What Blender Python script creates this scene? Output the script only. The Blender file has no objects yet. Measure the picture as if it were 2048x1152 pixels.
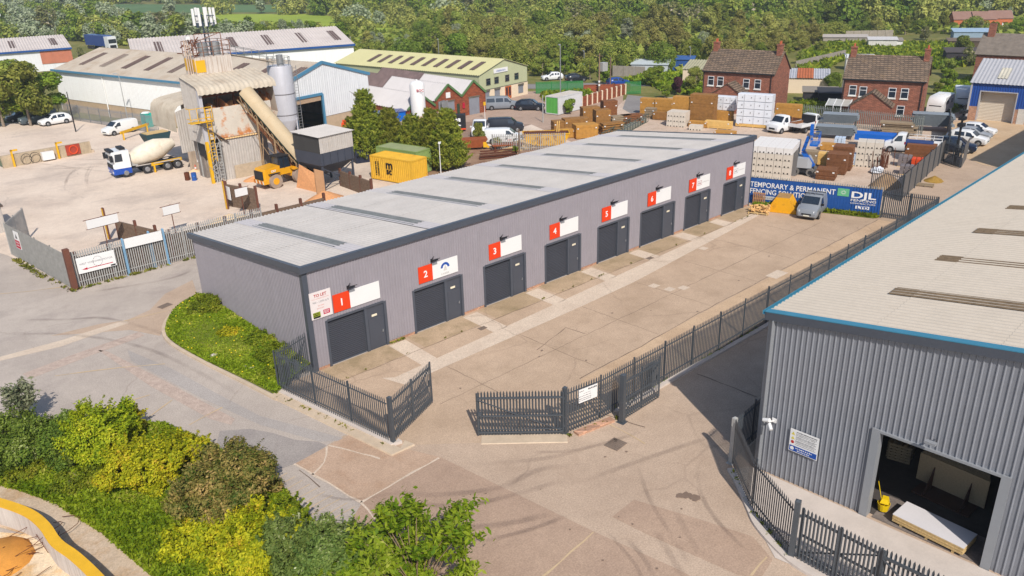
import bpy, math, random
import numpy as np
from mathutils import Vector, Matrix
rnd = random.Random(7)
sc = bpy.context.scene
COL = sc.collection
PI = math.pi
R = math.radians
# ---------------------------------------------------------------- camera
F = 1617.73; PITCH = .3922; ROLL = -.0287; YAW = .8386
CAM = np.array([-19.5885, -39.4283, 22.5913])
FW = np.array([math.cos(YAW)*math.cos(PITCH), math.sin(YAW)*math.cos(PITCH), -math.sin(PITCH)])
_r = np.array([math.sin(YAW), -math.cos(YAW), 0.]); _u = np.cross(_r, FW)
RT = _r*math.cos(ROLL)+_u*math.sin(ROLL); UP = -_r*math.sin(ROLL)+_u*math.cos(ROLL)
cd = bpy.data.cameras.new('camera'); co = bpy.data.objects.new('camera', cd); COL.objects.link(co)
cd.sensor_width = 36; cd.lens = F/2048*36; cd.clip_start = .5; cd.clip_end = 4000
m = Matrix(((RT[0], UP[0], -FW[0], CAM[0]), (RT[1], UP[1], -FW[1], CAM[1]), (RT[2], UP[2], -FW[2], CAM[2]), (0, 0, 0, 1)))
co.matrix_world = m; sc.camera = co

def ray(x, y): return FW+RT*(x-1024)/F+UP*(576-y)/F
def G(x, y, z=0):
    "survey: the point of the photograph's pixel on the level z"
    d = ray(x, y); t = (z-CAM[2])/d[2]; q = CAM+t*d
    return Vector((q[0], q[1], z))
def g2(x, y): q = G(x, y); return (q.x, q.y)
def PL(x, y, c, n):
    d = ray(x, y); c = np.array(c); n = np.array(n); t = ((c-CAM)@n)/(d@n); return Vector(CAM+t*d)
def HT(bx, by, ty):
    "height of an upright whose foot is seen at (bx,by) and whose top at row ty"
    b = np.array(G(bx, by)); lo, hi = 0, 90
    for _ in range(50):
        md = (lo+hi)/2; d = b+[0, 0, md]-CAM; yy = 576-F*(d@UP)/(d@FW)
        if yy > ty: lo = md
        else: hi = md
    return md
# ---------------------------------------------------------------- colour and materials
def lin(c): c = c/255.; return c/12.92 if c <= .04045 else ((c+.055)/1.055)**2.4
GAIN = .74
def S(r, g, b, k=1.): return (lin(r)*GAIN*k, lin(g)*GAIN*k, lin(b)*GAIN*k)
_mats = {}
def M(name, c, rough=.75, metal=0., var=.12, vs=.8, c2=None, bump=0., bs=30., world=False, spec=.3, streak=None, dirt=None, brick=None, crack=None, fine=0.):
    if name in _mats: return _mats[name]
    mt = bpy.data.materials.new(name); mt.use_nodes = True; nt = mt.node_tree; N = nt.nodes; L = nt.links
    b = N['Principled BSDF']; b.inputs['Roughness'].default_value = rough; b.inputs['Metallic'].default_value = metal
    b.inputs['Specular IOR Level'].default_value = spec
    if world: pos = N.new('ShaderNodeNewGeometry').outputs['Position']
    else: pos = N.new('ShaderNodeTexCoord').outputs['Object']
    def noise(scale, detail=5, vec=None, rgh=.6):
        n = N.new('ShaderNodeTexNoise'); n.inputs['Scale'].default_value = scale; n.inputs['Detail'].default_value = detail
        n.inputs['Roughness'].default_value = rgh; L.new(vec if vec else pos, n.inputs['Vector']); return n.outputs['Fac']
    def mapr(s, a, bb, c_, d):
        n = N.new('ShaderNodeMapRange'); n.inputs[1].default_value = a; n.inputs[2].default_value = bb
        n.inputs[3].default_value = c_; n.inputs[4].default_value = d; L.new(s, n.inputs[0]); return n.outputs[0]
    def mix(f, A, B, typ='MIX'):
        n = N.new('ShaderNodeMix'); n.data_type = 'RGBA'; n.blend_type = typ
        if isinstance(f, (int, float)): n.inputs[0].default_value = f
        else: L.new(f, n.inputs[0])
        for i, v in ((6, A), (7, B)):
            if isinstance(v, tuple): n.inputs[i].default_value = (*v[:3], 1)
            else: L.new(v, n.inputs[i])
        return n.outputs[2]
    lo = tuple(x*(1-var) for x in c); hi = tuple(min(1, x*(1+var)) for x in (c2 or c))
    if c2: lo = c
    col = mix(mapr(noise(vs), .3, .7, 0, 1), lo, hi)
    gr = mapr(noise(vs*9, 3), .25, .75, 1-var*.7, 1+var*.7)
    col = mix(1., col, gr, 'MULTIPLY')
    if streak:   # rain streaks: noise drawn out along z; (colour, amount)
        mp = N.new('ShaderNodeMapping'); mp.inputs['Scale'].default_value = (5, 5, .25); L.new(pos, mp.inputs['Vector'])
        s = mapr(noise(1.4, 4, mp.outputs['Vector']), .48, .72, 0, streak[1]); col = mix(s, col, streak[0])
    if dirt:     # blotches (colour, scale, lo, hi, amount)
        s = mapr(noise(dirt[1], 8, None, .65), dirt[2], dirt[3], 0, dirt[4]); col = mix(s, col, dirt[0])
    if fine: col = mix(1., col, mapr(noise(fine, 2), .3, .7, .82, 1.16), 'MULTIPLY')
    if crack:    # (colour, scale, amount): fine cracks along cell edges, present only in places
        wv = N.new('ShaderNodeTexNoise'); wv.inputs['Scale'].default_value = .8; wv.inputs['Detail'].default_value = 5; L.new(pos, wv.inputs['Vector'])
        ad = N.new('ShaderNodeMix'); ad.data_type = 'RGBA'; ad.blend_type = 'ADD'; ad.inputs[0].default_value = .9; L.new(pos, ad.inputs[6]); L.new(wv.outputs['Color'], ad.inputs[7])
        vo = N.new('ShaderNodeTexVoronoi'); vo.feature = 'DISTANCE_TO_EDGE'; vo.inputs['Scale'].default_value = crack[1]; L.new(ad.outputs[2], vo.inputs['Vector'])
        e = mapr(vo.outputs['Distance'], .002, .012, 1, 0); mk = mapr(noise(.12), .48, .6, 0, crack[2])
        pm = N.new('ShaderNodeMath'); pm.operation = 'MULTIPLY'; L.new(e, pm.inputs[0]); L.new(mk, pm.inputs[1]); col = mix(pm.outputs[0], col, crack[0])
    if brick:    # (mortar colour, brick length, row height)
        sx = N.new('ShaderNodeSeparateXYZ'); L.new(pos, sx.inputs[0]); a_ = N.new('ShaderNodeMath'); L.new(sx.outputs[0], a_.inputs[0]); L.new(sx.outputs[1], a_.inputs[1])
        cx = N.new('ShaderNodeCombineXYZ'); L.new(a_.outputs[0], cx.inputs[0]); L.new(sx.outputs[2], cx.inputs[1])
        bt = N.new('ShaderNodeTexBrick'); bt.inputs['Scale'].default_value = 1.; bt.inputs['Brick Width'].default_value = brick[1]; bt.inputs['Row Height'].default_value = brick[2]; bt.inputs['Mortar Size'].default_value = brick[2]*.12
        bt.inputs['Color1'].default_value = (.72, .72, .72, 1); bt.inputs['Color2'].default_value = (1.25, 1.2, 1.15, 1); bt.inputs['Mortar'].default_value = (*brick[0], 1); L.new(cx.outputs[0], bt.inputs['Vector'])
        col = mix(1., col, bt.outputs['Color'], 'MULTIPLY')
    L.new(col, b.inputs['Base Color'])
    if bump:
        bp = N.new('ShaderNodeBump'); bp.inputs['Strength'].default_value = bump; bp.inputs['Distance'].default_value = .02
        L.new(noise(bs, 4), bp.inputs['Height']); L.new(bp.outputs['Normal'], b.inputs['Normal'])
    _mats[name] = mt; return mt
def leafmat(name, c1, c2, c3=None, cs=.5, trans=.25):
    if name in _mats: return _mats[name]
    mt = bpy.data.materials.new(name); mt.use_nodes = True; nt = mt.node_tree; N = nt.nodes; L = nt.links
    b = N['Principled BSDF']; b.inputs['Roughness'].default_value = .65; b.inputs['Specular IOR Level'].default_value = .2
    g = N.new('ShaderNodeNewGeometry'); tc = N.new('ShaderNodeTexCoord')
    n = N.new('ShaderNodeTexNoise'); n.inputs['Scale'].default_value = cs; n.inputs['Detail'].default_value = 3; L.new(tc.outputs['Object'], n.inputs['Vector'])
    a = N.new('ShaderNodeMath'); a.operation = 'MULTIPLY_ADD'; L.new(g.outputs['Random Per Island'], a.inputs[0]); a.inputs[1].default_value = .6
    s = N.new('ShaderNodeMapRange'); s.inputs[1].default_value = .3; s.inputs[2].default_value = .7; s.inputs[3].default_value = -.1; s.inputs[4].default_value = .5
    L.new(n.outputs['Fac'], s.inputs[0]); L.new(s.outputs[0], a.inputs[2])
    cr = N.new('ShaderNodeValToRGB'); e = cr.color_ramp.elements; e[0].color = (*c1, 1); e[1].color = (*c2, 1); e[0].position = .1; e[1].position = .75
    if c3: x = cr.color_ramp.elements.new(.93); x.color = (*c3, 1)
    L.new(a.outputs[0], cr.inputs[0])
    oi = N.new('ShaderNodeObjectInfo'); hv = N.new('ShaderNodeHueSaturation')
    mr = N.new('ShaderNodeMapRange'); mr.inputs[3].default_value = .485; mr.inputs[4].default_value = .515; L.new(oi.outputs['Random'], mr.inputs[0]); L.new(mr.outputs[0], hv.inputs['Hue'])
    mv = N.new('ShaderNodeMapRange'); mv.inputs[3].default_value = .8; mv.inputs[4].default_value = 1.2; L.new(oi.outputs['Random'], mv.inputs[0]); L.new(mv.outputs[0], hv.inputs['Value'])
    L.new(cr.outputs[0], hv.inputs['Color']); L.new(hv.outputs[0], b.inputs['Base Color'])
    t = N.new('ShaderNodeBsdfTranslucent'); L.new(hv.outputs[0], t.inputs['Color']); mx = N.new('ShaderNodeMixShader'); mx.inputs[0].default_value = trans
    L.new(b.outputs[0], mx.inputs[1]); L.new(t.outputs[0], mx.inputs[2]); L.new(mx.outputs[0], N['Material Output'].inputs['Surface'])
    _mats[name] = mt; return mt
# ---------------------------------------------------------------- objects
_base = {}
def thing(name, label, cat, loc=(0, 0, 0), rz=0., group=None):
    o = bpy.data.objects.new(name, None); COL.objects.link(o); o.empty_display_size = .3
    o.location = loc; o.rotation_euler = (0, 0, rz); o['label'] = label; o['category'] = cat
    if group: o['group'] = group
    _base[o.name] = (Matrix.Translation(Vector(loc)) @ Matrix.Rotation(rz, 4, 'Z')).inverted()
    return o
def tag(o, label, cat, group=None):
    o['label'] = label; o['category'] = cat
    if group: o['group'] = group
    return o
def kids(o): return [c for c in bpy.data.objects if c.parent == o]
_ch = {}
def copy_thing(o, loc, rz, label, group=None, scale=None):
    def cp(x, par):
        c = x.copy(); COL.objects.link(c)
        if par: c.parent = par
        for k in _ch.get(x.name, []): _ch.setdefault(c.name, []).append(cp(k, c))
        return c
    c = cp(o, None); c.location = loc; c.rotation_euler = (0, 0, rz); c['label'] = label
    if group: c['group'] = group
    if scale: c.scale = scale if isinstance(scale, tuple) else (scale,)*3
    return c
def link(o, parent=None):
    COL.objects.link(o)
    if parent: o.parent = parent; _ch.setdefault(parent.name, []).append(o)
    return o
class MB:
    def __init__(s): s.v = []; s.f = []
    def add(s, vs, fs):
        n = len(s.v); s.v += [tuple(p) for p in vs]; s.f += [tuple(i+n for i in q) for q in fs]; return s
    def box(s, x0, x1, y0, y1, z0, z1):
        return s.add([(x0, y0, z0), (x1, y0, z0), (x1, y1, z0), (x0, y1, z0), (x0, y0, z1), (x1, y0, z1), (x1, y1, z1), (x0, y1, z1)],
                     [(3, 2, 1, 0), (4, 5, 6, 7), (0, 1, 5, 4), (1, 2, 6, 5), (2, 3, 7, 6), (3, 0, 4, 7)])
    def obox(s, c, d, w, h, z0):   # oriented: centre (x,y), half-length vector d, half width w, from z0 to z0+h
        d = Vector((d[0], d[1])); n = Vector((-d.y, d.x)).normalized()*w; c = Vector((c[0], c[1]))
        q = [c-d-n, c+d-n, c+d+n, c-d+n]
        return s.add([(p.x, p.y, z0) for p in q]+[(p.x, p.y, z0+h) for p in q], [(3, 2, 1, 0), (4, 5, 6, 7), (0, 1, 5, 4), (1, 2, 6, 5), (2, 3, 7, 6), (3, 0, 4, 7)])
    def bar(s, a, b, w, h=None, up=(0, 0, 1)):   # square bar from a to b
        a = Vector(a); b = Vector(b); h = h or w; d = (b-a).normalized(); u = Vector(up)
        if abs(d.dot(u)) > .95: u = Vector((1, 0, 0))
        x = d.cross(u).normalized()*w/2; y = x.cross(d).normalized()*h/2
        return s.add([a-x-y, a+x-y, a+x+y, a-x+y, b-x-y, b+x-y, b+x+y, b-x+y], [(3, 2, 1, 0), (4, 5, 6, 7), (0, 1, 5, 4), (1, 2, 6, 5), (2, 3, 7, 6), (3, 0, 4, 7)])
    def tube(s, a, b, r0, r1=None, n=10, cap=True):
        a = Vector(a); b = Vector(b); r1 = r0 if r1 is None else r1; d = (b-a).normalized()
        u = Vector((0, 0, 1)) if abs(d.z) < .9 else Vector((1, 0, 0)); x = d.cross(u).normalized(); y = x.cross(d)
        ring = [(math.cos(2*PI*i/n)*x+math.sin(2*PI*i/n)*y) for i in range(n)]
        vs = [a+r0*q for q in ring]+[b+r1*q for q in ring]; fs = [(i, (i+1) % n, n+(i+1) % n, n+i) for i in range(n)]
        if cap: fs += [tuple(range(n-1, -1, -1)), tuple(range(n, 2*n))]
        return s.add(vs, fs)
    def lathe(s, prof, n=20, c=(0, 0)):   # prof [(r,z)]
        k = len(prof); vs = [(c[0]+r*math.cos(2*PI*i/n), c[1]+r*math.sin(2*PI*i/n), z) for r, z in prof for i in range(n)]
        fs = [(j*n+i, j*n+(i+1) % n, (j+1)*n+(i+1) % n, (j+1)*n+i) for j in range(k-1) for i in range(n)]
        return s.add(vs, fs+[tuple(range(n-1, -1, -1)), tuple(range((k-1)*n, k*n))])
    def prism(s, poly, z0, z1):           # poly [(x,y)] ccw
        n = len(poly)
        return s.add([(x, y, z0) for x, y in poly]+[(x, y, z1) for x, y in poly], [tuple(range(n-1, -1, -1)), tuple(range(n, 2*n))]+[(i, (i+1) % n, n+(i+1) % n, n+i) for i in range(n)])
    def xprism(s, poly, y0, y1):          # poly [(x,z)] drawn out along y
        n = len(poly)
        return s.add([(x, y0, z) for x, z in poly]+[(x, y1, z) for x, z in poly], [tuple(range(n)), tuple(range(2*n-1, n-1, -1))]+[(i, n+i, n+(i+1) % n, (i+1) % n) for i in range(n)])
    def loft(s, rings, cap=True, close=True):
        n = len(rings[0]); k = len(rings); vs = [p for r in rings for p in r]
        fs = [(j*n+i, j*n+(i+1) % n, (j+1)*n+(i+1) % n, (j+1)*n+i) for j in range(k-1) for i in range(n if close else n-1)]
        if cap: fs += [tuple(range(n-1, -1, -1)), tuple(range((k-1)*n, k*n))]
        return s.add(vs, fs)
    def quad(s, *p): return s.add(p, [tuple(range(len(p)))])
    def plate(s, p, th):                  # polygon p (3d) thickened along its normal
        p = [Vector(q) for q in p]; nrm = (p[1]-p[0]).cross(p[2]-p[0]).normalized()*th; n = len(p)
        return s.add([q-nrm for q in p]+p, [tuple(range(n-1, -1, -1)), tuple(range(n, 2*n))]+[(i, (i+1) % n, n+(i+1) % n, n+i) for i in range(n)])
    def xf(s, mtx): s.v = [tuple(mtx @ Vector(p)) for p in s.v]; return s
    def build(s, name, mat, parent=None, world=False, smooth=False, ang=40):
        me = bpy.data.meshes.new(name)
        vs = s.v
        if world and parent:
            mi = _base[parent.name]; vs = [tuple(mi @ Vector(p)) for p in vs]
        me.from_pydata(vs, [], s.f); me.materials.append(mat)
        if smooth:
            me.polygons.foreach_set('use_smooth', [True]*len(me.polygons)); me.set_sharp_from_angle(angle=R(ang))
        me.update(); o = bpy.data.objects.new(name, me); return link(o, parent)
def npmesh(name, V, Q, mat):
    me = bpy.data.meshes.new(name); nv = len(V); nq = len(Q); k = Q.shape[1]
    me.vertices.add(nv); me.vertices.foreach_set('co', np.asarray(V, np.float32).ravel())
    me.loops.add(nq*k); me.loops.foreach_set('vertex_index', np.asarray(Q, np.int32).ravel())
    me.polygons.add(nq); me.polygons.foreach_set('loop_start', np.arange(0, nq*k, k, dtype=np.int32))
    me.update(calc_edges=True); me.materials.append(mat); return me
def sheet(name, poly, z, mat, kind='structure'):
    o = MB().add([(p[0], p[1], z) for p in poly], [tuple(range(len(poly)))]).build(name, mat)
    if kind: o['kind'] = kind
    n = o.data.polygons[0].normal
    if n.z < 0: o.data.flip_normals()
    return o
_fontobj = bpy.data.curves.new('lettering', 'FONT')
def text(name, s, size, mat, parent, loc, rot=(PI/2, 0, 0), sx=1., align='LEFT', ext=.004, bold=0.):
    c = bpy.data.curves.new('lettering', 'FONT'); c.body = s; c.size = size; c.align_x = align; c.extrude = ext; c.offset = bold; c.resolution_u = 3
    t = bpy.data.objects.new('t', c); COL.objects.link(t); dg = bpy.context.evaluated_depsgraph_get()
    me = bpy.data.meshes.new_from_object(t.evaluated_get(dg)); bpy.data.objects.remove(t); bpy.data.curves.remove(c)
    me.name = name; me.materials.clear(); me.materials.append(mat); o = bpy.data.objects.new(name, me); link(o, parent)
    o.location = loc; o.rotation_euler = rot; o.scale = (sx, 1, 1); return o
# ---------------------------------------------------------------- leaves
def leaves(P, size, seed, up=.35, asp=1.7, jit=.35, nrm=None):
    "one small folded quad per point"
    r = np.random.default_rng(seed); n = len(P)
    d = r.normal(size=(n, 3)); d[:, 2] = np.abs(d[:, 2])*.6+up
    if nrm is not None: d = d*.8+nrm*1.1
    d /= np.linalg.norm(d, axis=1)[:, None]
    t = r.normal(size=(n, 3)); a = np.cross(d, t); a /= np.linalg.norm(a, axis=1)[:, None]+1e-9; b = np.cross(d, a)
    s = size*(1+jit*r.uniform(-1, 1, n))[:, None]
    a = a*s*.5*asp; b = b*s*.5
    V = np.stack([P-a, P-b*.9+d*s*.12, P+a, P+b*.9+d*s*.12], 1).reshape(-1, 3)
    Q = np.arange(4*n).reshape(-1, 4); return V, Q
def clumps(seed, n, centres, radii, shell=.55):
    "points in the shells of a union of ellipsoids"
    r = np.random.default_rng(seed); c = np.array(centres, float); rad = np.array(radii, float)
    w = (rad[:, 0]*rad[:, 1]*rad[:, 2])**(2/3); k = r.choice(len(c), n*2, p=w/w.sum())
    d = r.normal(size=(n*2, 3)); d /= np.linalg.norm(d, axis=1)[:, None]
    rr = shell+(1-shell)*r.uniform(size=(n*2, 1))**.6
    P = c[k]+d*rad[k]*rr
    keep = np.ones(len(P), bool)
    for i in range(len(c)):
        q = (((P-c[i])/rad[i])**2).sum(1); keep &= (q > .45) | (k == i)
    P = P[keep][:n]; return P, d[keep][:n]
from mathutils import noise as mnoise
def ragged(P, d, seed, sc=1.3, cull=.0, push=.25, frac=.8):
    "uneven crowns: hollows where a noise field is low, pushed-out tufts where it is high"
    r = np.random.default_rng(seed); o = Vector((seed*3.1, seed*1.7, 0)); f = np.array([mnoise.noise(Vector(p)*sc+o) for p in P])
    P = P+d*(f*push)[:, None]; k = (f > cull-.12) | (r.uniform(size=len(P)) > frac); return P[k], d[k]
def crown_pts(seed, n, Rr, h, z0, nc=12, spread=.62, cone=0.):
    r = np.random.default_rng(seed); cs = []; rs = []
    for i in range(nc):
        a = r.uniform(0, 2*PI); t = (i+.5)/nc; z = z0+h*(.15+.75*t); prof = math.sin(PI*(.2+.75*t))**.7*(1-cone*t)
        q = Rr*spread*prof*r.uniform(.5, 1.05); cr = Rr*r.uniform(.32, .5)*(1-cone*t*.7)
        cs.append((q*math.cos(a), q*math.sin(a), z)); rs.append((cr, cr, cr*r.uniform(.7, 1)))
    P, d = clumps(seed+1, int(n*1.25), cs, rs); return ragged(P, d, seed, 2.2/Rr, -.08, .12*Rr)
def limbs(mb, seed, h, r0, nb=5, spread=1.5, z0=0., lean=0.):
    r = random.Random(seed); top = Vector((lean*h, 0, h)); b = Vector((0, 0, z0))
    mid = b.lerp(top, .5)+Vector((r.uniform(-.1, .1)*h*.3, r.uniform(-.1, .1)*h*.3, 0))
    mb.tube(b, mid, r0, r0*.7, 7); mb.tube(mid, top, r0*.7, r0*.3, 7)
    for i in range(nb):
        t = r.uniform(.35, .9); p = b.lerp(mid, t*2) if t < .5 else mid.lerp(top, t*2-1); a = 2*PI*i/nb+r.uniform(-.4, .4)
        e = p+Vector((math.cos(a)*spread, math.sin(a)*spread, r.uniform(.5, 1)*spread)); q = p.lerp(e, .5)+Vector((0, 0, .1*spread))
        mb.tube(p, q, r0*.4, r0*.28, 5); mb.tube(q, e, r0*.28, r0*.1, 5)
    return mb
def tree_proto(name, label, cat, seed, h, Rr, n, leaf, mat, bark, z0=.25, nc=12, group=None, cone=0., spread=.62, loc=(0, 0, -50)):
    t = thing(name, label, cat, loc, 0, group)
    limbs(MB(), seed, h*.85, .018*h+.04, 5, Rr*.6).build('trunk', bark, t, smooth=True)
    P, d = crown_pts(seed, n, Rr, h*(1-z0), h*z0, nc, spread, cone); V, Q = leaves(P, leaf, seed, nrm=d)
    link(bpy.data.objects.new('crown', npmesh('crown', V, Q, mat)), t); return t
# ---------------------------------------------------------------- profiled metal sheet
def clad(mb, a, b, zb, zt, pitch=.2, dep=.03, duty=.5, side=1):
    "box-rib sheet standing on the line a-b (world x,y); zb, zt numbers or functions of the run; ribs stand out to the right of a->b when side=1"
    a = Vector((a[0], a[1])); b = Vector((b[0], b[1])); Ln = (b-a).length; d = (b-a)/Ln; n = Vector((d.y, -d.x))*side
    fb = zb if callable(zb) else (lambda s: zb); ft = zt if callable(zt) else (lambda s: zt)
    pr = [(0., 0.)]; k = max(1, int(round(Ln/pitch))); p = Ln/k; sl = .14*p
    for i in range(k):
        s0 = i*p; e = s0+p; w0 = s0+p*(1-duty)*.5-sl/2; w1 = e-p*(1-duty)*.5+sl/2
        pr += [(w0, 0.), (w0+sl, dep), (w1-sl, dep), (w1, 0.)]
    pr.append((Ln, 0.)); vs = []; fs = []
    for s_, o in pr:
        q = a+d*s_+n*o; vs += [(q.x, q.y, fb(s_)), (q.x, q.y, ft(s_))]
    for i in range(len(pr)-1): fs.append((2*i, 2*i+2, 2*i+3, 2*i+1) if side == 1 else (2*i+1, 2*i+3, 2*i+2, 2*i))
    return mb.add(vs, fs)
def corr(mb, o, ux, uy, L, W, pitch=.2, amp=.025, seg=6, th=0., nrow=1, lap=.0):
    "corrugated sheet: corrugations repeat along ux (length L) and run along uy (length W); o, ux, uy 3d"
    o = Vector(o); ux = Vector(ux).normalized(); uy = Vector(uy).normalized(); n = ux.cross(uy).normalized()
    if n.z < 0: n = -n
    k = int(round(L/pitch))*seg
    for r_ in range(nrow):
        w0 = W*r_/nrow; w1 = W*(r_+1)/nrow+(.12 if r_ < nrow-1 else 0); vs = []; fs = []
        for i in range(k+1):
            s = L*i/k; z = amp*math.sin(2*PI*i/seg)
            p = o+ux*s+n*(z+th)
            vs += [p+uy*w0+n*(lap if r_ else 0), p+uy*w1]
        for i in range(k): fs.append((2*i, 2*i+2, 2*i+3, 2*i+1))
        mb.add(vs, fs)
    return mb
# ---------------------------------------------------------------- palisade fence
def pales(mb, a, b, h, pitch=.155, w=.09, z0=.05, zg=(0., 0.), skip=0.):
    a = Vector((a[0], a[1])); b = Vector((b[0], b[1])); Ln = (b-a).length; d = (b-a)/Ln; n = Vector((d.y, -d.x)); k = int(Ln/pitch)
    for i in range(k):
        s = (i+.5)*Ln/k; p = a+d*s; g = zg[0]+(zg[1]-zg[0])*s/Ln; l = p-d*w/2; r_ = p+d*w/2; c = p+n*.03
        mb.add([(l.x, l.y, g+z0), (c.x, c.y, g+z0), (r_.x, r_.y, g+z0), (l.x, l.y, g+h-.13), (c.x, c.y, g+h-.1), (r_.x, r_.y, g+h-.13), (c.x-n.x*.01, c.y-n.y*.01, g+h)],
               [(0, 1, 4, 3), (1, 2, 5, 4), (3, 4, 6), (4, 5, 6)])
    for z in (.42, h-.36):
        q0 = a-n*.03; q1 = b-n*.03; mb.bar((q0.x, q0.y, zg[0]+z), (q1.x, q1.y, zg[1]+z), .05, .05)
def palisade(name, label, pts, h, mat, group=None, bay=2.75, post=.1, pitch=.155, ends=(True, True), zs=None, w=.09, cat='fence'):
    t = thing(name, label, cat, (pts[0][0], pts[0][1], 0), 0, group); zs = zs or [0.]*len(pts)
    for j in range(len(pts)-1):
        a = Vector(pts[j][:2]); b = Vector(pts[j+1][:2]); Ln = (b-a).length; k = max(1, round(Ln/bay)); d = (b-a)/Ln; n = Vector((d.y, -d.x))
        mb = MB(); pales(mb, a, b, h, pitch, w, zg=(zs[j], zs[j+1])); mb.build('pale_panel', mat, t, world=True)
        for i in range(k+1):
            if i == 0 and (j > 0 or not ends[0]): continue
            if i == k and j == len(pts)-2 and not ends[1]: continue
            p = a.lerp(b, i/k)-n*.1; z = zs[j]+(zs[j+1]-zs[j])*i/k
            pm = MB(); pm.obox(p, d*post*.5, .012, h-.08+.1, z-.1); pm.obox(p-n*.045, d*post*.32, .012, h-.08+.1, z-.1); pm.obox(p-n*.022, d*.012, .045, h-.1+.1, z-.1)
            pm.build('post', mat, t, world=True)
    return t
def gatepost(p, h, mat, label, w=.2, rz=0., group=None):
    t = thing('gate_post', label, 'gate post', (p[0], p[1], 0), rz, group)
    MB().box(-w/2, w/2, -w/2, w/2, -.1, h-.02).build('shaft', mat, t); MB().add([(-w/2, -w/2, h-.02), (w/2, -w/2, h-.02), (w/2, w/2, h-.02), (-w/2, w/2, h-.02), (0, 0, h+.06)], [(0, 1, 4), (1, 2, 4), (2, 3, 4), (3, 0, 4), (3, 2, 1, 0)]).build('cap', mat, t)
    MB().box(-w*.9, w*.9, -w*.9, w*.9, 0, .02).build('base_plate', mat, t); return t
def gate(p, q, h, mat, label, group=None, z=.06):
    t = thing('palisade_gate', label, 'gate', (p[0], p[1], 0), 0, group); a = Vector(p[:2]); b = Vector(q[:2]); d = (b-a).normalized(); n = Vector((d.y, -d.x))
    mb = MB(); pales(mb, a, b, h, .155, .09, z0=z); mb.build('pale_panel', mat, t, world=True)
    fr = MB()
    for s in (a, b, a.lerp(b, .5)): fr.bar((s.x-n.x*.04, s.y-n.y*.04, z+.05), (s.x-n.x*.04, s.y-n.y*.04, h-.1), .07)
    for zz in (.25, h-.4, 1.2): fr.bar((a.x-n.x*.04, a.y-n.y*.04, zz), (b.x-n.x*.04, b.y-n.y*.04, zz), .06, .09)
    fr.bar((a.x-n.x*.07, a.y-n.y*.07, .3), (b.x-n.x*.07, b.y-n.y*.07, h-.45), .05)
    fr.build('frame', mat, t, world=True)
    e = b-d*.12; MB().obox(e-n*.06, d*.08, .05, .2, 1.25).obox(e+n*.03, d*.05, .02, .06, 1.0).build('lock_box', mat, t, world=True)
    hg = MB()
    for zz in (.5, h-.55): hg.tube((a.x-d.x*.06, a.y-d.y*.06, zz), (a.x-d.x*.06, a.y-d.y*.06, zz+.12), .03)
    hg.build('hinge', mat, t, world=True); return t
# ---------------------------------------------------------------- light
EL = R(43); SH = Vector((.455, .89)).normalized()
sunv = Vector((-SH.x*math.cos(EL), -SH.y*math.cos(EL), math.sin(EL)))
sl = bpy.data.lights.new('sun', 'SUN'); sl.energy = 4.3; sl.angle = R(.53); sl.color = (1, .955, .885)
so = bpy.data.objects.new('sun', sl); COL.objects.link(so); so.rotation_euler = sunv.to_track_quat('Z', 'Y').to_euler()
w = bpy.data.worlds.new('World'); sc.world = w; w.use_nodes = True; bg = w.node_tree.nodes['Background']
sky = w.node_tree.nodes.new('ShaderNodeTexSky'); sky.sky_type = 'NISHITA'; sky.sun_disc = False; sky.sun_elevation = EL
sky.sun_rotation = math.atan2(sunv.x, sunv.y); w.node_tree.links.new(sky.outputs[0], bg.inputs[0]); bg.inputs[1].default_value = .125
sc.view_settings.view_transform = 'Standard'; sc.view_settings.look = 'None'; sc.view_settings.exposure = .2; sc.view_settings.gamma = 1
# ---------------------------------------------------------------- ground
def GM(name, c, c2, **k):
    k.setdefault('fine', 14.); k.setdefault('crack', (S(128, 108, 94), .13, .24)); k.setdefault('var', .08); k.setdefault('vs', .16); k.setdefault('bump', .25); k.setdefault('bs', 9)
    return M(name, c, .9, c2=c2, world=True, spec=.15, **k)
m_land = GM('rough grass land', S(112, 112, 58), S(150, 140, 84), vs=.05, dirt=(S(95, 108, 40), .3, .45, .65, .7))
m_road = GM('worn grey concrete road', S(186, 172, 160), S(199, 185, 172), dirt=(S(166, 152, 144), .35, .5, .72, .55))
m_apron = GM('tan concrete', S(190, 165, 143), S(203, 178, 155), dirt=(S(174, 148, 126), .5, .5, .75, .4))
m_yard = GM('yard concrete', S(192, 165, 139), S(205, 178, 152), dirt=(S(170, 145, 119), .45, .5, .74, .45))
m_dark = GM('darker tan concrete', S(180, 152, 131), S(190, 162, 139), dirt=(S(160, 132, 112), .5, .5, .74, .4))
m_tan = GM('orange tan concrete', S(193, 162, 136), S(204, 174, 150), dirt=(S(172, 130, 98), .4, .5, .7, .6))
m_tar = GM('grey tarmac', S(162, 152, 146), S(172, 162, 154), vs=.5, bump=.4)
m_light = GM('pale new concrete', S(216, 194, 172), S(224, 204, 182), vs=.5)
m_pink = GM('pink cobble rubble', S(186, 164, 150), S(206, 184, 168), vs=2.5, bump=1., bs=5)
m_slab = GM('olive stained concrete', S(176, 152, 120), S(200, 172, 142), dirt=(S(150, 132, 98), .6, .48, .66, .6))
m_sand = GM('pale dusty concrete', S(226, 204, 184), S(236, 216, 196), dirt=(S(196, 178, 164), .12, .5, .66, .65))
m_joint = M('dark joint', S(112, 94, 80), .95, world=True)
m_paleline = M('pale joint', S(214, 186, 148), .95, world=True)
m_iron = M('cast iron', S(140, 122, 108), .8, .1)
sheet('ground', [(-700, -700), (1500, -700), (1500, 1500), (-700, 1500)], 0, m_land)
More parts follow.
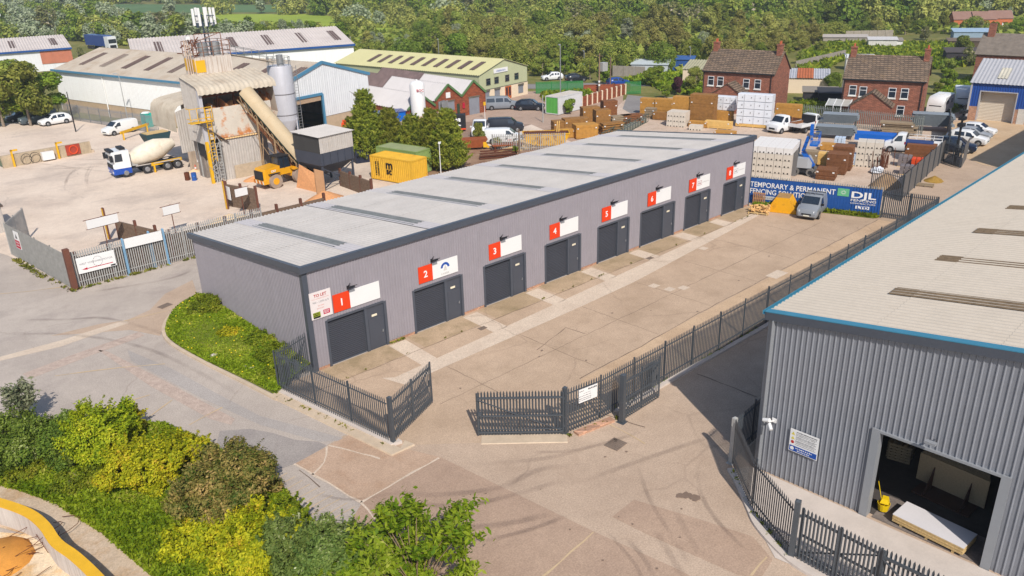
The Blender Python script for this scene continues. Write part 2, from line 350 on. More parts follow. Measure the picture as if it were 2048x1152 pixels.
sheet('road', [(-90, -90), (60, -90), (60, 26.2), (-5.4, 26.2), (-8, 38), (-5, 50), (-5, 110), (-90, 110)], .004, m_road)
ap = [g2(690, 870), g2(590, 928), g2(730, 1010), g2(840, 1090), g2(1000, 1250), g2(1800, 1420), (40, -60), (135, -60), (135, 2), (95, 4), (84, -1), (85, -1.2), (64, -6.2), (51.2, -10.2), (50.6, -14.8), (8.5, -15.2), (5.7, -15.), (-1., -9.6)]
sheet('concrete_apron', ap, .008, m_apron)
sheet('yard', [(-2.6, 0), (-1.1, -9.7), (2, -12.5), (5.7, -15.05), (8.5, -15.4), (52, -15.1), (51, -10), (47.5, -.3), (46.2, 0)], .012, m_yard)
sheet('concrete_patch', [g2(*q) for q in [(725, 1005), (882, 915), (1024, 984), (1189, 1064), (1349, 1136), (1425, 1175), (1300, 1500), (820, 1400), (700, 1200), (690, 1060)]], .012, m_dark)
sheet('concrete_patch', [g2(*q) for q in [(1224, 1034), (1268, 1000), (1399, 1039), (1506, 1074), (1545, 1120), (1520, 1160), (1475, 1150), (1399, 1116), (1294, 1069)]], .016, m_dark)
sheet('concrete_patch', [g2(*q) for q in [(589.5, 928), (659.5, 891), (697, 871), (882, 915), (723, 1005)]], .016, m_tan)
sheet('tarmac_patch', [g2(*q) for q in [(440, 862), (500, 858), (545, 866), (590, 880), (637, 884), (655, 892), (590, 928), (562, 938), (500, 930), (430, 900)]], .012, m_tar)
# left road repairs
sheet('trench_repair', [g2(*q) for q in [(0, 722), (0, 714), (118, 682), (250, 640), (258, 646), (120, 694)]], .012, m_light)
sheet('trench_repair', [g2(*q) for q in [(45, 748), (150, 708), (278, 664), (290, 671), (180, 712), (60, 758)]], .012, m_pink)
sheet('cobble_strip', [g2(*q) for q in [(196, 700), (215, 703), (330, 762), (470, 838), (462, 850), (420, 838), (300, 772)]], .012, m_pink)
sheet('concrete_patch', [g2(*q) for q in [(100, 672), (200, 648), (255, 640), (300, 620), (330, 588), (385, 560), (400, 604), (360, 640), (325, 660), (320, 672), (260, 660)]], .0088, m_apron)
sheet('tarmac_patch', [g2(*q) for q in [(255, 700), (345, 738), (430, 785), (520, 832), (700, 880), (640, 884), (520, 850), (400, 795), (262, 722)]], .01, GM('blue grey concrete', S(176, 166, 158), S(186, 176, 168)))
def strip(name, a, b, w, z, mat, kind='structure'):
    a = Vector(a); b = Vector(b); d = (b-a).normalized(); n = Vector((-d.y, d.x))*w/2
    return sheet(name, [a-n, b-n, b+n, a+n], z, mat, kind)
def wiggle(name, pts, w, z, mat):
    mb = MB(); r = random.Random(len(pts)*7); P = []
    for i in range(len(pts)-1):
        a = Vector(pts[i]); b = Vector(pts[i+1]); k = max(2, int((b-a).length/.7))
        for j in range(k): P.append(a.lerp(b, j/k)+Vector((r.uniform(-.05, .05), r.uniform(-.05, .05))))
    P.append(Vector(pts[-1])); vs = []
    for i, p in enumerate(P):
        d = (P[min(i+1, len(P)-1)]-P[max(i-1, 0)]).normalized(); n = Vector((-d.y, d.x))*w/2*r.uniform(.5, 1.4); vs += [(p.x-n.x, p.y-n.y, z), (p.x+n.x, p.y+n.y, z)]
    mb.add(vs, [(2*i, 2*i+2, 2*i+3, 2*i+1) for i in range(len(P)-1)]); o = mb.build(name, mat); o['kind'] = 'structure'
    if o.data.polygons[0].normal.z < 0: o.data.flip_normals()
    return o
pxs = lambda L: [g2(*q) for q in L]
for L in ([(659, 891), (725, 908), (760, 918)], [(655, 893), (650, 925), (625, 950)], [(590, 928), (655, 966), (723, 1005)], [(880, 916), (800, 960), (723, 1005)], [(723, 1005), (748, 1035), (790, 1075)]):
    wiggle('crack_seal', pxs(L), .12, .021, m_light)
for L in ([(1189, 1064), (1120, 1125), (1070, 1165)], [(1536, 1114), (1502, 1152)], [(1120, 800), (1220, 848), (1290, 888)]): wiggle('crack_seal', pxs(L), .09, .021, m_paleline)
for L in ([(250, 642), (400, 606), (420, 590)], [(112, 752), (240, 735), (330, 728)], [(165, 832), (300, 790)], [(262, 860), (345, 800)], [(380, 850), (445, 815)], [(0, 588), (60, 583), (180, 566)]): wiggle('crack_seal', pxs(L), .08, .02, m_paleline)
for L in ([(1120, 800), (1290, 855)], [(1395, 748), (1515, 795)], [(600, 940), (640, 975)]): wiggle('joint', pxs(L), .05, .021, m_joint)
for k in range(11):
    f = k/10; a_ = (562+150*f, 938+75*f); wiggle('scored_line', pxs([a_, (a_[0]-42-10*(k % 3), a_[1]+24+5*(k % 3))]), .05, .0125+k*1e-4, m_paleline)
# yard: pale drain trench, its spurs, stained door slabs, joints
def yl(x): return -5.02+.019*(x-3) if x < 22.5 else -4.65+.105*(x-22.5)
def yu(x): return -3.75+.055*(x-6)
xs = [3, 6, 12, 18, 24, 30, 36, 42, 47]
sheet('drain_trench_strip', [(2.4, -3.4), (2.9, -5.02)]+[(x, yl(x)) for x in xs[1:]]+[(x, yu(x)) for x in xs[::-1]], .02, m_light)
ends = [5.2, 11.2, 17.0, 22.8, 28.45, 34.4, 39.5]
for i, x in enumerate(ends):
    sheet('drain_spur_strip', [(x-.1, -.25), (x+1.15, -.25), (x+1.0+.3*i*.1, yu(x)), (x-.2, yu(x))], .02 if i else .024, m_light)
st = [1.1, 7.3, 13.3, 19.1, 24.9, 30, 36, 41.7]
for i, x in enumerate(st): sheet('door_slab', [(x-.7, -.02), (x-.7, -2.05), (x+4, -1.98), (x+4, -.02)], .016, m_slab)
wiggle('joint', [(-1.5, -2.1), (46, -1.9)], .035, .0245, m_joint)
wiggle('joint', [(10.4, -11.65), (16, -11.5), (21, -11.2), (34, -10.9), (50, -10.6)], .045, .02, m_joint)
sheet('concrete_margin', [(6.4, -14.95), (50.5, -14.95), (50, -10.7), (34, -11), (21, -11.3), (10.4, -11.75)], .016, GM('pale margin concrete', S(204, 172, 140), S(214, 184, 152), dirt=(S(180, 150, 120), .3, .52, .7, .5)))
for q in ((24.33, -5.99), (24.6, -7.2), (25.5, -7.75), (33.4, -3.9)): sheet('concrete_patch', [(q[0]-.35, q[1]-.3), (q[0]+.35, q[1]-.3), (q[0]+.35, q[1]+.3), (q[0]-.35, q[1]+.3)], .022, m_light)
sheet('concrete_patch', [(31.5, -11.6), (33.2, -11.6), (33.2, -10.7), (31.5, -10.7)], .0225, m_light)
wiggle('joint', pxs([(1075, 700), (1132, 655), (1170, 668)]), .04, .0155, m_joint)
rw_ = random.Random(12)
def tufts(pts, n, seed, lb, sp=.12, size=.1):
    r = random.Random(seed); P = []
    for i in range(n):
        k = r.randrange(len(pts)-1); a = Vector(pts[k]); b = Vector(pts[k+1]); q = a.lerp(b, r.random())
        for j in range(r.randrange(3, 14)): P.append((q.x+r.gauss(0, sp), q.y+r.gauss(0, sp*.6), r.uniform(.03, .14)))
    V, Q = leaves(np.array(P), size, seed, up=.2, asp=2.2); o = bpy.data.objects.new('weeds', npmesh('weeds', V, Q, leafmat('weed leaves', S(96, 110, 30), S(158, 156, 60)))); link(o); o['kind'] = 'stuff'; o['label'] = lb
for x in (6., 12., 18., 24., 30., 36., 42.): wiggle('joint', [(x, -5.2+.02*x), (x+.15, -11.2)], .03, .0155, m_joint)
for y in (-8.2,): wiggle('joint', [(3, y), (46, y+.8)], .03, .0153, m_joint)
m_oil = M('oil stain', S(138, 116, 100), .8, world=True, var=.1); ro = random.Random(31)
def blot(c, rad, z):
    mb = MB(); n = 14; mb.add([(c[0]+math.cos(2*PI*k/n)*rad*ro.uniform(.5, 1.2), c[1]+math.sin(2*PI*k/n)*rad*ro.uniform(.4, 1.), z) for k in range(n)], [tuple(range(n))]); o = mb.build('oil_stain', m_oil); o['kind'] = 'structure'
for k in range(26): blot((ro.uniform(2, 48), ro.uniform(-14, -6.3)), ro.uniform(.03, .12), .0265+k*1e-4)
for k in range(14): blot(g2(ro.uniform(960, 1480), ro.uniform(900, 1140)), ro.uniform(.03, .1), .0265+(k+30)*1e-4)
blot(g2(1375, 992), .3, .0335); blot(g2(1390, 996), .28, .0337); blot(g2(1360, 992), .22, .0339)
def drain(p, w, d, rz, label, cat='drain', name='drain_grate'):
    t = thing(name, label, cat, (p[0], p[1], 0), rz); fr = MB()
    fr.box(-w/2, w/2, -d/2, -d/2+.05, .02, .036).box(-w/2, w/2, d/2-.05, d/2, .02, .036).box(-w/2, -w/2+.05, -d/2+.05, d/2-.05, .02, .036).box(w/2-.05, w/2, -d/2+.05, d/2-.05, .02, .036); fr.build('frame', m_iron, t)
    b = MB(); n = 6
    for i in range(n): x = -w/2+.05+(w-.1)*(i+.5)/n; b.box(x-.4*(w-.1)/n, x+.4*(w-.1)/n, -d/2+.05, d/2-.05, .022, .034)
    b.build('cover', m_iron, t)
drain(g2(965, 657), .55, .4, 0, 'dark square drain grate in the yard in front of the second shutter door')
drain(g2(1300, 517), .6, .4, 0, 'dark drain grate in the yard near the fifth shutter door')
drain(g2(330, 612), .9, .6, .3, 'rusty rectangular manhole cover beside the grass bank', 'manhole', 'manhole_cover')
drain(g2(1231, 889), .9, .8, .1, 'round edged manhole cover in the tan apron outside the gates', 'manhole', 'manhole_cover')
# tyre marks: thin worn rubber films, broken up by noise
mtm = bpy.data.materials.new('tyre rubber film'); mtm.use_nodes = True; _n = mtm.node_tree.nodes; _l = mtm.node_tree.links
_g = _n.new('ShaderNodeNewGeometry'); _x = _n.new('ShaderNodeTexNoise'); _x.inputs['Scale'].default_value = .35; _x.inputs['Detail'].default_value = 6; _l.new(_g.outputs['Position'], _x.inputs['Vector'])
_mr = _n.new('ShaderNodeMapRange'); _mr.inputs[1].default_value = .3; _mr.inputs[2].default_value = .75; _mr.inputs[3].default_value = 0.; _mr.inputs[4].default_value = .3; _l.new(_x.outputs['Fac'], _mr.inputs[0])
_t = _n.new('ShaderNodeBsdfTransparent'); _m = _n.new('ShaderNodeMixShader'); _at = _n.new('ShaderNodeAttribute'); _at.attribute_name = 'wear'; _mm = _n.new('ShaderNodeMath'); _mm.operation = 'MULTIPLY'; _l.new(_mr.outputs[0], _mm.inputs[0]); _l.new(_at.outputs['Fac'], _mm.inputs[1]); _l.new(_mm.outputs[0], _m.inputs[0]); _l.new(_t.outputs[0], _m.inputs[1]); _l.new(_n['Principled BSDF'].outputs[0], _m.inputs[2]); _l.new(_m.outputs[0], _n['Material Output'].inputs['Surface'])
_n['Principled BSDF'].inputs['Base Color'].default_value = (*S(118, 98, 90), 1); _n['Principled BSDF'].inputs['Roughness'].default_value = .9
def curve_pts(P, k=14):
    P = [Vector(p) for p in P]; out = []
    for i in range(len(P)-1):
        p0 = P[max(i-1, 0)]; p1 = P[i]; p2 = P[i+1]; p3 = P[min(i+2, len(P)-1)]
        for j in range(k):
            t = j/k; out.append(.5*((2*p1)+(p2-p0)*t+(2*p0-5*p1+4*p2-p3)*t*t+(3*p1-p0-3*p2+p3)*t**3))
    return out+[P[-1]]
tmz = [.026]
def tyre(L, w=.3, gap=0.):
    P = curve_pts(pxs(L)); vs = []; fa = []; n_ = len(P); w = min(w, .6)*(1.5 if w < .3 else .8)
    for i, p in enumerate(P):
        d = (P[min(i+1, n_-1)]-P[max(i-1, 0)]).normalized(); n = Vector((-d.y, d.x)); e = min(1, 4*i/n_, 4*(n_-1-i)/n_)
        for k, f in ((-.5, 0.), (-.2, 1.), (.2, 1.), (.5, 0.)): vs.append((p.x+n.x*w*k, p.y+n.y*w*k, tmz[0])); fa.append(f*e)
    tmz[0] += .0008
    o = MB().add(vs, [(4*i+k, 4*i+4+k, 4*i+5+k, 4*i+1+k) for i in range(n_-1) for k in range(3)]).build('tyre_mark', mtm); o['kind'] = 'structure'
    at = o.data.attributes.new('wear', 'FLOAT', 'POINT'); at.data.foreach_set('value', fa)
for L, w in (([(1440, 868), (1330, 905), (1230, 940), (1140, 972)], .5), ([(1200, 885), (1120, 912), (1024, 925), (930, 930)], .55), ([(1275, 930), (1300, 1000), (1345, 1075), (1385, 1140)], .35), ([(1345, 1010), (1370, 1060), (1400, 1110)], .5), ([(1410, 900), (1395, 960), (1425, 1030), (1500, 1110)], .35), ([(770, 985), (880, 990), (1000, 975), (1080, 940), (1180, 930)], .6), ([(800, 1005), (920, 1012), (1030, 990), (1130, 960)], .5), ([(890, 1060), (1000, 1050), (1100, 1030)], .6), ([(960, 1085), (1060, 1060), (1140, 1030)], .4), ([(1310, 1060), (1340, 1110), (1370, 1160)], .5), ([(1060, 905), (1160, 900), (1290, 862)], .4), ([(1255, 1080), (1290, 1120), (1310, 1160)], .4), ([(1210, 1060), (1270, 1130), (1290, 1180)], .3),
            ([(0, 640), (120, 640), (230, 640), (400, 700), (600, 830)], .5), ([(0, 670), (140, 670), (300, 700), (480, 790)], .5), ([(620, 985), (700, 1000), (800, 985)], .3), ([(150, 590), (330, 560), (385, 540)], .6)): tyre(L, w)
for L, w in (([(165, 335), (140, 350), (132, 372)], .35), ([(160, 333), (136, 352), (128, 378)], .3), ([(183, 330), (172, 350), (172, 372)], .35), ([(189, 330), (176, 352), (176, 378)], .3), ([(0, 338), (120, 338), (220, 332)], .5), ([(60, 325), (140, 335), (220, 345)], .9), ([(130, 318), (180, 320), (225, 318)], 2.), ([(150, 330), (190, 328), (225, 330)], 1.6), ([(175, 368), (205, 362), (228, 352)], 1.)): tyre(L, w); 
# ---------------------------------------------------------------- main building
m_clad = M('lilac grey cladding', S(159, 152, 158), .45, .0, .05, 1.2, spec=.4, streak=(S(138, 131, 134), .3))
m_anth = M('anthracite trim', S(80, 85, 95), .4, .0, .05, spec=.45)
m_roof = M('grey fibre cement', S(214, 206, 198), .85, var=.08, vs=.6, bump=.15, bs=25, dirt=(S(206, 196, 188), 1.2, .5, .7, .6))
m_rl = M('dirty translucent rooflight', S(134, 134, 130), .4, var=.14, vs=1.2, spec=.4, dirt=(S(112, 112, 104), 2., .5, .7, .5))
m_rep = M('bluish replacement sheet', S(204, 198, 198), .8, var=.04)
m_brick = M('red brick plinth', S(204, 160, 134), .9, var=.2, vs=6, brick=(S(240, 230, 215), .23, .075))
m_shut = M('dark slate shutter', S(78, 80, 88), .38, .3, .04, spec=.5)
m_door = M('dark slate door', S(76, 80, 90), .42, .0, .04, spec=.45)
m_white = M('white board', S(246, 243, 240), .5, var=.015, spec=.4)
m_red = M('orange red panel', S(240, 68, 24), .5, var=.02)
m_wtext = M('white lettering', S(250, 248, 246), .5, var=.0)
m_steel = M('galvanised steel', S(176, 176, 176), .45, .6, .12, 2.)
m_cream = M('cream label', S(240, 228, 200), .6)
m_black = M('black plastic', S(34, 34, 38), .5)
BL, BW, BH, BH2 = 46.06, 15.9, 6.6, 4.94
bld = thing('industrial_building', 'long lilac grey clad unit block with eight numbered shutter doors and a pale corrugated roof', 'building', (0, 0, 0))
OP = [(1.13, 5.18), (7.4, 11.3), (13.32, 17.1), (19.18, 22.85), (24.88, 28.5), (30.05, 34.45), (36.02, 39.55), (41.68, 45.1)]
DH = 2.98
mb = MB(); x = 0.
for a, b_ in OP+[(BL, BL)]:
    if a-x > .02: clad(mb, (x, 0), (a, 0), .2, BH-.05, .2, .028, .55)
    if b_ > a: clad(mb, (a, 0), (b_, 0), DH, BH-.05, .2, .028, .55)
    x = b_
mb.build('front_wall', m_clad, bld, world=True)
zt = lambda s: BH2+(BH-BH2)*s/BW-.05
mb = MB(); clad(mb, (0, BW), (0, 0), -.6, zt, .2, .028, .55); mb.build('end_wall', m_clad, bld, world=True)
mb = MB(); clad(mb, (BL, 0), (BL, BW), -.1, lambda s: BH+(BH2-BH)*s/BW-.05, .2, .028, .55); mb.build('end_wall', m_clad, bld, world=True)
mb = MB(); clad(mb, (BL, BW), (0, BW), -.1, BH2-.05, .2, .028, .55); mb.build('rear_wall', m_clad, bld, world=True)
x = 0.
for a, b_ in OP+[(BL, BL)]:
    if a-x > .02: MB().box(x, a, .012, .11, -.1, .2).build('brick_plinth', m_brick, bld)
    x = b_
sl_ = (BH2-BH)/BW; uyv = (0, 1, sl_); RW = math.hypot(BW+.35, sl_*(BW+.35))
corr(MB(), (0, -.02, BH+.03), (1, 0, 0), uyv, BL, RW, .3, .042, 6, 0, 3, .014).build('roof', m_roof, bld, smooth=True)
for i, x0 in enumerate([3.4, 9.3, 14.8, 20.6, 26.3, 31.9, 37.6, 42.6]):
    rl = corr(MB(), (x0-.1, -.01, BH+.03), (1, 0, 0), uyv, 1.2, RW-.02, .3, .042, 6, .03).build('replacement_sheet', m_rep, bld, smooth=True)
    o_ = Vector((x0-.1+.075, 0, BH+.03))+Vector(uyv).normalized()*2.3
    corr(MB(), o_, (1, 0, 0), uyv, 1.05, 11.2, .3, .042, 6, .05).build('rooflight', m_rl, bld, smooth=True)
tr = MB()
tr.box(-.2, BL+.2, -.2, .02, BH-.28, BH+.06).box(-.2, BL+.2, -.14, .12, BH+.06, BH+.1)
for xx, s_ in ((-.2, 1), (BL+.2, -1)):
    def P(y, dz): return (xx, y, BH+sl_*y+dz)
    x2 = xx+.24*s_
    tr.add([(xx, .02, BH-.28), (xx, BW+.4, BH+sl_*(BW+.4)-.28), (xx, BW+.4, BH+sl_*(BW+.4)+.1), (xx, .02, BH+.1), (x2, .02, BH-.28), (x2, BW+.4, BH+sl_*(BW+.4)-.28), (x2, BW+.4, BH+sl_*(BW+.4)+.1), (x2, .02, BH+.1)],
           [(0, 1, 2, 3), (7, 6, 5, 4), (3, 2, 6, 7), (0, 4, 5, 1), (1, 5, 6, 2), (0, 3, 7, 4)])
tr.build('roof_edge_trim', m_anth, bld)
MB().box(-.05, .27, -.045, .0, -.05, BH-.28).box(-.05, -.0, .0, .27, -.6, BH-.3).build('corner_flashing', m_anth, bld)
MB().box(BL-.05, BL+.05, -.05, .05, -.05, BH-.28).build('corner_flashing', m_anth, bld)
for i, (a, b_) in enumerate(OP):
    d = a+(b_-a)*(.655 if i != 5 else .68)   # shutter | door split
    fr = MB(); fr.box(a-.09, a+.06, -.06, .14, -.02, DH+.02).box(b_-.06, b_+.12, -.06, .14, -.02, DH+.02).box(a+.06, b_-.06, -.06, .14, DH-.06, DH+.08).box(d-.05, d+.13, -.03, .14, -.02, DH-.06)
    fr.build('door_frame', m_anth, bld)
    sh = MB(); n = 22; z0 = .0; z1 = DH-.2; prof = []
    for k in range(n):
        z = z0+(z1-z0)*k/n; h = (z1-z0)/n; prof += [(.17, z), (.12, z+h*.18), (.12, z+h*.6)]
    prof.append((.16, z1)); vs = []
    for y, z in prof: vs += [(a+.06, y, z), (d-.05, y, z)]
    sh.add(vs, [(2*k, 2*k+1, 2*k+3, 2*k+2) for k in range(len(prof)-1)])
    so_ = sh.build('roller_shutter', m_shut, bld); MB().box(a+.06, d-.05, .11, .18, -.02, .07).build('bottom_bar', m_anth, so_); MB().box(a+.06, d-.05, .14, .3, DH-.2, DH-.06).build('shutter_box', m_black, so_)
    pd = MB().box(d+.13, b_-.06, .03, .09, 0.02, DH-.06).build('personnel_door', m_door, bld)
    MB().box(d+.2, b_-.14, .012, .03, .05, 2.1).build('door_leaf', m_door, pd)
    MB().box(d+.45, d+.83, .0, .012, 2.22, 2.36).build('door_plate', m_cream, pd)
    hd = MB(); hd.box(b_-.26, b_-.2, -.01, .012, .98, 1.16).tube((b_-.23, -.05, 1.07), (b_-.36, -.05, 1.07), .012, n=6).tube((b_-.23, -.05, 1.07), (b_-.23, .0, 1.07), .014, n=6); hd.build('door_handle', m_steel, pd)
SG = [(1.69, 4.92), (7.87, 11.05), (13.78, 16.8), (19.61, 22.6), (25.27, 28.27), (30.82, 33.84), (36.38, 39.35), (41.94, 44.9)]
m_grey = M('grey print', S(150, 148, 150), .6); m_blue = M('blue print', S(36, 84, 170), .5); m_dred = M('dark red print', S(170, 60, 60), .6)
m_arch = M('pale dirty photo grey', S(210, 205, 200), .6)
def dashes(t, mat, x, z, w, h, y, n):
    "illegible small print: a broken line of strokes"
    r = random.Random(int(1000*(x+z*7+w))); mb = MB()
    for i in range(n):
        a = x+w*i/n; b = a+w/n*r.uniform(.5, .85); mb.add([(a, y, z+r.uniform(0, h*.2)), (b, y, z), (b, y, z+h*r.uniform(.6, 1)), (a, y, z+h)], [(0, 1, 2, 3)])
    return mb.build('small_print', mat, t)
ordn = ['first', 'second', 'third', 'fourth', 'fifth', 'sixth', 'seventh', 'eighth']
for i, (a, b_) in enumerate(SG):
    ex = ['plain white panel', 'a round blue emblem on its white panel', 'plain white panel', 'plain white panel', 'plain white panel', 'plain white panel', 'small grey and red logo print', 'small grey logo print'][i]
    t = thing('unit_sign', 'red and white wall sign numbered %d, %s' % (i+1, ex), 'sign', (a, -.05, 3.32), 0, 'numbered signs above the shutter doors')
    w = b_-a; h = 1.12; MB().box(0, w*.35, -.03, 0, 0, h).build('number_panel', m_red, t); MB().box(w*.35, w, -.032, 0, 0, h).build('blank_panel', m_white, t)
    text('numeral', str(i+1), .62, m_wtext, t, (w*.175, -.034, h*.31), align='CENTER', bold=.012)
    if i == 1:
        mbk = MB(); n = 18; c_ = (w*.67, h*.6)
        for k in range(n):
            a0 = PI*1.0*k/n; a1 = PI*1.0*(k+1)/n; r0, r1 = .2, .36
            mbk.add([(c_[0]+r*math.cos(q), -.036, c_[1]-.1+r*math.sin(q)) for r, q in ((r0, a0), (r1, a0), (r1, a1), (r0, a1))], [(0, 1, 2, 3)])
        mbk.build('emblem', m_blue, t); MB().add([(c_[0]-.16, -.036, c_[1]-.3), (c_[0]+.16, -.036, c_[1]-.3), (c_[0]+.02, -.036, c_[1]+.12)], [(0, 1, 2)]).build('emblem_peak', m_arch, t)
        dashes(t, m_arch, c_[0]-.34, .1, .68, .16, -.036, 5)
    if i in (6, 7):
        e = MB(); cx = w*.5
        for k in range(8): x0 = cx-.28+.07*k; e.box(x0, x0+.06, -.036, -.033, .36, .385).box(x0, x0+.06, -.036, -.033, .72, .745)
        e.box(cx-.3, cx-.27, -.036, -.033, .36, .745).box(cx+.26, cx+.29, -.036, -.033, .36, .745); e.build('logo', m_dred if i == 6 else m_grey, t)
        dashes(t, m_dred if i == 6 else m_grey, cx-.16, .46, .32, .16, -.036, 2); dashes(t, m_arch, cx+.4, .5, .95, .12, -.036, 9)
    l = thing('wall_floodlight', 'small black floodlight on a bracket above sign number %d' % (i+1), 'floodlight', (a+1.12, 0, 4.62), 0, 'floodlights above the numbered signs')
    MB().bar((0, 0, 0), (0, -.35, .08), .05).box(-.08, .08, -.06, 0, -.1, .1).build('bracket', m_black, l)
    MB().add([(-.17, -.28, .0), (.17, -.28, .0), (.2, -.5, .1), (-.2, -.5, .1), (-.17, -.24, .12), (.17, -.24, .12), (.2, -.46, .22), (-.2, -.46, .22)], [(3, 2, 1, 0), (4, 5, 6, 7), (0, 1, 5, 4), (1, 2, 6, 5), (2, 3, 7, 6), (3, 0, 4, 7)]).build('lamp_head', m_black, l)
    MB().bar((.1, -.1, .05), (.42, -.4, .16), .03).bar((-.05, -.05, .05), (.08, -.2, .3), .04).build('arm', m_black, l)
t = thing('to_let_board', 'white estate agent board with red heading beside the first unit sign', 'sign', (.22, -.05, 3.32))
MB().box(0, 1.38, -.035, 0, 0, 1.66).build('board', M('pale pink white board', S(240, 228, 224), .5, var=.03), t)
m_rt = M('red print', S(196, 50, 44), .6); m_rt2 = M('faded red print', S(226, 176, 168), .6)
text('heading', 'TO LET', .25, m_rt, t, (.69, -.037, 1.34), align='CENTER', bold=.005)
dashes(t, m_rt2, .12, 1.2, 1.14, .06, -.037, 16); text('small_print', '960 - 1,045 sq ft', .16, m_grey, t, (.69, -.037, .97), align='CENTER')
dashes(t, m_rt2, .5, .74, .4, .08, -.037, 5); dashes(t, m_rt2, .4, .58, .5, .08, -.037, 6)
MB().box(.1, .58, -.039, -.035, .1, .42).build('agent_panel', M('lime print', S(150, 160, 30), .6), t); MB().box(.12, .56, -.041, -.039, .05, .16).build('agent_strip', m_black, t); MB().box(.78, 1.2, -.039, -.035, .16, .44).build('agent_panel', M('crimson print', S(200, 20, 70), .6), t)
for z in (.36, .29, .22): dashes(t, m_wtext, .84, z, .3, .045, -.042, 4)
for z in (.31, .2): dashes(t, m_black, .13, z, .4, .07, -.042, 5)
# ---------------------------------------------------------------- warehouse at the right
C0 = Vector((9.93, -23.38)); U_ = Vector((.999, .045)); V_ = Vector((.045, -.999))
def W2(u, v): q = C0+U_*u+V_*v; return (q.x, q.y)
def W3(u, v, z): q = C0+U_*u+V_*v; return (q.x, q.y, z)
m_gclad = M('mid grey box profile cladding', S(146, 148, 155), .42, .1, .05, 1., spec=.45, streak=(S(124, 126, 132), .3))
m_gjamb = M('mid grey flashing', S(158, 160, 164), .4, .1, .03)
m_blueflash = M('blue flashing', S(70, 140, 168), .45, var=.06)
m_cream_roof = M('cream fibre cement', S(216, 202, 184), .9, var=.06, vs=.5, bump=.2, bs=30, dirt=(S(186, 172, 154), .5, .52, .75, .5))
m_brown_rl = M('moss brown rooflight', S(128, 108, 84), .8, var=.25, vs=5, bump=.3)
m_conc = M('pale concrete', S(216, 202, 190), .9, var=.07, vs=1.2, bump=.2, world=True)
wh = thing('warehouse', 'mid grey ribbed warehouse with blue roof edge and an open loading doorway', 'building', (C0.x, C0.y, 0))
WL, WS, WH, TP = 68., 26., 8.0, .135
vr = WS/2; zr = lambda v: WH+TP*(v if v < vr else WS-v)
RB = (.235, .04, .76); DV0, DV1, DZ = 5.12, 9.62, 4.18
mb = MB(); g = lambda v0: (lambda s: zr(v0+s)-.05)
clad(mb, W2(0, 0), W2(0, DV0), -.05, g(0), *RB, -1); clad(mb, W2(0, DV0), W2(0, DV1), DZ, g(DV0), *RB, -1)
clad(mb, W2(0, DV1), W2(0, vr), -.05, g(DV1), *RB, -1); clad(mb, W2(0, vr), W2(0, WS), -.05, g(vr), *RB, -1); mb.build('front_wall', m_gclad, wh, world=True)
mb = MB(); clad(mb, W2(WL, 0), W2(0, 0), -.05, WH-.05, *RB, -1); clad(mb, W2(0, WS), W2(WL, WS), -.05, WH-.05, *RB, -1); mb.build('side_wall', m_gclad, wh, world=True)
rb_ = MB(); u0, zt_ = 61.4, 12.6  # unseen taller block beyond the warehouse, added to cast the forecourt shadow
clad(rb_, W2(100, 0), W2(u0, 0), 0, zt_, *RB, -1); clad(rb_, W2(u0, 0), W2(u0, WS), WH, zt_, *RB, -1); clad(rb_, W2(u0, WS), W2(100, WS), 0, zt_, *RB, -1); clad(rb_, W2(100, WS), W2(100, 0), 0, zt_, *RB, -1); rb_.prism([W2(u0-.2, -.2), W2(100, -.2), W2(100, WS+.2), W2(u0-.2, WS+.2)][::-1], zt_, zt_+.2); rb_.build('unseen_tall_block', m_gclad, wh, world=True)
mb = MB(); clad(mb, W2(WL, WS), W2(WL, 0), -.05, WH-.05, *RB, -1); mb.build('rear_wall', m_gclad, wh, world=True)
sU = math.hypot(vr+.25, TP*(vr+.25)); uu = (U_.x, U_.y, 0)
mb = MB(); corr(mb, W3(-.12, -.25, WH+.03-TP*.25), uu, (V_.x, V_.y, TP), WL, sU, .33, .035, 6, 0, 3, .012); corr(mb, W3(-.12, WS+.25, WH+.03-TP*.25), uu, (-V_.x, -V_.y, TP), WL, sU, .33, .035, 6, 0, 3, .012); mb.build('roof', m_cream_roof, wh, world=True, smooth=True)
for k in range(8):
    mb = MB(); corr(mb, W3(4.05+5.45*k, 3.2, WH+.03+TP*3.2), uu, (V_.x, V_.y, TP), .99, 6.6, .33, .035, 6, .03); mb.build('rooflight', m_brown_rl, wh, world=True, smooth=True)
mb = MB()
for v0, v1 in ((-.3, vr), (vr, WS+.3)):
    z0, z1 = zr(v0), zr(v1)
    mb.add([W3(-.16, v0, z0+.07), W3(-.16, v1, z1+.07), W3(.16, v1, z1+.09), W3(.16, v0, z0+.09), W3(-.16, v0, z0+.03), W3(-.16, v1, z1+.03), W3(.16, v1, z1+.05), W3(.16, v0, z0+.05)], [(0, 3, 2, 1), (4, 5, 6, 7), (0, 1, 5, 4), (1, 2, 6, 5), (2, 3, 7, 6), (3, 0, 4, 7)])
mb.build('verge_capping', m_blueflash, wh, world=True)
mb = MB()
for v0, v1 in ((-.3, vr), (vr, WS+.3)):
    z0, z1 = zr(v0), zr(v1)
    mb.add([W3(-.15, v0, z0-.34), W3(-.15, v1, z1-.34), W3(-.05, v1, z1-.34), W3(-.05, v0, z0-.34), W3(-.15, v0, z0+.03), W3(-.15, v1, z1+.03), W3(-.05, v1, z1+.03), W3(-.05, v0, z0+.03)], [(3, 2, 1, 0), (4, 5, 6, 7), (0, 4, 5, 1), (1, 5, 6, 2), (2, 6, 7, 3), (3, 7, 4, 0)])
mb.build('verge_fascia', m_anth, wh, world=True)
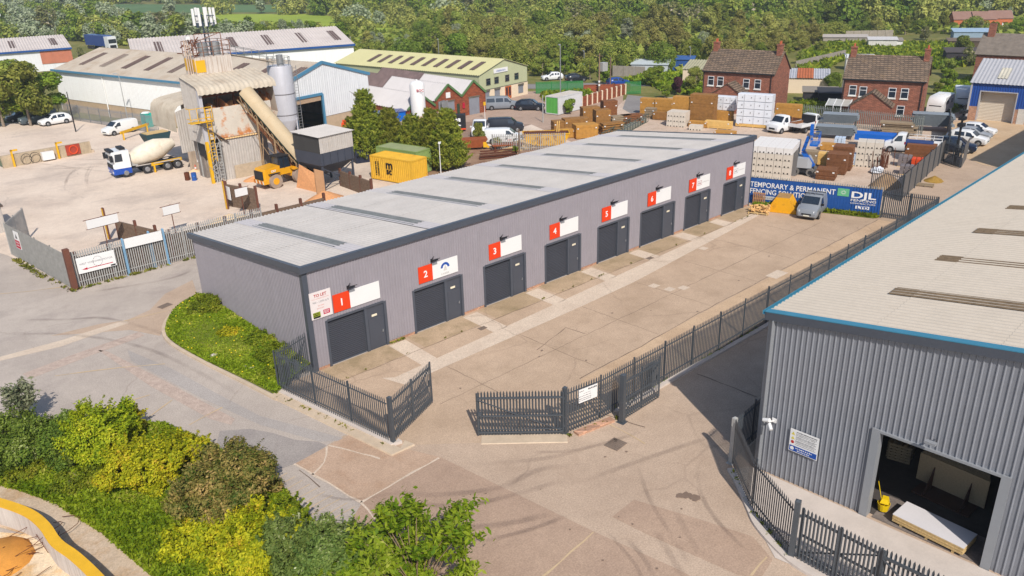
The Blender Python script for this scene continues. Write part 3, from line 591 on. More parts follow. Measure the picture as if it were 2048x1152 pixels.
mb = MB(); mb.bar(W3(-.15, -.33, WH-.12), W3(WL, -.33, WH-.12), .14, .02).bar(W3(-.15, -.41, WH-.05), W3(WL, -.41, WH-.05), .02, .16).bar(W3(-.15, -.26, WH-.05), W3(WL, -.26, WH-.05), .02, .16); mb.build('gutter', m_blueflash, wh, world=True)
mb = MB(); mb.bar(W3(-.06, .12, -.05), W3(-.06, .12, WH-.3), .03, .34, up=(U_.x, U_.y, 0)); mb.bar(W3(.12, -.05, -.05), W3(.12, -.05, WH-.3), .34, .03, up=(U_.x, U_.y, 0)); mb.build('corner_flashing', m_gjamb, wh, world=True)
mb = MB()
for v in (DV0, DV1):
    sgn = -1 if v == DV0 else 1
    q = [W2(-.075, v+sgn*.3), W2(.0, v+sgn*.3), W2(.0, v+sgn*.0), W2(.35, v), W2(.35, v-sgn*.03), W2(-.075, v-sgn*.03)]
    if sgn > 0: q = q[::-1]
    mb.prism(q, -.02, DZ+.12)
q = [W2(-.075, DV0+.03), W2(-.075, DV1-.03), W2(.3, DV1-.03), W2(.3, DV0+.03)]; mb.prism(q[::-1], DZ, DZ+.1)
mb.build('door_surround', m_gjamb, wh, world=True)
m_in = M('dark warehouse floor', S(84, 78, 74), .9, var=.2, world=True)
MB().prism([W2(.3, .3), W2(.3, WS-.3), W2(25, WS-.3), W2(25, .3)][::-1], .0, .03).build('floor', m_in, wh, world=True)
mb = MB(); mb.obox(W2(25, WS/2), V_*WS/2, .05, 8, 0).obox(W2(12.6, .35), U_*12.3, .05, 7.9, 0).obox(W2(12.6, WS-.35), U_*12.3, .05, 7.9, 0); mb.build('inner_wall', M('dark inside', S(70, 68, 66), .9), wh, world=True)
sheet('concrete_pavement', [W2(-.1, -.3), W2(-.1, 14), W2(-9, 30), W2(-14, 30), g2(1900, 1260), g2(1655, 1165), (5.25, -28.2), (5.1, -27.2), (6.9, -24.9), (8.9, -22.6)], .03, m_conc)
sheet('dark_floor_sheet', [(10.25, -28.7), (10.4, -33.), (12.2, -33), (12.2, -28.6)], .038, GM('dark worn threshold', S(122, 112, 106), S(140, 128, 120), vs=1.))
# things in and on the warehouse
m_osb = M('pale chipboard', S(196, 172, 138), .85, var=.12, vs=14); m_osbe = M('board edges', S(216, 184, 128), .85, var=.2, vs=10); m_wboard = M('white faced board', S(232, 226, 226), .6, var=.03)
t = thing('board_stack', 'low stack of white topped boards lying in the warehouse doorway', 'board stack', (11., -30.9, 0), R(-2.5))
mb = MB()
for k in range(7): j = rnd.uniform(-.02, .02); mb.box(-.62+j, .62+j, -1.42+j, 1.42+j, .16+.045*k, .16+.045*k+.04)
mb.build('boards', m_osbe, t); MB().box(-.63, .63, -1.43, 1.43, .475, .5).build('top_board', m_wboard, t); MB().box(-.6, .6, -1.1, -1., 0, .16).box(-.6, .6, 1., 1.1, 0, .16).box(-.6, .6, -.05, .05, 0, .16).build('bearers', m_osbe, t)
t = thing('sheet_pack', 'pack of speckled chipboard sheets standing on edge inside the warehouse', 'board stack', (13.9, -30.4, 0), R(-3))
mb = MB()
for k in range(6): mb.box(.06*k, .06*k+.05, -1.45+.03*k, 1.45-.02*k, .25, 1.62+.02*k)
mb.build('sheets', m_osb, t)
mb = MB()
for y in (-.8, .75): mb.box(-.9, .4, y-.03, y+.03, .15, .25).add([(-.75, y-.02, .2), (-.75, y+.02, .2), (-.02, y+.02, .25), (-.02, y-.02, .25), (-.02, y+.02, 1.2), (-.02, y-.02, 1.2)], [(0, 1, 2, 3), (0, 3, 5), (1, 4, 2), (0, 5, 4, 1), (3, 2, 4, 5)])
mb.box(-.9, .4, -1.2, 1.2, .08, .15); mb.build('stand', M('rusty steel stand', S(96, 70, 58), .8, .2), t)
m_yel = M('yellow plastic', S(244, 206, 20), .45, var=.04); m_grn = M('grey green plastic', S(120, 128, 120), .6)
t = thing('mop_bucket', 'small yellow mop bucket just inside the warehouse doorway', 'bucket', (10.95, -28.85, 0.04), .3)
MB().lathe([(.17, .06), (.24, .42), (.26, .42), (.2, .08)], 14).build('bucket', m_yel, t); MB().add([(-.1, -.2, .42), (.2, -.2, .42), (.2, .16, .42), (-.1, .16, .42), (-.04, -.14, .62), (.26, -.14, .62), (.26, .1, .62), (-.04, .1, .62)], [(4, 5, 6, 7), (0, 1, 5, 4), (1, 2, 6, 5), (2, 3, 7, 6), (3, 0, 4, 7)]).build('wringer', m_yel, t); MB().tube((0, 0, .1), (.1, .35, 1.35), .014, n=6).build('mop_handle', m_yel, t)
MB().tube((-.13, -.13, .03), (-.13, -.1, .03), .03, n=8).tube((.13, -.13, .03), (.13, -.1, .03), .03, n=8).tube((-.13, .13, .03), (-.13, .1, .03), .03, n=8).tube((.13, .13, .03), (.13, .1, .03), .03, n=8).build('castors', m_black, t)
t = thing('pallet', 'stack of wooden slats deep in the dark of the warehouse', 'pallet', (15.6, -27.6, .03), .2); mb = MB()
for k in range(6):
    for q in range(5): mb.box(-.6, .6, -.5+.23*q, -.36+.23*q, .15*k+.1, .15*k+.13)
    for yy in (-.55, 0, .5): mb.box(yy-.05, yy+.05, -.5, .5, .15*k, .15*k+.1)
mb.build('slats', m_osb, t)
t = thing('safety_sign', 'white and blue site safety notice with warning symbols on the ribbed warehouse wall', 'sign', W3(-.05, 1.42, 1.72), math.atan2(V_.y, V_.x))
# local x runs along the wall (v), -y would be into the wall -> outwards is +... (wall faces -u)
MB().box(0, 1.32, -.02, .0, 0, 1.12).build('board', m_white, t); MB().box(0.03, 1.29, -.024, -.02, .03, .3).build('blue_band', m_blue, t)
tx = M('dark print', S(70, 68, 72), .6)
m_yp = M('warning yellow', S(230, 210, 90), .6); dashes(t, tx, .3, 1.0, .95, .05, -.024, 18)
for k, z in enumerate((.92, .86, .78, .72, .66, .58, .52, .46, .38)): dashes(t, tx if k % 3 else m_grey, .28, z, .96-.06*(k % 2), .03 if k % 3 else .045, -.024, 15+k)
for z in (.9, .68): MB().add([(.06, -.024, z-.06), (.24, -.024, z-.06), (.15, -.024, z+.1)], [(0, 1, 2)]).build('warning_symbol', m_yp, t)
for z in (.48,): MB().add([(.15+.08*math.cos(q*PI/6), -.024, z+.08*math.sin(q*PI/6)) for q in range(12)], [tuple(range(12))]).build('warning_symbol', m_rt, t)
dashes(t, m_wtext, .32, .18, .8, .06, -.026, 9); dashes(t, m_wtext, .4, .08, .6, .05, -.026, 7)
MB().add([(.16+.09*math.cos(q*PI/6), -.026, .165+.09*math.sin(q*PI/6)) for q in range(12)], [tuple(range(12))]).build('symbol', m_wtext, t)
t = thing('security_camera', 'white security camera on a bracket at the warehouse corner', 'camera', W3(-.05, .62, 2.9), 0)
MB().box(-.06, 0, -.1, .1, -.1, .1).bar((-.03, 0, 0), (-.35, .05, .05), .06).build('bracket', m_white, t); MB().tube((-.35, .05, .12), (-.35, .35, .02), .1, .09, 10).tube((-.35, .05, -.05), (-.5, -.15, -.22), .08, n=10).build('camera_body', m_white, t)
t = thing('wall_floodlight', 'small dark floodlight above the open warehouse doorway', 'floodlight', W3(-.05, 7.15, 4.75), 0)
MB().bar((0, 0, 0), (-.3, 0, .05), .05).build('bracket', m_anth, t); MB().box(-.48, -.28, -.2, .2, -.02, .08).build('lamp_head', m_gjamb, t)
# ---------------------------------------------------------------- near fences
m_pal = M('anthracite powder coat', S(82, 87, 93), .42, .1, .03, spec=.5)
m_galv = M('weathered galvanised', S(184, 182, 178), .6, .15, .12, 2.)
m_kerb = M('kerb concrete', S(212, 190, 164), .9, var=.1, vs=1.5, bump=.3, world=True)
A1 = G(562, 782); A2 = G(787, 888); B1 = G(1130, 868); B2 = G(1244, 844)
palisade('palisade_fence', 'short dark fence from the end wall flashing to the roadside corner post', [(A1.x, A1.y), (-.12, .35)], 2.62, m_pal, ends=(True, False))
palisade('palisade_fence', 'dark palisade fence on a pale concrete kerb between grass bank and open gate', [(A1.x, A1.y), (A2.x-.1, A2.y+.2)], 2.62, m_pal, ends=(False, False), bay=3.1)
gatepost(A2, 2.72, m_pal, 'square dark gate post at the end of the concrete kerb', rz=.2)
L1 = G(866, 806); gate((A2.x+.18, A2.y+.15), (L1.x, L1.y), 2.62, m_pal, 'dark palisade gate leaf swung inwards from the kerbside post', 'open gates of the yard')
gatepost(B1, 2.72, m_pal, 'square dark gate post beside the low brick edging', rz=.2)
L2 = G(957, 873); gate((B1.x-.15, B1.y), (L2.x, L2.y), 2.62, m_pal, 'dark palisade gate leaf standing across the pale concrete footing', 'open gates of the yard')
fx = (8.1, -15.35)
palisade('palisade_fence', 'short dark fence bay carrying a small white notice', [(B1.x+.15, B1.y-.02), fx], 2.62, m_pal, ends=(False, True), bay=2.6)
gatepost(B2, 2.8, m_pal, 'thick dark gate post on a steel base plate outside the fence line', w=.26, rz=.1)
L3 = G(1318, 796); gate((B2.x+.2, B2.y+.05), (L3.x, L3.y), 2.62, m_pal, 'dark palisade gate leaf folded back along the long yard fence')
palisade('palisade_fence', 'long dark palisade fence along the yard beside the shaded lane', [fx, (51.6, -14.8), (50.75, -10.5)], 2.62, m_pal, ends=(False, True))
t = thing('fence_notice', 'small white notice with black writing fixed to the gate side fence bay', 'sign', (6.95, -15.4, 1.62), R(-8)); MB().box(-.6, .6, -.02, 0, 0, .76).build('board', m_white, t)
dashes(t, tx, .0, .6, .58, .1, -.022, 6); dashes(t, tx, -.56, .62, .3, .04, -.022, 3); dashes(t, m_grey, -.3, .46, .5, .03, -.022, 4)
for z in (.33, .2, .1): dashes(t, tx, -.58, z, .8, .04, -.022, 9)
def kerb(name, label, pts, w, h, mat, z0=-.05):
    P = [Vector(p[:2]) for p in pts]; rings = []
    for i, p in enumerate(P):
        d = (P[min(i+1, len(P)-1)]-P[max(i-1, 0)]).normalized(); n = Vector((-d.y, d.x))*w/2; rings.append([(p.x-n.x, p.y-n.y, z0), (p.x+n.x, p.y+n.y, z0), (p.x+n.x*.85, p.y+n.y*.85, h), (p.x-n.x*.85, p.y-n.y*.85, h)])
    o = MB().loft(rings).build(name, mat); o['kind'] = 'structure'; return o
kerb('kerb', '', curve_pts(pxs([(395, 606), (352, 622), (332, 645), (328, 668), (345, 690), (400, 722), (480, 762), (555, 800)]), 8), .25, .12, m_kerb)
kerb('kerb', '', [(A1.x-.45, A1.y-.1), (A2.x-.35, A2.y-.75), (A2.x+.6, A2.y-.55)], .75, .1, m_kerb)
kerb('kerb', '', [(A1.x-.1, A1.y), (A2.x-.05, A2.y-.1), (A2.x+.35, A2.y-.1)], .4, .16, m_conc)
kerb('kerb', '', [(L2.x-.1, L2.y-.35), (B1.x-.2, B1.y-.35)], .9, .05, m_kerb)
kerb('brick_edging', '', [(B1.x+.35, B1.y-.45), (8.35, -15.85)], .45, .14, m_brick)
kerb('kerb', '', [(9.1, -15.45), (52, -15.3)], .35, .12, m_conc)
kerb('kerb', '', curve_pts(pxs([(1461, 940), (1480, 975), (1500, 1022), (1520, 1060), (1580, 1122), (1650, 1165), (1720, 1205)]), 6), .35, .12, m_conc)
R1 = G(1462, 926); R2 = G(1499, 1013); R3 = G(1582, 1114)
gatepost(R1, 2.5, m_galv, 'pale galvanised gate post standing in the shadow edge near the warehouse corner', w=.2)
palisade('palisade_fence', 'dark palisade fence from the galvanised post to the roadside gate post', [(R1.x-.05, R1.y-.1), (R2.x, R2.y), (R3.x, R3.y+.15)], 2.55, m_pal, ends=(False, False), bay=3.2)
palisade('palisade_fence', 'dark palisade fence in shadow running along the warehouse side wall', [(R1.x+.1, R1.y+.05), (16.5, -21.6)], 2.4, m_pal, ends=(False, True))
gatepost(R3, 2.75, m_pal, 'square dark gate post at the pavement in front of the warehouse', w=.22, rz=.3)
R4 = G(1905, 1285); R5 = G(1745, 1203)
gate((R3.x+.05, R3.y-.2), (R5.x, R5.y), 2.55, m_pal, 'dark palisade gate leaf across the warehouse forecourt, hinged on the kerb post'); gate((R4.x, R4.y), (R5.x+.0, R5.y-.1), 2.55, m_pal, 'dark palisade gate leaf at the bottom right corner in front of the doorway')

tufts([(5.3, -.12), (7.2, -.12)], 8, 1, 'weeds at the foot of the lilac wall', .06); tufts([(9, -15.3), (51, -15.)], 60, 2, 'weeds along the foot of the long dark fence', .08); tufts([(B1.x, B1.y-.3), (8.4, -15.9), (9.2, -16.1)], 14, 3, 'weeds by the brick edging and gate posts', .07); tufts([(A1.x-.5, A1.y), (A2.x-.4, A2.y-.3)], 16, 4, 'weeds along the kerb of the roadside fence', .07); tufts([g2(1462, 940), g2(1500, 1020), g2(1580, 1122)], 14, 5, 'weeds along the pavement kerb', .07); tufts([(-6, 24.6), (3, 24.9), (12, 25.1)], 70, 6, 'weeds along the foot of the galvanised fence', .18, .14); tufts([g2(30, 520), g2(90, 556), g2(148, 584)], 46, 7, 'dry weeds at the foot of the roadside fence', .14, .13); tufts([(.2, -2.), (46, -1.85)], 22, 8, 'tiny weeds in the slab joint', .05, .06)
# ---------------------------------------------------------------- near planting
m_bark = M('grey brown bark', S(120, 104, 88), .9, var=.2, vs=6)
m_soil = GM('bare soil', S(150, 120, 90), S(176, 146, 112), vs=.8)
m_turf = GM('turf', S(98, 112, 32), S(128, 134, 48), vs=.6, bump=.6)
lf_grass = leafmat('grass blades', S(104, 132, 14), S(164, 180, 36), S(196, 192, 84), trans=.35)
lf_dk = leafmat('dark bush leaves', S(76, 100, 28), S(136, 152, 54), S(190, 196, 130), trans=.3)
lf_gold = leafmat('golden bush leaves', S(138, 152, 16), S(222, 210, 40), S(232, 190, 60), .9, trans=.35)
lf_olive = leafmat('olive brown bush leaves', S(72, 96, 26), S(160, 140, 74), S(200, 166, 104), 1.4, trans=.25)
lf_gg = leafmat('grey green bush leaves', S(84, 108, 44), S(138, 152, 74), S(204, 206, 160), trans=.3)
lf_bright = leafmat('bright green leaves', S(98, 132, 16), S(166, 182, 44), S(196, 204, 90), trans=.4)
lf_mix = leafmat('mid green leaves', S(90, 118, 18), S(154, 166, 36), S(186, 182, 60), trans=.3)
m_stem = M('pale stem', S(150, 126, 100), .85)
m_flower = M('yellow flower', S(250, 220, 40), .6, var=.05); m_stone = M('pale stone', S(206, 196, 182), .9, var=.12, vs=6, bump=.5)
def pip(p, poly):
    x, y = p; c = False; n = len(poly)
    for i in range(n):
        x1, y1 = poly[i]; x2, y2 = poly[i-1]
        if (y1 > y) != (y2 > y) and x < (x2-x1)*(y-y1)/(y2-y1)+x1: c = not c
    return c
def scatter(poly, n, seed):
    r = random.Random(seed); xs = [p[0] for p in poly]; ys = [p[1] for p in poly]; out = []
    while len(out) < n:
        p = (r.uniform(min(xs), max(xs)), r.uniform(min(ys), max(ys)))
        if pip(p, poly): out.append(p)
    return out
def grass(name, poly, n, size, seed, mat, zf=lambda p: 0., label=None, h=.08):
    P = scatter(poly, n, seed); r = np.random.default_rng(seed); A = np.array([(p[0], p[1], zf(p)+r.uniform(0, h)) for p in P])
    V, Q = leaves(A, size, seed, up=.1, asp=2.2); o = bpy.data.objects.new(name, npmesh(name, V, Q, mat)); link(o); o['kind'] = 'stuff'
    o['label'] = label or 'patch of grass and weeds'; return o
# the grass bank at the end wall
kp = [Vector(q) for q in curve_pts(pxs([(398, 603), (356, 622), (337, 645), (333, 668), (350, 688), (404, 719), (484, 758), (552, 792)]), 3)]
n_ = len(kp); rings = []
for t_, z in ((0, .08), (.25, .3), (.6, .5), (1., .55)):
    rings.append([(p.x+(-.04-p.x)*t_, p.y+((.3+15.2*(1-i/(n_-1)))-p.y)*t_, z*(1 if t_ else 1)) for i, p in enumerate(kp)])
mb = MB(); vs = [p for r_ in rings for p in r_]; mb.add(vs, [(j*n_+i, j*n_+i+1, (j+1)*n_+i+1, (j+1)*n_+i) for j in range(3) for i in range(n_-1)])
o = mb.build('grass_bank', m_turf, smooth=True); o['kind'] = 'structure'
if o.data.polygons[5].normal.z < 0: o.data.flip_normals()
bp = [(p.x, p.y) for p in kp]+[(-.1, .4), (-.1, 15.3)]
def zb(p): return .1+.45*min(1, max(0, (p[0]+4)/3.5))
grass('grass', bp, 29400, .085, 3, lf_grass, zb, 'rough green grass on the bank by the end wall', .12)
def bush(name, label, p, Rr, h, n, leaf, mat, seed, nc=14, z=0., group=None, cat='bush', sprays=0, stems=True, asp=1.7):
    t = thing(name, label, cat, (p[0], p[1], z), 0, group)
    if stems:
        mb = MB(); r = random.Random(seed)
        for i in range(7):
            a = r.uniform(0, 2*PI); e = Vector((math.cos(a)*Rr*.5, math.sin(a)*Rr*.5, h*r.uniform(.55, .8))); mb.tube((math.cos(a)*.1, math.sin(a)*.1, 0), e*.5, .035, .025, 5); mb.tube(e*.5, e, .025, .01, 5)
        mb.build('stems', m_bark, t)
    r = np.random.default_rng(seed); cs = []; rs = []
    for i in range(nc):
        a = r.uniform(0, 2*PI); q = Rr*.7*math.sqrt(r.uniform(0, 1)); zz = h*(.25+.5*r.uniform()*(1-.5*q/Rr)); k = Rr*r.uniform(.28, .45)
        cs.append((q*math.cos(a), q*math.sin(a), zz)); rs.append((k, k, min(k, h*.34)))
    for i in range(nc):      # smaller outlying tufts break the outline
        a = r.uniform(0, 2*PI); q = Rr*r.uniform(.55, 1.08); zz = h*r.uniform(.2, .95)*(1-.25*q/Rr); k = Rr*r.uniform(.1, .2); cs.append((q*math.cos(a), q*math.sin(a), zz)); rs.append((k, k, k*1.3))
    P, d = clumps(seed, int(n*1.35), cs, rs, .35); P, d = ragged(P, d, seed, 1.9, -.02, .3, .85); P = P+r.normal(size=P.shape)*.06
    if not sprays and h > .85: sprays = int(18*Rr)
    if sprays:
        ex = []; en = []
        for i in range(sprays):
            a = r.uniform(0, 2*PI); q = Rr*.75*math.sqrt(r.uniform()); b0 = np.array([q*math.cos(a), q*math.sin(a), h*(.35+.4*(1-q/Rr))]); dr = np.array([math.cos(a)*.7+.25, math.sin(a)*.7-.25, r.uniform(.4, 1.2)]); dr /= np.linalg.norm(dr); ln = r.uniform(.45, 1.15)*h*.5
            for k in range(70): s = r.uniform(); ex.append(b0+dr*ln*s+r.normal(size=3)*.07*(1-.75*s)); en.append(dr)
        P = np.vstack([P, ex]); d = np.vstack([d, en])
    ok = P[:, 2] > .03; P = P[ok]; d = d[ok]
    V, Q = leaves(P, leaf, seed+5, nrm=d, asp=asp); o = bpy.data.objects.new('foliage', npmesh('foliage', V, Q, mat)); link(o, t); return t
bush('shrub', 'leafy shrub with yellow flowers at the rear corner of the end wall', (-1.0, 12.8), 1.1, 1.0, 6720, .085, lf_mix, 11, z=.4)
bush('shrub', 'low shrub halfway along the grass bank by the end wall', (-.8, 5.4), .85, .55, 4620, .085, lf_mix, 12, z=.4)
bush('shrub', 'yellow flecked shrub on the grass bank in front of the end wall', (-1.6, 8.), .7, .4, 2730, .085, lf_gold, 13, z=.3)
bush('shrub', 'bright green shrub on the bank beside the short dark fence', (-1.1, 2.7), 1.0, .85, 6300, .085, lf_bright, 14, z=.4)
bush('shrub', 'small shrub at the low end of the bank touching the kerb fence', (-2.0, 1.1), .55, .45, 2100, .085, lf_mix, 15, z=.25)
bush('shrub', 'lowest weedy clump on the bank right of the rocks', (-1.5, 4.0), .55, .4, 900, .11, lf_bright, 16, z=.3)
fp = scatter(bp, 46, 9); mb = MB()
for p in fp: mb.lathe([(.0, .0), (.05, .02), (.045, .05), (0., .06)], 6, p); mb.v[-24:] = [(x, y, z+zb(p)+.12) for x, y, z in mb.v[-24:]]
o = mb.build('wildflowers', m_flower); o['kind'] = 'stuff'; o['label'] = 'scattered yellow flowers on the grass bank'
for i, (px, py, s_) in enumerate([(430, 716, .32), (441, 722, .2), (496, 740, .33), (507, 744, .4), (484, 742, .18), (447, 728, .15)]):
    g = G(px, py); t = MB(); r = random.Random(i); ring = []
    for z, k in ((-.05, .8), (.12, 1.), (.3, .75), (.4, .3)): ring.append([(math.cos(a*PI/4)*s_*k*r.uniform(.8, 1.15), math.sin(a*PI/4)*s_*.75*k*r.uniform(.8, 1.15), z*s_*1.6) for a in range(8)])
    o = t.loft(ring).build('rock', m_stone, smooth=True, ang=30); o.location = (g.x, g.y, .1)
    tag(o, ['pale rock upper of the pair on the kerbed bank', 'small pale rock beside the upper rock on the bank', 'rounded pale rock near the lower end of the bank', 'largest pale boulder at the lower end of the bank', 'small stone left of the two boulders on the bank', 'tiny stone between upper rocks and boulders on the bank'][i], 'rock', 'rocks on the grass bank')
# the hedge and bank at bottom left
gp = pxs([(-60, 880), (0, 870), (130, 840), (330, 850), (440, 900), (560, 970), (640, 1060), (760, 1152), (900, 1260), (520, 1260), (390, 1190), (300, 1152), (205, 1070), (110, 1010), (45, 985), (-60, 960)])
sheet('verge', gp, .03, m_turf)
grass('grass', gp, 90000, .1, 5, lf_grass, label='green grass and ground ivy under the foreground hedge', h=.25)
H = G
def hb(px, py): q = G(px, py); return (q.x, q.y)
hedge = 'shrubs of the foreground hedge'
bush('shrub', 'dark green shrub at the left edge of the foreground hedge', hb(15, 915), 2.6, 1.9, 31500, .085, lf_dk, 21, 18, group=hedge)
bush('shrub', 'dark leaved shrub with silvery flecks below the thin sapling', hb(118, 905), 2.0, 1.7, 23100, .085, lf_dk, 22, 15, group=hedge)
bush('shrub', 'tall yellow green shrub with a pointed crest in the foreground hedge', hb(205, 905), 1.9, 2.5, 23100, .085, leafmat('yellow green leaves', S(112, 138, 16), S(196, 200, 36), S(228, 212, 64), .9, trans=.35), 23, 15, group=hedge, sprays=60)
bush('shrub', 'golden shrub with upswept sprays left of the brown bush', hb(295, 960), 2.0, 2.0, 27300, .085, lf_gold, 24, 16, group=hedge, sprays=80)
bush('shrub', 'broad olive brown shrub, the tallest of the foreground hedge', hb(462, 1015), 2.35, 2.7, 39900, .085, lf_olive, 25, 20, group=hedge)
bush('shrub', 'low lime yellow shrub in front of the brown bush', hb(400, 1085), 1.35, 1.0, 10920, .085, lf_gold, 28, 12, group=hedge, sprays=30)
bush('shrub', 'golden shrub at the bottom edge right of the brown bush', hb(520, 1115), 1.75, 1.9, 25200, .085, lf_gold, 26, 15, group=hedge, sprays=60)
bush('shrub', 'grey green shrub at the bottom edge beside the golden bush', hb(610, 1140), 1.7, 2.2, 25200, .085, lf_gg, 27, 15, group=hedge, sprays=34)
bush('shrub', 'leafy grey green shrub with upright twigs at the bottom edge', hb(690, 1165), 1.8, 2.3, 25200, .085, lf_gg, 29, 15, group=hedge, sprays=46)
bush('shrub', 'mid green shrub at the foot of the bright sapling', hb(770, 1185), 1.8, 2.0, 25200, .085, lf_mix, 30, 15, group=hedge)
bush('shrub', 'low green shrub where hedge and grass meet at the left edge', hb(45, 945), 1.2, .6, 7000, .085, lf_mix, 31, 12, group=hedge)
bush('shrub', 'low green shrub in the grass below the golden shrub', hb(165, 965), 1.1, .5, 6000, .085, lf_mix, 32, 12, group=hedge)
def sapling(label, p, h, Rr, nst, mat, leaf, seed, perst=60, bark=None):
    t = thing('sapling', label, 'young tree', (p[0], p[1], 0)); r = np.random.default_rng(seed); mb = MB(); P = []; N = []
    for i in range(nst):
        a = 2*PI*i/nst+r.uniform(-.4, .4); q = Rr*r.uniform(.25, 1.); b0 = Vector((r.uniform(-.1, .1), r.uniform(-.1, .1), 0)); e = Vector((math.cos(a)*q, math.sin(a)*q, h*r.uniform(.6, 1.)*(1-.3*q/Rr))); md = b0.lerp(e, .5)+Vector((0, 0, h*.12))
        mb.tube(b0, md, .03, .02, 5); mb.tube(md, e, .02, .007, 5)
        for k in range(perst):
            s = r.uniform(.3, 1); c = (b0.lerp(md, s*2) if s < .5 else md.lerp(e, s*2-1)); k_ = .2 if s > .75 else .3
            P.append(np.array(c)+r.normal(size=3)*k_*.75); N.append((0, 0, .6))
    mb.build('stems', bark or m_stem, t); V, Q = leaves(np.array(P), leaf, seed, nrm=np.array(N), asp=2.); link(bpy.data.objects.new('foliage', npmesh('foliage', V, Q, mat)), t); return t
for lb_, px_, py_, R_, h_, m__, sd in (('thin golden wisps growing through the gap behind the brown bush', 372, 925, 1.1, 1.5, lf_gold, 61), ('small dark green tuft between golden shrubs and the brown bush', 385, 1010, .9, 1.2, lf_dk, 62), ('yellow green wisps between the brown and grey green shrubs', 572, 1070, 1.0, 1.6, lf_mix, 63), ('dark tuft in front of the pointed yellow green shrub', 150, 925, 1.0, 1.4, lf_dk, 64), ('lime tuft at the foot of the grey green shrub', 645, 1185, 1.1, 1.5, lf_bright, 65), ('golden tuft at the roadside behind the tall yellow green shrub', 255, 868, .9, 1.4, lf_gold, 66)):
    bush('shrub', lb_, hb(px_, py_), R_, h_, 4200, .085, m__, sd, 7, group=hedge, sprays=40)
def sapling2(label, p, h, Rr, nst, mat, leaf, seed):
    "open crown: forked stems with leaf bunches at the twig ends"
    t = thing('sapling', label, 'young tree', (p[0], p[1], 0)); r = np.random.default_rng(seed); mb = MB(); P = []; N = []
    for i in range(nst):
        a = 2*PI*i/nst+r.uniform(-.5, .5); q = Rr*math.sqrt(r.uniform(.08, 1.)); e = Vector((math.cos(a)*q, math.sin(a)*q, h*r.uniform(.45, 1.)*(1-.35*(q/Rr)**2))); b0 = Vector((r.uniform(-.15, .15), r.uniform(-.15, .15), 0)); md = b0.lerp(e, .5)+Vector((0, 0, h*.1))
        mb.tube(b0, md, .03, .018, 5); mb.tube(md, e, .018, .006, 5)
        for tw in range(4):
            s0 = r.uniform(.45, 1.); c = md.lerp(e, s0); tip = c+Vector((r.normal()*.3, r.normal()*.3, r.uniform(.05, .5))); mb.tube(c, tip, .008, .004, 4)
            for k in range(34): f = r.uniform(); x = np.array(c.lerp(tip, f)); P.append(x+r.normal(size=3)*(.09+.05*f)); N.append((r.normal()*.4, r.normal()*.4, .5))
    mb.build('stems', m_stem, t); V, Q = leaves(np.array(P), leaf, seed, nrm=np.array(N), asp=2.2); link(bpy.data.objects.new('foliage', npmesh('foliage', V, Q, mat)), t); return t
sapling2('bright green cherry sapling leaning over the road at the bottom edge', hb(838, 1200), 4.6, 3.0, 44, lf_bright, .12, 41)
sapling2('thin silvery sapling above the dark shrubs at the left', hb(52, 852), 2.9, .75, 9, leafmat('silver sapling leaves', S(116, 130, 90), S(176, 180, 142), trans=.3), .12, 42)
# pit wall, path and scrap mesh in the bottom left corner
m_pit = GM('pale sandy floor', S(232, 206, 170), S(240, 218, 186), vs=.5, dirt=(S(222, 170, 100), .35, .5, .62, .8))
sheet('path', pxs([(-60, 950), (45, 985), (110, 1008), (205, 1068), (300, 1152), (390, 1200), (250, 1260), (160, 1152), (90, 1080), (-60, 1040)]), .034, GM('worn path', S(202, 178, 150), S(214, 190, 164), vs=.5, dirt=(S(196, 158, 116), .7, .5, .65, .7)))
sheet('pit_floor', pxs([(-200, 1050), (60, 1070), (130, 1120), (200, 1200), (150, 1300), (-300, 1300)]), .03, m_pit)
wl = [G(*q, 1.15) for q in [(-60, 990), (0, 1004), (55, 1024), (88, 1050), (112, 1084), (150, 1112), (196, 1156), (240, 1210)]]
t = thing('concrete_wall', 'pale concrete wall with a yellow painted top curving through the bottom left corner', 'wall', (wl[0].x, wl[0].y, 0))
P = curve_pts([(q.x, q.y) for q in wl], 4)
def wallrings(w, z0, z1):
    out = []
    for i, p in enumerate(P):
        d = (P[min(i+1, len(P)-1)]-P[max(i-1, 0)]).normalized(); n = Vector((-d.y, d.x))*w/2; out.append([(p.x-n.x, p.y-n.y, z0), (p.x+n.x, p.y+n.y, z0), (p.x+n.x, p.y+n.y, z1), (p.x-n.x, p.y-n.y, z1)])
    return out
MB().loft(wallrings(.36, -.05, 1.08)).build('wall_body', M('stained wall concrete', S(220, 208, 198), .9, var=.08, vs=1, streak=(S(170, 150, 136), .6)), t, world=True)
for i in range(0, len(P)-4, 4):
    rr = wallrings(.42, 1.083, 1.16)[i:i+5]; MB().loft(rr).build('yellow_coping', M('yellow coping paint', S(244, 186, 40), .6, var=.08, vs=2), t, world=True)
m_rust = M('rusty steel', S(110, 62, 40), .85, .2, .25, 5)
t = thing('scrap_mesh', 'tangle of rusty steel mesh and hoops lying in the sandy pit', 'scrap steel', (*hb(40, 1120), .03)); r = random.Random(5)
for k in range(16):
    mb = MB(); c = Vector((r.uniform(-1.8, 1.4), r.uniform(-1.2, 1.2), r.uniform(.05, .5))); rad = r.uniform(.5, 1.3); a0 = r.uniform(0, 6); tl = r.uniform(-.3, .3)
    pts = [c+Vector((math.cos(a0+q*.5)*rad, math.sin(a0+q*.5)*rad*.7, math.sin(q*.5)*tl)) for q in range(9)]
    for q in range(8): mb.tube(pts[q], pts[q+1], .014, n=5)
    mb.build('hoop', m_rust, t)
mb = MB()
for k in range(9): a = Vector((r.uniform(-2, 1.5), r.uniform(-1.3, 1.3), .1)); b = a+Vector((r.uniform(-1.2, 1.2), r.uniform(-1, 1), r.uniform(0, .5))); mb.tube(a, b, .014, n=5)
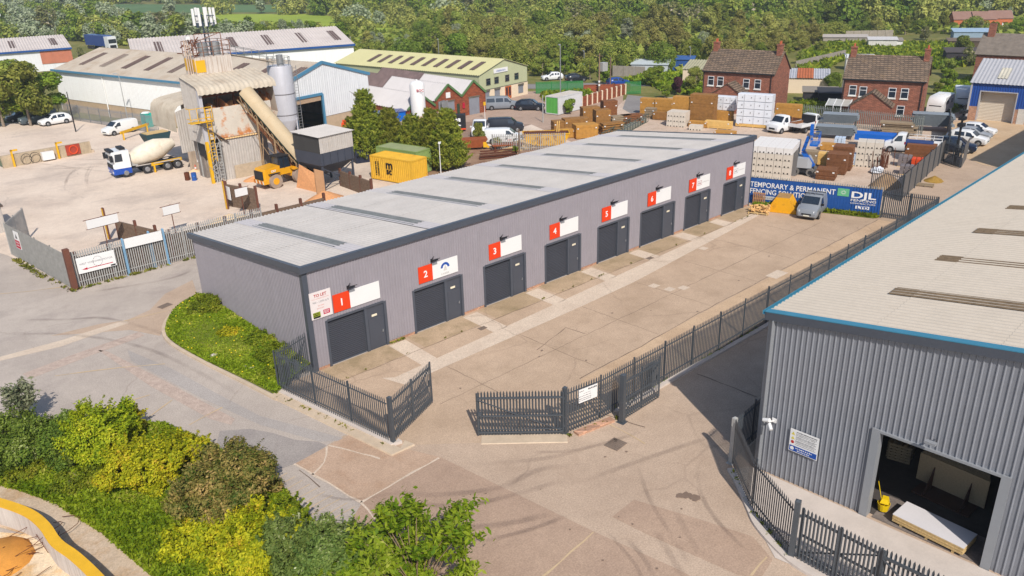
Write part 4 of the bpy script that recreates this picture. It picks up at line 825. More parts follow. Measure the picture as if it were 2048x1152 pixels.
mb.build('bars', m_rust, t)
t = MB(); ring = []
for z, k in ((-.02, 1.), (.25, .85), (.5, .5), (.62, .12)): ring.append([(math.cos(a*PI/8)*1.5*k*r.uniform(.93, 1.07), math.sin(a*PI/8)*1.5*k*r.uniform(.93, 1.07), z) for a in range(16)])
o = t.loft(ring).build('sand_heap', M('orange sand', S(216, 148, 66), .95, var=.15, vs=2), smooth=True); o.location = (*hb(-12, 1125), .03); tag(o, 'orange sand heap inside the curved yellow topped wall', 'heap')
# ---------------------------------------------------------------- vehicles
m_tyre = M('tyre rubber', S(52, 50, 50), .9); m_rim = M('alloy rim', S(170, 172, 176), .35, .7); m_glass = M('dark glass', S(40, 50, 62), .08, spec=.8, var=.02)
m_lamp = M('clear lamp', S(230, 232, 236), .15, spec=.7); m_tail = M('red lamp', S(170, 24, 22), .3); m_plate = M('number plate', S(236, 232, 214), .5); m_trim = M('black trim', S(40, 40, 44), .6)
_pt = {}
def paint(r, g, b, metal=.0):
    k = (r, g, b)
    if k not in _pt: _pt[k] = M('car paint %d %d %d' % k, S(r, g, b), .28, metal, .02, spec=.5)
    return _pt[k]
KIND = {
 'suv': (4.5, 1.86, 1.66, [(1., .36, .62, .68, .80, .74), (.93, .24, .84, .9, .96, .86), (.52, .22, .98, 1.05, 1., .86), (.22, .22, 1.0, -.1, 1., .74), (-.05, .22, 1.02, 0, 1., .74), (-.62, .22, 1.04, -.05, 1., .73), (-.9, .24, 1.06, -.3, .98, .7), (-.985, .3, 1.0, 1.06, .95, .8), (-1., .38, .72, .8, .9, .8)], (2, 3), (5, 7), [(.36, .2, -.06), (-.1, -.1, -.6)], .345),
 'hatch': (4.1, 1.76, 1.48, [(1., .34, .56, .62, .78, .72), (.92, .22, .76, .82, .95, .86), (.5, .2, .9, .95, 1., .86), (.12, .2, .93, -.06, 1., .72), (-.1, .2, .94, 0, 1., .72), (-.6, .2, .96, -.05, 1., .71), (-.9, .22, .98, -.3, .98, .7), (-.985, .3, .92, .98, .94, .8), (-1., .36, .7, .76, .9, .8)], (2, 3), (5, 7), [(.3, .12, -.1), (-.14, -.14, -.62)], .315),
 'van': (4.9, 1.86, 1.84, [(1., .36, .66, .72, .82, .76), (.94, .24, .92, .98, .97, .88), (.62, .22, 1.12, 1.18, 1., .88), (.3, .22, 1.14, -.06, 1., .82), (.1, .22, 1.14, 0, 1., .84), (-.6, .22, 1.14, 0, 1., .85), (-.96, .24, 1.14, -.03, .99, .84), (-1., .34, 1.1, -.12, .96, .8)], (2, 3), None, [(.5, .3, .1)], .33),
 'minibus': (5.3, 1.98, 1.98, [(1., .36, .7, .78, .82, .76), (.95, .24, 1.0, 1.06, .97, .88), (.66, .22, 1.16, 1.22, 1., .88), (.36, .22, 1.18, -.06, 1., .82), (.1, .22, 1.18, 0, 1., .84), (-.6, .22, 1.18, 0, 1., .84), (-.96, .24, 1.18, -.03, .99, .83), (-1., .34, 1.1, -.12, .96, .8)], (2, 3), None, [(.52, .36, .14), (.1, .1, -.36), (-.4, -.4, -.9)], .34),
 'cab': (2.3, 2.0, 2.2, [(1., .4, .8, .9, .82, .76), (.88, .3, 1.1, 1.16, .97, .9), (.3, .28, 1.3, 1.36, 1., .9), (-.2, .28, 1.34, -.08, 1., .84), (-.5, .28, 1.34, 0, 1., .86), (-1., .28, 1.34, -.02, 1., .86)], (2, 3), None, [(.12, -.2, -.72)], .36)}
def vehicle(name, label, cat, loc, rz, kind, col, group=None, rack=False, xoff=0., parent=None, grille=None):
    L, W, Hh, st, ws, rw, sw, wr = KIND[kind]; t = parent or thing(name, label, cat, (loc[0], loc[1], .03), rz, group); h = L/2; w = W/2
    S_ = [(x*h+xoff, zl, zb, (Hh+zt if zt <= 0 else zt), wb*w, wt*w) for x, zl, zb, zt, wb, wt in st]
    rings = [[(x, -wb*.88, zl), (x, -wb, zl+.2), (x, -wb, (zl+zb)/2+.1), (x, -wb*.985, zb), (x, -wt, zt-.07), (x, -wt*.86, zt-.01), (x, 0, zt+.015), (x, wt*.86, zt-.01), (x, wt, zt-.07), (x, wb*.985, zb), (x, wb, (zl+zb)/2+.1), (x, wb, zl+.2), (x, wb*.88, zl)] for x, zl, zb, zt, wb, wt in S_]
    body = MB().loft(rings).build('body', paint(*col), t, smooth=True, ang=32)
    def at(x):
        for a, b in zip(S_, S_[1:]):
            if b[0] <= x <= a[0]: f = (a[0]-x)/(a[0]-b[0]+1e-9); return [p+(q-p)*f for p, q in zip(a, b)]
        return S_[0] if x > S_[0][0] else S_[-1]
    def sp(x, f, s):
        _, zl, zb, zt, wb, wt = at(x); y = wb*.985+(wt-wb*.985)*f; return (x, s*(y+.014), zb+(zt-.07-zb)*f)
    for xb, xt, xe in sw:
        for s in (-1, 1):
            xb_, xt_, xe_ = xb*h+xoff, xt*h+xoff-.06, xe*h+xoff+.05
            q = [sp(xb_, .06, s), sp(xt_, .86, s), sp(xe_, .86, s), sp(xe_, .06, s)]; MB().quad(*(q if s > 0 else q[::-1])).build('side_window', m_glass, t)
    def scr(i, j, f0, f1):
        a, b = S_[i], S_[j]; P = []
        for f, k in ((f0, .9), (f1, .9)):
            x = a[0]+(b[0]-a[0])*f; z = a[3]+(b[3]-a[3])*f+.02; y = (a[5]+(b[5]-a[5])*f)*k; P.append((x, z, y))
        d = Vector((P[1][1]-P[0][1], 0, -(P[1][0]-P[0][0]))).normalized()*.02
        if d.z < 0: d = -d
        return [(P[0][0]+d.x, -P[0][2], P[0][1]+d.z), (P[0][0]+d.x, P[0][2], P[0][1]+d.z), (P[1][0]+d.x, P[1][2], P[1][1]+d.z), (P[1][0]+d.x, -P[1][2], P[1][1]+d.z)]
    MB().quad(*scr(ws[0], ws[1], .08, .93)).build('windscreen', m_glass, t)
    if rw: MB().quad(*scr(rw[0]+1, rw[1], .0, .8)[::-1]).build('rear_window', m_glass, t)
    for xx in ((.62*h, -.6*h) if kind != 'cab' else (.32*h,)):
        for s in (-1, 1):
            x = xx+xoff; ar = MB(); k = 10; y = s*(w+.004); c = [(x+math.cos(PI*i/k)*(wr+.06), y, wr+math.sin(PI*i/k)*(wr+.06)) for i in range(k+1)]; ar.add(c+[(x, y, wr)], [((i, i+1, k+1) if s < 0 else (i+1, i, k+1)) for i in range(k)]); ar.build('wheel_arch', m_trim, t)
            wl_ = MB().tube((x, s*(w-.2), wr-.03), (x, s*(w+.02), wr-.03), wr, n=18).build('wheel', m_tyre, t, smooth=True); MB().tube((x, s*(w+.0), wr-.03), (x, s*(w+.03), wr-.03), wr*.64, wr*.5, n=12).build('rim', m_rim, wl_)
    a = S_[1]; n0 = S_[0]
    for s in (-1, 1):
        MB().add([(a[0]+.012, s*a[4]*.98, a[2]-.16), (n0[0]+.012, s*n0[4]*.78, a[2]-.22), (n0[0]-.02, s*n0[4]*.74, a[2]-.06), (a[0]-.1, s*a[4]*.95, a[2]+.0)], [(0, 1, 2, 3) if s < 0 else (3, 2, 1, 0)]).build('headlight', m_lamp, t)
        b = S_[-1]; MB().box(b[0]-.015, b[0]+.1, min(s*b[4]*.78, s*b[4]*1.01), max(s*b[4]*.78, s*b[4]*1.01), b[2]-.28, b[2]+.02).build('tail_lamp', m_tail, t)
        mx = at(sw[0][0]*h+xoff); MB().box(mx[0]-.12, mx[0]+.04, min(s*(w+.0), s*(w+.2)), max(s*(w+.0), s*(w+.2)), mx[2]+.02, mx[2]+.2).build('mirror', m_trim if kind != 'cab' else paint(*col), t)
    MB().box(n0[0]-.1, n0[0]+.03, -n0[4]*.55, n0[4]*.55, n0[1]+.02+.12, n0[2]-.04).build('grille', m_trim, t); MB().box(n0[0]-.05, n0[0]+.045, -.26, .26, n0[1]+.02, n0[1]+.13).build('number_plate', m_plate, t)
    if rack:
        for x in (.1*h, -.25*h, -.6*h): MB().box(x-.03, x+.03, -w*.86, w*.86, Hh+.04, Hh+.08).box(x-.02, x+.02, -w*.84, -w*.8, Hh-.03, Hh+.04).box(x-.02, x+.02, w*.8, w*.84, Hh-.03, Hh+.04).build('roof_bar', m_trim, t)
        for y in (-.3, .1): MB().box(-.7*h, .2*h, y-.02, y+.02, Hh+.08, Hh+.11).build('load_bar', m_steel, t)
    return t
def tipper(label, loc, rz, col, bed, L=5.6, group=None, load=None, cage=None):
    t = thing('flatbed_truck', label, 'truck', (loc[0], loc[1], .03), rz, group); vehicle('', '', '', loc, rz, 'cab', col, xoff=L/2-1.15, parent=t)
    x0, x1 = -L/2, L/2-2.45
    MB().box(x0+.2, x1+.2, -.4, .4, .55, .75).build('chassis', m_trim, t)
    b = MB(); b.box(x0, x1, -1., 1., .85, .92); b.build('bed', bed, t)
    for s in (-1, 1): MB().box(x0, x1, s*1.-.025, s*1.+.025, .92, 1.3).build('side_board', bed, t)
    MB().box(x0-.04, x0, -1., 1., .86, 1.3).build('tail_board', bed, t); MB().box(x1, x1+.06, -1., 1., .9, 2.05).build('headboard', m_trim, t)
    for s in (-1, 1):
        wl_ = MB().tube((x0+1.15, s*.72, .36), (x0+1.15, s*.98, .36), .36, n=16).build('wheel', m_tyre, t, smooth=True); MB().tube((x0+1.15, s*.96, .36), (x0+1.15, s*1.0, .36), .22, n=12).build('rim', m_rim, wl_)
    if cage:
        g = MB()
        for s in (-1, 1):
            for k in range(5): x = x0+(x1-x0)*k/4; g.bar((x, s*.97, 1.3), (x, s*.97, 1.9), .04)
            for z in (1.6, 1.9): g.bar((x0, s*.97, z), (x1, s*.97, z), .04)
        g.build('cage_frame', cage, t)
    return t
# ---------------------------------------------------------------- stacks
def pack(name, label, cat, p, L, W, Hh, layers, mat, rz, group=None, z0=.1, jit=.03, gap=.012, bear=True, seed=1, label_white=True, mat2=None, cols=1):
    "a strapped pack: separate layers of boards on bearers; origin at the centre"
    t = thing(name, label, cat, (p[0], p[1], .02), rz, group); r = random.Random(seed+int(p[0]*10)); mb = MB(); h = (Hh-z0)/layers
    for k in range(layers):
        a, b = r.uniform(-jit, jit), r.uniform(-jit, jit)
        for c in range(cols): y0 = -W/2+W*c/cols; mb.box(-L/2+a, L/2+a+r.uniform(-jit, jit), y0+b+.005, y0+W/cols+b-.005, z0+h*k, z0+h*k+h-gap)
    mb.build('boards', mat, t)
    if bear:
        for x in (-L*.36, 0, L*.36): MB().box(x-.05, x+.05, -W/2, W/2, 0, z0).build('bearer', mat2 or mat, t)
    if label_white:
        for x in (-L*.42, L*.4): MB().box(x-.1, x+.1, -W/2-jit-.02, -W/2-jit-.01, Hh*.72, Hh*.72+.14).build('tag', m_white, t)
    return t
def container(label, A, d, e, L, mat, cat='container', Hc=2.6, W=2.44, end_mat=None, roof=None):
    "A ground corner, d unit vector along the length, e across"
    t = thing('shipping_container', label, cat, (A[0], A[1], .1), math.atan2(d[1], d[0])); s = 1 if d[0]*e[1]-d[1]*e[0] > 0 else -1
    def wall(a, b, nm, m, side): mb = MB(); clad(mb, a, b, .14, Hc-.12, .28, .04, .55, side); mb.build(nm, m, t)
    y1 = s*W
    wall((.06, s*.05), (L-.06, s*.05), 'side_panel', mat, s); wall((.06, y1-s*.05), (L-.06, y1-s*.05), 'side_panel', mat, -s)
    wall((.05, .1*s), (.05, y1-.1*s), 'end_panel', end_mat or mat, -s); wall((L-.05, .1*s), (L-.05, y1-.1*s), 'end_panel', end_mat or mat, s)
    fr = MB()
    for x in (.05, L-.05):
        for y in (.05*s, y1-.05*s): fr.bar((x, y, 0), (x, y, Hc), .12)
        for z in (.07, Hc-.06): fr.bar((x, .05*s, z), (x, y1-.05*s, z), .12, .14)
    for y in (.05*s, y1-.05*s):
        for z in (.07, Hc-.06): fr.bar((.05, y, z), (L-.05, y, z), .1, .14)
    fr.build('frame', mat, t)
    rf = MB(); k = int(L/.25)
    clad(rf, (0.06, 0), (L-.06, 0), 0, 1, L/k, .03, .5); rf.v = [(x, (.1+z*(W-.2))*s, Hc-.04-y*1.) for x, y, z in rf.v]; rf.build('roof_panel', roof or mat, t); return t
# ---------------------------------------------------------------- buildings
def gable_house(name, label, cat, A, d, e, L, W, zb, zr_, wall, roof, ov=.25, group=None, z0=0., corrug=None, roof_th=.12):
    "A ground corner; d along the ridge, e across; local x along d, y along e"
    rz = math.atan2(d[1], d[0]); s = 1 if d[0]*e[1]-d[1]*e[0] > 0 else -1
    t = thing(name, label, cat, (A[0], A[1], z0), rz, group)
    W_ = W*s; mb = MB(); mid = W_/2
    if s > 0: mb.xf
    vs = [(0, 0, 0), (L, 0, 0), (L, W_, 0), (0, W_, 0), (0, 0, zb), (L, 0, zb), (L, W_, zb), (0, W_, zb), (0, mid, zr_), (L, mid, zr_)]
    f = [(0, 1, 5, 4), (1, 2, 6, 9, 5), (2, 3, 7, 6), (3, 0, 4, 8, 7)]
    mb.add(vs, f if s > 0 else [q[::-1] for q in f]); mb.build('wall', wall, t)
    k = (zr_-zb)/(W/2); 
    for y0, y1 in ((-ov*s, mid), (W_+ov*s, mid)):
        z_0 = zb-k*ov+.05; z_1 = zr_+.05; p = [(-ov, y0, z_0), (L+ov, y0, z_0), (L+ov, y1, z_1), (-ov, y1, z_1)]; rb = MB()
        if corrug:
            corr(rb, p[0], (1, 0, 0), (0, y1-y0, z_1-z_0), L+2*ov, math.hypot(y1-y0, z_1-z_0), corrug, corrug*.14, 4, .03)
            rb.build('roof_sheet', roof, t, smooth=True)
        else:
            if (y1-y0) < 0: p = p[::-1]
            rb.plate(p, roof_th); rb.build('roof_slope', roof, t)
    return t, s
def window(t, x, y, z, w, h, axis, out, fm, gm, sill=None, bars=1):
    "a window of t's local box: axis 'x' = in a wall running along x at y; 'y' = in a wall running along y at x; out = +-1 outward"
    def bx(a0, a1, d0, d1, z0, z1):
        lo, hi = sorted((d0*out, d1*out))
        return MB().box(a0, a1, y+lo, y+hi, z0, z1) if axis == 'x' else MB().box(x+lo, x+hi, a0, a1, z0, z1)
    c = x if axis == 'x' else y; a0, a1 = c-w/2, c+w/2; fr = MB()
    for q in ((a0, a0+.07, z, z+h), (a1-.07, a1, z, z+h), (a0+.07, a1-.07, z, z+.07), (a0+.07, a1-.07, z+h-.07, z+h), (a0+.07, a1-.07, z+h*.62, z+h*.62+.06)): b = bx(q[0], q[1], .0, .05, q[2], q[3]); fr.add(b.v, b.f)
    f = fr.build('window', fm, t); bx(a0+.05, a1-.05, .004, .02, z+.05, z+h-.05).build('pane', gm, f)
    if sill: bx(a0-.08, a1+.08, 0, .13, z-.14, z-.004).build('sill', sill, f)
    return f
def pole(name, label, cat, p, h, r, mat, arm=0., rz=0., lamp=True, group=None):
    t = thing(name, label, cat, (p[0], p[1], 0), rz, group); MB().tube((0, 0, 0), (0, 0, h), r, r*.6, 8).build('pole', mat, t)
    if lamp:
        MB().tube((0, 0, h), (arm, 0, h+.12), r*.5, n=6).build('arm', mat, t); MB().box(arm-.1, arm+.45, -.14, .14, h+.06, h+.2).build('lamp_head', mat, t)
    return t
# ---------------------------------------------------------------- the concrete yard at the left
sheet('dusty_yard', [(-7.9, 37.5), (-6.2, 26.2), (60, 26.2), (60, 44), (46, 62), (30, 61), (24, 84), (16, 104), (2, 112), (-12, 110), (-14, 60)], .016, m_sand)
m_silv = M('galvanised corrugated sheet', S(206, 198, 190), .6, .1, .08, 2., streak=(S(164, 148, 132), .5))
m_dustroof = M('dusty cement roof', S(206, 192, 172), .9, var=.1, vs=1, bump=.2, dirt=(S(172, 150, 128), .8, .5, .7, .6))
m_steelp = M('pale grey paint', S(206, 204, 210), .5, .1, .05, streak=(S(180, 174, 170), .3)); m_ygold = M('safety yellow', S(240, 184, 30), .5, var=.06)
m_wood = M('weathered sleepers', S(124, 102, 84), .9, var=.25, vs=5, bump=.3); m_brown = M('rust brown post', S(122, 78, 62), .7, .2, .12)
m_sandh = M('pale sand', S(240, 208, 164), .95, var=.07, vs=1.5, bump=.3); m_agg = M('orange aggregate', S(224, 160, 108), .95, var=.15, vs=4, bump=.4)
F1 = G(150, 578); F2 = G(25, 510)
palisade('palisade_fence', 'galvanised palisade fence along the back lane beside the pale yard', [(F1.x+.35, F1.y+.1), (2.6, 25.2), (9.6, 25.3)], 2.9, m_galv, pitch=.17)
palisade('palisade_fence', 'close set galvanised fence at the roadside bend of the pale yard', [(F2.x, F2.y), (F1.x-.1, F1.y+.2)], 2.9, M('dull galvanised', S(150, 148, 144), .65, .2, .15, 3.), pitch=.13, w=.075)
palisade('palisade_fence', 'short galvanised fence turning into the yard beside a traffic cone', [(F2.x+.1, F2.y+.1), (-5.2, 41.5)], 2.9, m_galv, pitch=.14)
gatepost(F1, 3.2, m_brown, 'thick brown steel post at the corner of the galvanised fence', w=.42)
for k, (px, py) in enumerate(((258, 549), (309, 533), (337, 527))):
    q = G(px, py); gatepost((q.x, q.y-.12), 3.0, M('pale blue paint', S(130, 168, 196), .6, var=.12), ['leftmost', 'middle', 'rightmost'][k]+' of the three pale blue posts in the galvanised fence', w=.16)
def board(label, c, w, h, z, rz, mat=m_white, post=False, name='sign_board'):
    t = thing(name, label, 'sign', (c[0], c[1], z), rz); MB().box(-w/2, w/2, -.02, .02, 0, h).build('board', mat, t)
    if post: MB().tube((0, .04, -z), (0, .04, h+.1), .04, n=6).build('post', m_brown, t); MB().bar((-w/2-.2, .05, h+.02), (w/2+.2, .05, h+.02), .05).bar((-w/2-.1, .05, -.03), (w/2+.1, .05, -.03), .05).build('rail', m_brown, t)
    return t
q = G(184, 560); t = board('white direction sign with a long red arrow on the galvanised fence', (-4.25, 24.98), 2.75, 1.25, 1.05, 0)
text('sign_text', 'WEST YORKSHIRE MOTOR', .2, m_grey, t, (-1.22, -.022, .66)); MB().add([(-1.1, -.022, .3), (-.72, -.022, .2), (-.72, -.022, .27), (1.15, -.022, .27), (1.15, -.022, .33), (-.72, -.022, .33), (-.72, -.022, .4)], [(0, 1, 2, 3, 4, 5, 6)]).build('arrow', M('arrow red', S(200, 30, 60), .6), t); MB().box(.95, 1.3, -.024, -.021, .04, .16).build('maker_plate', m_black, t)
mb = MB()
for k in range(14): a = 2*PI*k/14; b = a+.3; mb.add([(.1+.36*math.cos(a), -.022, .7+.4*math.sin(a)), (.1+.36*math.cos(b), -.022, .7+.4*math.sin(b)), (.1+.32*math.cos(b), -.022, .7+.36*math.sin(b)), (.1+.32*math.cos(a), -.022, .7+.36*math.sin(a))], [(0, 1, 2, 3)])
mb.build('emblem', m_grey, t)
board('blank white banner board on top of the galvanised fence', (-.55, 25.0), 2.9, .78, 2.15, .0)
t = board('white and red warning sign on the close set roadside fence', (-7.35, 34.9), 1.0, 1.5, 1.1, R(-83)); MB().box(-.48, .48, -.024, -.021, .05, .75).build('red_band', M('warning red', S(196, 30, 60), .6), t); dashes(t, m_wtext, -.4, .5, .8, .1, -.026, 6); dashes(t, m_wtext, -.35, .25, .7, .1, -.026, 5); MB().add([(-.22, -.022, .9), (.22, -.022, .9), (0, -.022, 1.32)], [(0, 1, 2)]).build('symbol', m_black, t)
for i, (px, py, w_, z) in enumerate([(218, 500, 2.6, 2.2), (352, 470, 1.5, 2.0), (490, 432, 1.3, 2.0)]):
    q = G(px, py); board(['white board on a pole behind the fence beside the yellow post', 'small white board on a thin frame behind the fence middle', 'white board rising behind the pale roof edge'][i], (q.x, q.y), w_, .75, z, .1, post=True)
def sleepers(label, a, b, h, seed=0):
    t = thing('sleeper_wall', label, 'retaining wall', (a[0], a[1], 0)); A = Vector(a); B = Vector(b); n = max(2, round((B-A).length/2.4)); mb = MB()
    for k in range(int(h/.28)):
        for i in range(n): p = A.lerp(B, i/n); q = A.lerp(B, (i+1)/n); mb.bar((p.x, p.y, .14+.28*k), (q.x, q.y, .14+.28*k), .2, .265)
    mb.build('sleepers', m_wood, t, world=True)
    for i in range(n+1): p = A.lerp(B, i/n); MB().box(p.x-.1, p.x+.1, p.y-.13, p.y+.13, 0, h+.25).build('post', m_brown, t, world=True)
sleepers('long low wall of sleepers just behind the galvanised fence', (-5.5, 25.42), (16, 25.75), 2.45)
a = G(240, 478); b = G(298, 505); sleepers('sleeper partition beside the yellow painted post in the pale yard', (a.x, a.y), (2.6, 26.8), 1.9)
a = G(458, 412); sleepers('sleeper partition beside the white and red sign near the pale roof', (a.x, a.y), (a.x+1.2, a.y-4.), 2.3)
a = G(683, 372); b = G(745, 395); sleepers('sleeper partition to the right of the steel hopper', (a.x, a.y), (b.x, b.y), 1.7)
for i, (px, py, lb) in enumerate([(221, 478, 'tall yellow and brown post standing inside the pale yard'), (457, 418, 'yellow edged post carrying a warning board by the sleeper partition')]):
    q = G(px, py); t = thing('marker_post', lb, 'post', (q.x, q.y, 0)); MB().box(-.16, .0, -.16, .16, 0, 2.9).build('post', m_brown, t); MB().box(-.19, -.16, -.15, .15, 0.05, 2.85).build('yellow_face', m_ygold, t)
    if i: MB().box(.1, .15, -.7, .1, 1., 2.3).build('board', m_white, t)
def heap(label, p, rx, ry, h, mat, seed, z=.02):
    r = random.Random(seed); ring = []
    for zz, k in ((-.02, 1.), (.22, .82), (.55, .52), (.85, .22), (1., .05)): ring.append([(math.cos(a*PI/10)*rx*k*r.uniform(.9, 1.1), math.sin(a*PI/10)*ry*k*r.uniform(.9, 1.1), zz*h*r.uniform(.95, 1.05)) for a in range(20)])
    o = MB().loft(ring).build('sand_heap', mat, smooth=True, ang=60); o.location = (p[0], p[1], z); return tag(o, label, 'heap')
heap('pale sand heap in the fence corner behind the arrow sign', (-2.6, 27.9), 2.6, 1.5, 1.5, m_sandh, 1); heap('small pale sand heap behind the sleeper partition', (3.6, 28.2), 1.6, 1.2, 1.2, m_sandh, 2); heap('long pale sand heap behind the fence middle', (8.2, 29.4), 4.5, 2., 1.6, m_sandh, 3)
heap('orange sand heap against the wall beside the pale roof edge', (15.8, 28.4), 3.4, 1.6, 1.3, m_agg, 4); heap('orange sand heap in front of the steel hopper', (19.2, 31.5), 2.4, 1.8, 1.1, m_agg, 6)
# small hut at the left edge
t = thing('guard_hut', 'small corrugated hut with dark felt roof at the left edge of the yard', 'hut', (-7.8, 46.5, 0)); mb = MB(); clad(mb, (-3, -1.5), (1.5, -1.5), 0, 2.4, .25, .03); clad(mb, (1.5, -1.5), (1.5, 2.5), 0, 2.4, .25, .03); clad(mb, (1.5, 2.5), (-3, 2.5), 0, 2.4, .25, .03); clad(mb, (-3, 2.5), (-3, -1.5), 0, 2.4, .25, .03); mb.build('wall', m_silv, t)
MB().box(-3.2, 1.7, -1.7, 2.7, 2.42, 2.6).box(-2.8, .4, -.8, 2.2, 2.6, 3.2).build('roof', M('dark felt', S(96, 84, 76), .9), t); MB().box(1.53, 1.56, -.8, -.2, 1.1, 1.7).build('notice', M('crimson print', S(200, 20, 70), .6), t)
m_cone = M('orange cone', S(236, 84, 40), .6)
def cone(label, p, z=.02):
    t = thing('traffic_cone', label, 'traffic cone', (p[0], p[1], z)); MB().box(-.2, .2, -.2, .2, 0, .04).build('base', m_cone, t); MB().lathe([(.15, .04), (.03, .75)], 12).build('cone', m_cone, t, smooth=True); MB().lathe([(.121, .28), (.085, .47)], 12).build('white_band', m_white, t, smooth=True)
q = G(36, 492); cone('traffic cone beside the short fence at the left of the yard', (q.x, q.y)); q = G(392, 342); cone('traffic cone in front of the batching plant wall', (q.x, q.y)); q = G(1540, 400); cone('red and white traffic cone between hoarding and yellow skip', (47.6, -1.9))
# ---------------------------------------------------------------- batching plant
pl = thing('batching_plant', 'dusty concrete batching plant with curved canopy, rusty bins and a tower on top', 'plant', (14.6, 47.5, 0))
def bx(nm, x0, x1, y0, y1, z0, z1, m, par=pl): return MB().box(x0, x1, y0, y1, z0, z1).build(nm, m, par)
rings = []
prof = [(4.6, 11.2), (2.2, 10.75), (.5, 10.45), (.05, 10.3), (-.3, 10.0), (-.42, 9.55)]
mb = MB(); n = 64; vs = []
for i in range(n+1):
    x = -.2+9.*i/n; a = .05*math.sin(2*PI*i/4.)
    for y, z in prof: vs.append((x, y-a*.5, z+a))
k = len(prof); mb.add(vs, [(i*k+j, (i+1)*k+j, (i+1)*k+j+1, i*k+j+1) for i in range(n) for j in range(k-1)]); mb.build('canopy', m_dustroof, pl, smooth=True, ang=70)
mb = MB(); clad(mb, (0, 4.6), (0, .3), 4.2, lambda s: 11.1-.16*s, .3, .04, .5); mb.build('side_wall', m_silv, pl)
bx('corner_pillar', -.1, .3, -.05, .35, 3.6, 10.0, m_steelp)
bx('back_wall', .2, 8.7, 4.3, 4.5, 4., 10.9, M('shaded grey boarding', S(150, 138, 128), .9, var=.2, vs=1, streak=(S(110, 90, 76), .5)))  # boarding colour darkened for the shade under the canopy
m_rpan = M('rust streaked steel', S(226, 214, 198), .7, .1, .06, 1., dirt=(S(214, 126, 40), .55, .53, .62, .9))
bx('bin_front', .5, 8.0, -.05, .05, 4.7, 8., m_rpan)
for x in (.5, 3.2, 5.6, 8.0): MB().add([(x, 0, 4.7), (x, 4.2, 5.5), (x, 4.2, 8.3), (x, 2., 8.6), (x, 0.05, 8.02)], [(0, 1, 2, 3, 4)]).build('bin_divider', m_agg, pl)
for i, x in enumerate((1.85, 4.4, 6.8)):
    r = random.Random(i); ring = []
    for zz, kk in ((6.8, 1.), (7.4, .85), (7.9, .5), (8.25, .12)): ring.append([(x+math.cos(a*PI/6)*1.25*kk*r.uniform(.9, 1.05), 2.1+math.sin(a*PI/6)*1.9*kk*r.uniform(.9, 1.05), zz) for a in range(12)])
    MB().loft(ring).build('aggregate', m_agg if i < 2 else m_sandh, pl, smooth=True)
MB().add([(8.0, -.05, 4.8), (8.9, .2, 6.6), (8.7, .3, 9.6), (8.6, 4.3, 9.6), (8.9, 4.3, 6.6), (8.0, 4.3, 5.)], [(0, 1, 2, 3, 4, 5)]).build('bin_end', m_rpan, pl)
mb = MB(); corr(mb, (1.55, -.3, 4.55), (1, 0, 0), (0, 1, .28), 4.7, 2.6, .3, .03, 4); mb.build('lean_to_roof', M('sandy sheet roof', S(226, 190, 136), .9, var=.1), pl)
mb = MB(); clad(mb, (1.7, -.1), (6.1, -.1), 0, 4.55, .3, .04, .5); clad(mb, (1.7, 2.4), (1.7, -.1), 0, lambda s: 5.1-.2*s, .3, .04, .5); clad(mb, (6.1, -.1), (6.1, 2.4), 0, 4.6, .3, .04, .5); mb.build('lean_to_wall', m_silv, pl)
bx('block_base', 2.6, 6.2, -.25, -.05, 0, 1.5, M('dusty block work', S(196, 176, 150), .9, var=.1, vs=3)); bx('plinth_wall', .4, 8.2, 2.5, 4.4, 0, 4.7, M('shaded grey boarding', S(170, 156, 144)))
bx('weigh_hopper', .3, 1.7, .6, 3.6, 2.6, 4.6, m_trim)
mb = MB()
for x in (.35, 1.5):
    for y in (.2, 3.4): mb.bar((x, y, 0), (x, y, 4.6), .16)
mb.bar((.35, .2, .3), (1.5, .2, 2.4), .08).bar((1.5, .2, .3), (.35, .2, 2.4), .08).bar((.35, .2, 2.4), (1.5, .2, 4.4), .08); mb.build('steel_frame', m_galv, pl)
MB().add([(-.1, 1.2, 6.3), (-.1, 2.4, 6.3), (1.9, 2.4, 4.0), (1.9, 1.2, 4.0), (-.1, 1.2, 6.5), (-.1, 2.4, 6.5), (1.9, 2.4, 4.2), (1.9, 1.2, 4.2)], [(3, 2, 1, 0), (4, 5, 6, 7), (0, 1, 5, 4), (1, 2, 6, 5), (2, 3, 7, 6), (3, 0, 4, 7)]).build('chute', m_trim, pl)
def ladder(par, x, y, z0, z1, m, w=.5):
    mb = MB(); mb.bar((x, y, z0), (x, y, z1), .06).bar((x+w, y, z0), (x+w, y, z1), .06)
    for k in range(int((z1-z0)/.35)): mb.bar((x, y, z0+.3+.35*k), (x+w, y, z0+.3+.35*k), .04)
    return mb.build('ladder', m, par)
ladder(pl, .2, -.5, 2.4, 8.2, m_ygold); ladder(pl, .75, -.55, .2, 4.4, m_galv)
mb = MB()
for z in (7.2, 8.3): mb.bar((-1.5, -.6, z), (.9, -.6, z), .06).bar((-1.5, .4, z), (-1.5, -.6, z), .06)
for x in (-1.5, -.7, .1, .9): mb.bar((x, -.6, 6.8), (x, -.6, 8.3), .06)
mb.box(-1.5, .9, -.6, .4, 6.72, 6.8); mb.build('yellow_platform', m_ygold, pl)
t2 = bx('yellow_column', -.25, .05, -.45, -.15, 0, 4.6, m_ygold); mb = MB()
for k in range(8): mb.bar((.1, -.3, .3+.5*k), (.6, -.3, .6+.5*k), .05)
mb.bar((.6, -.3, 0), (.6, -.3, 4.6), .07); mb.build('lattice', m_galv, pl)
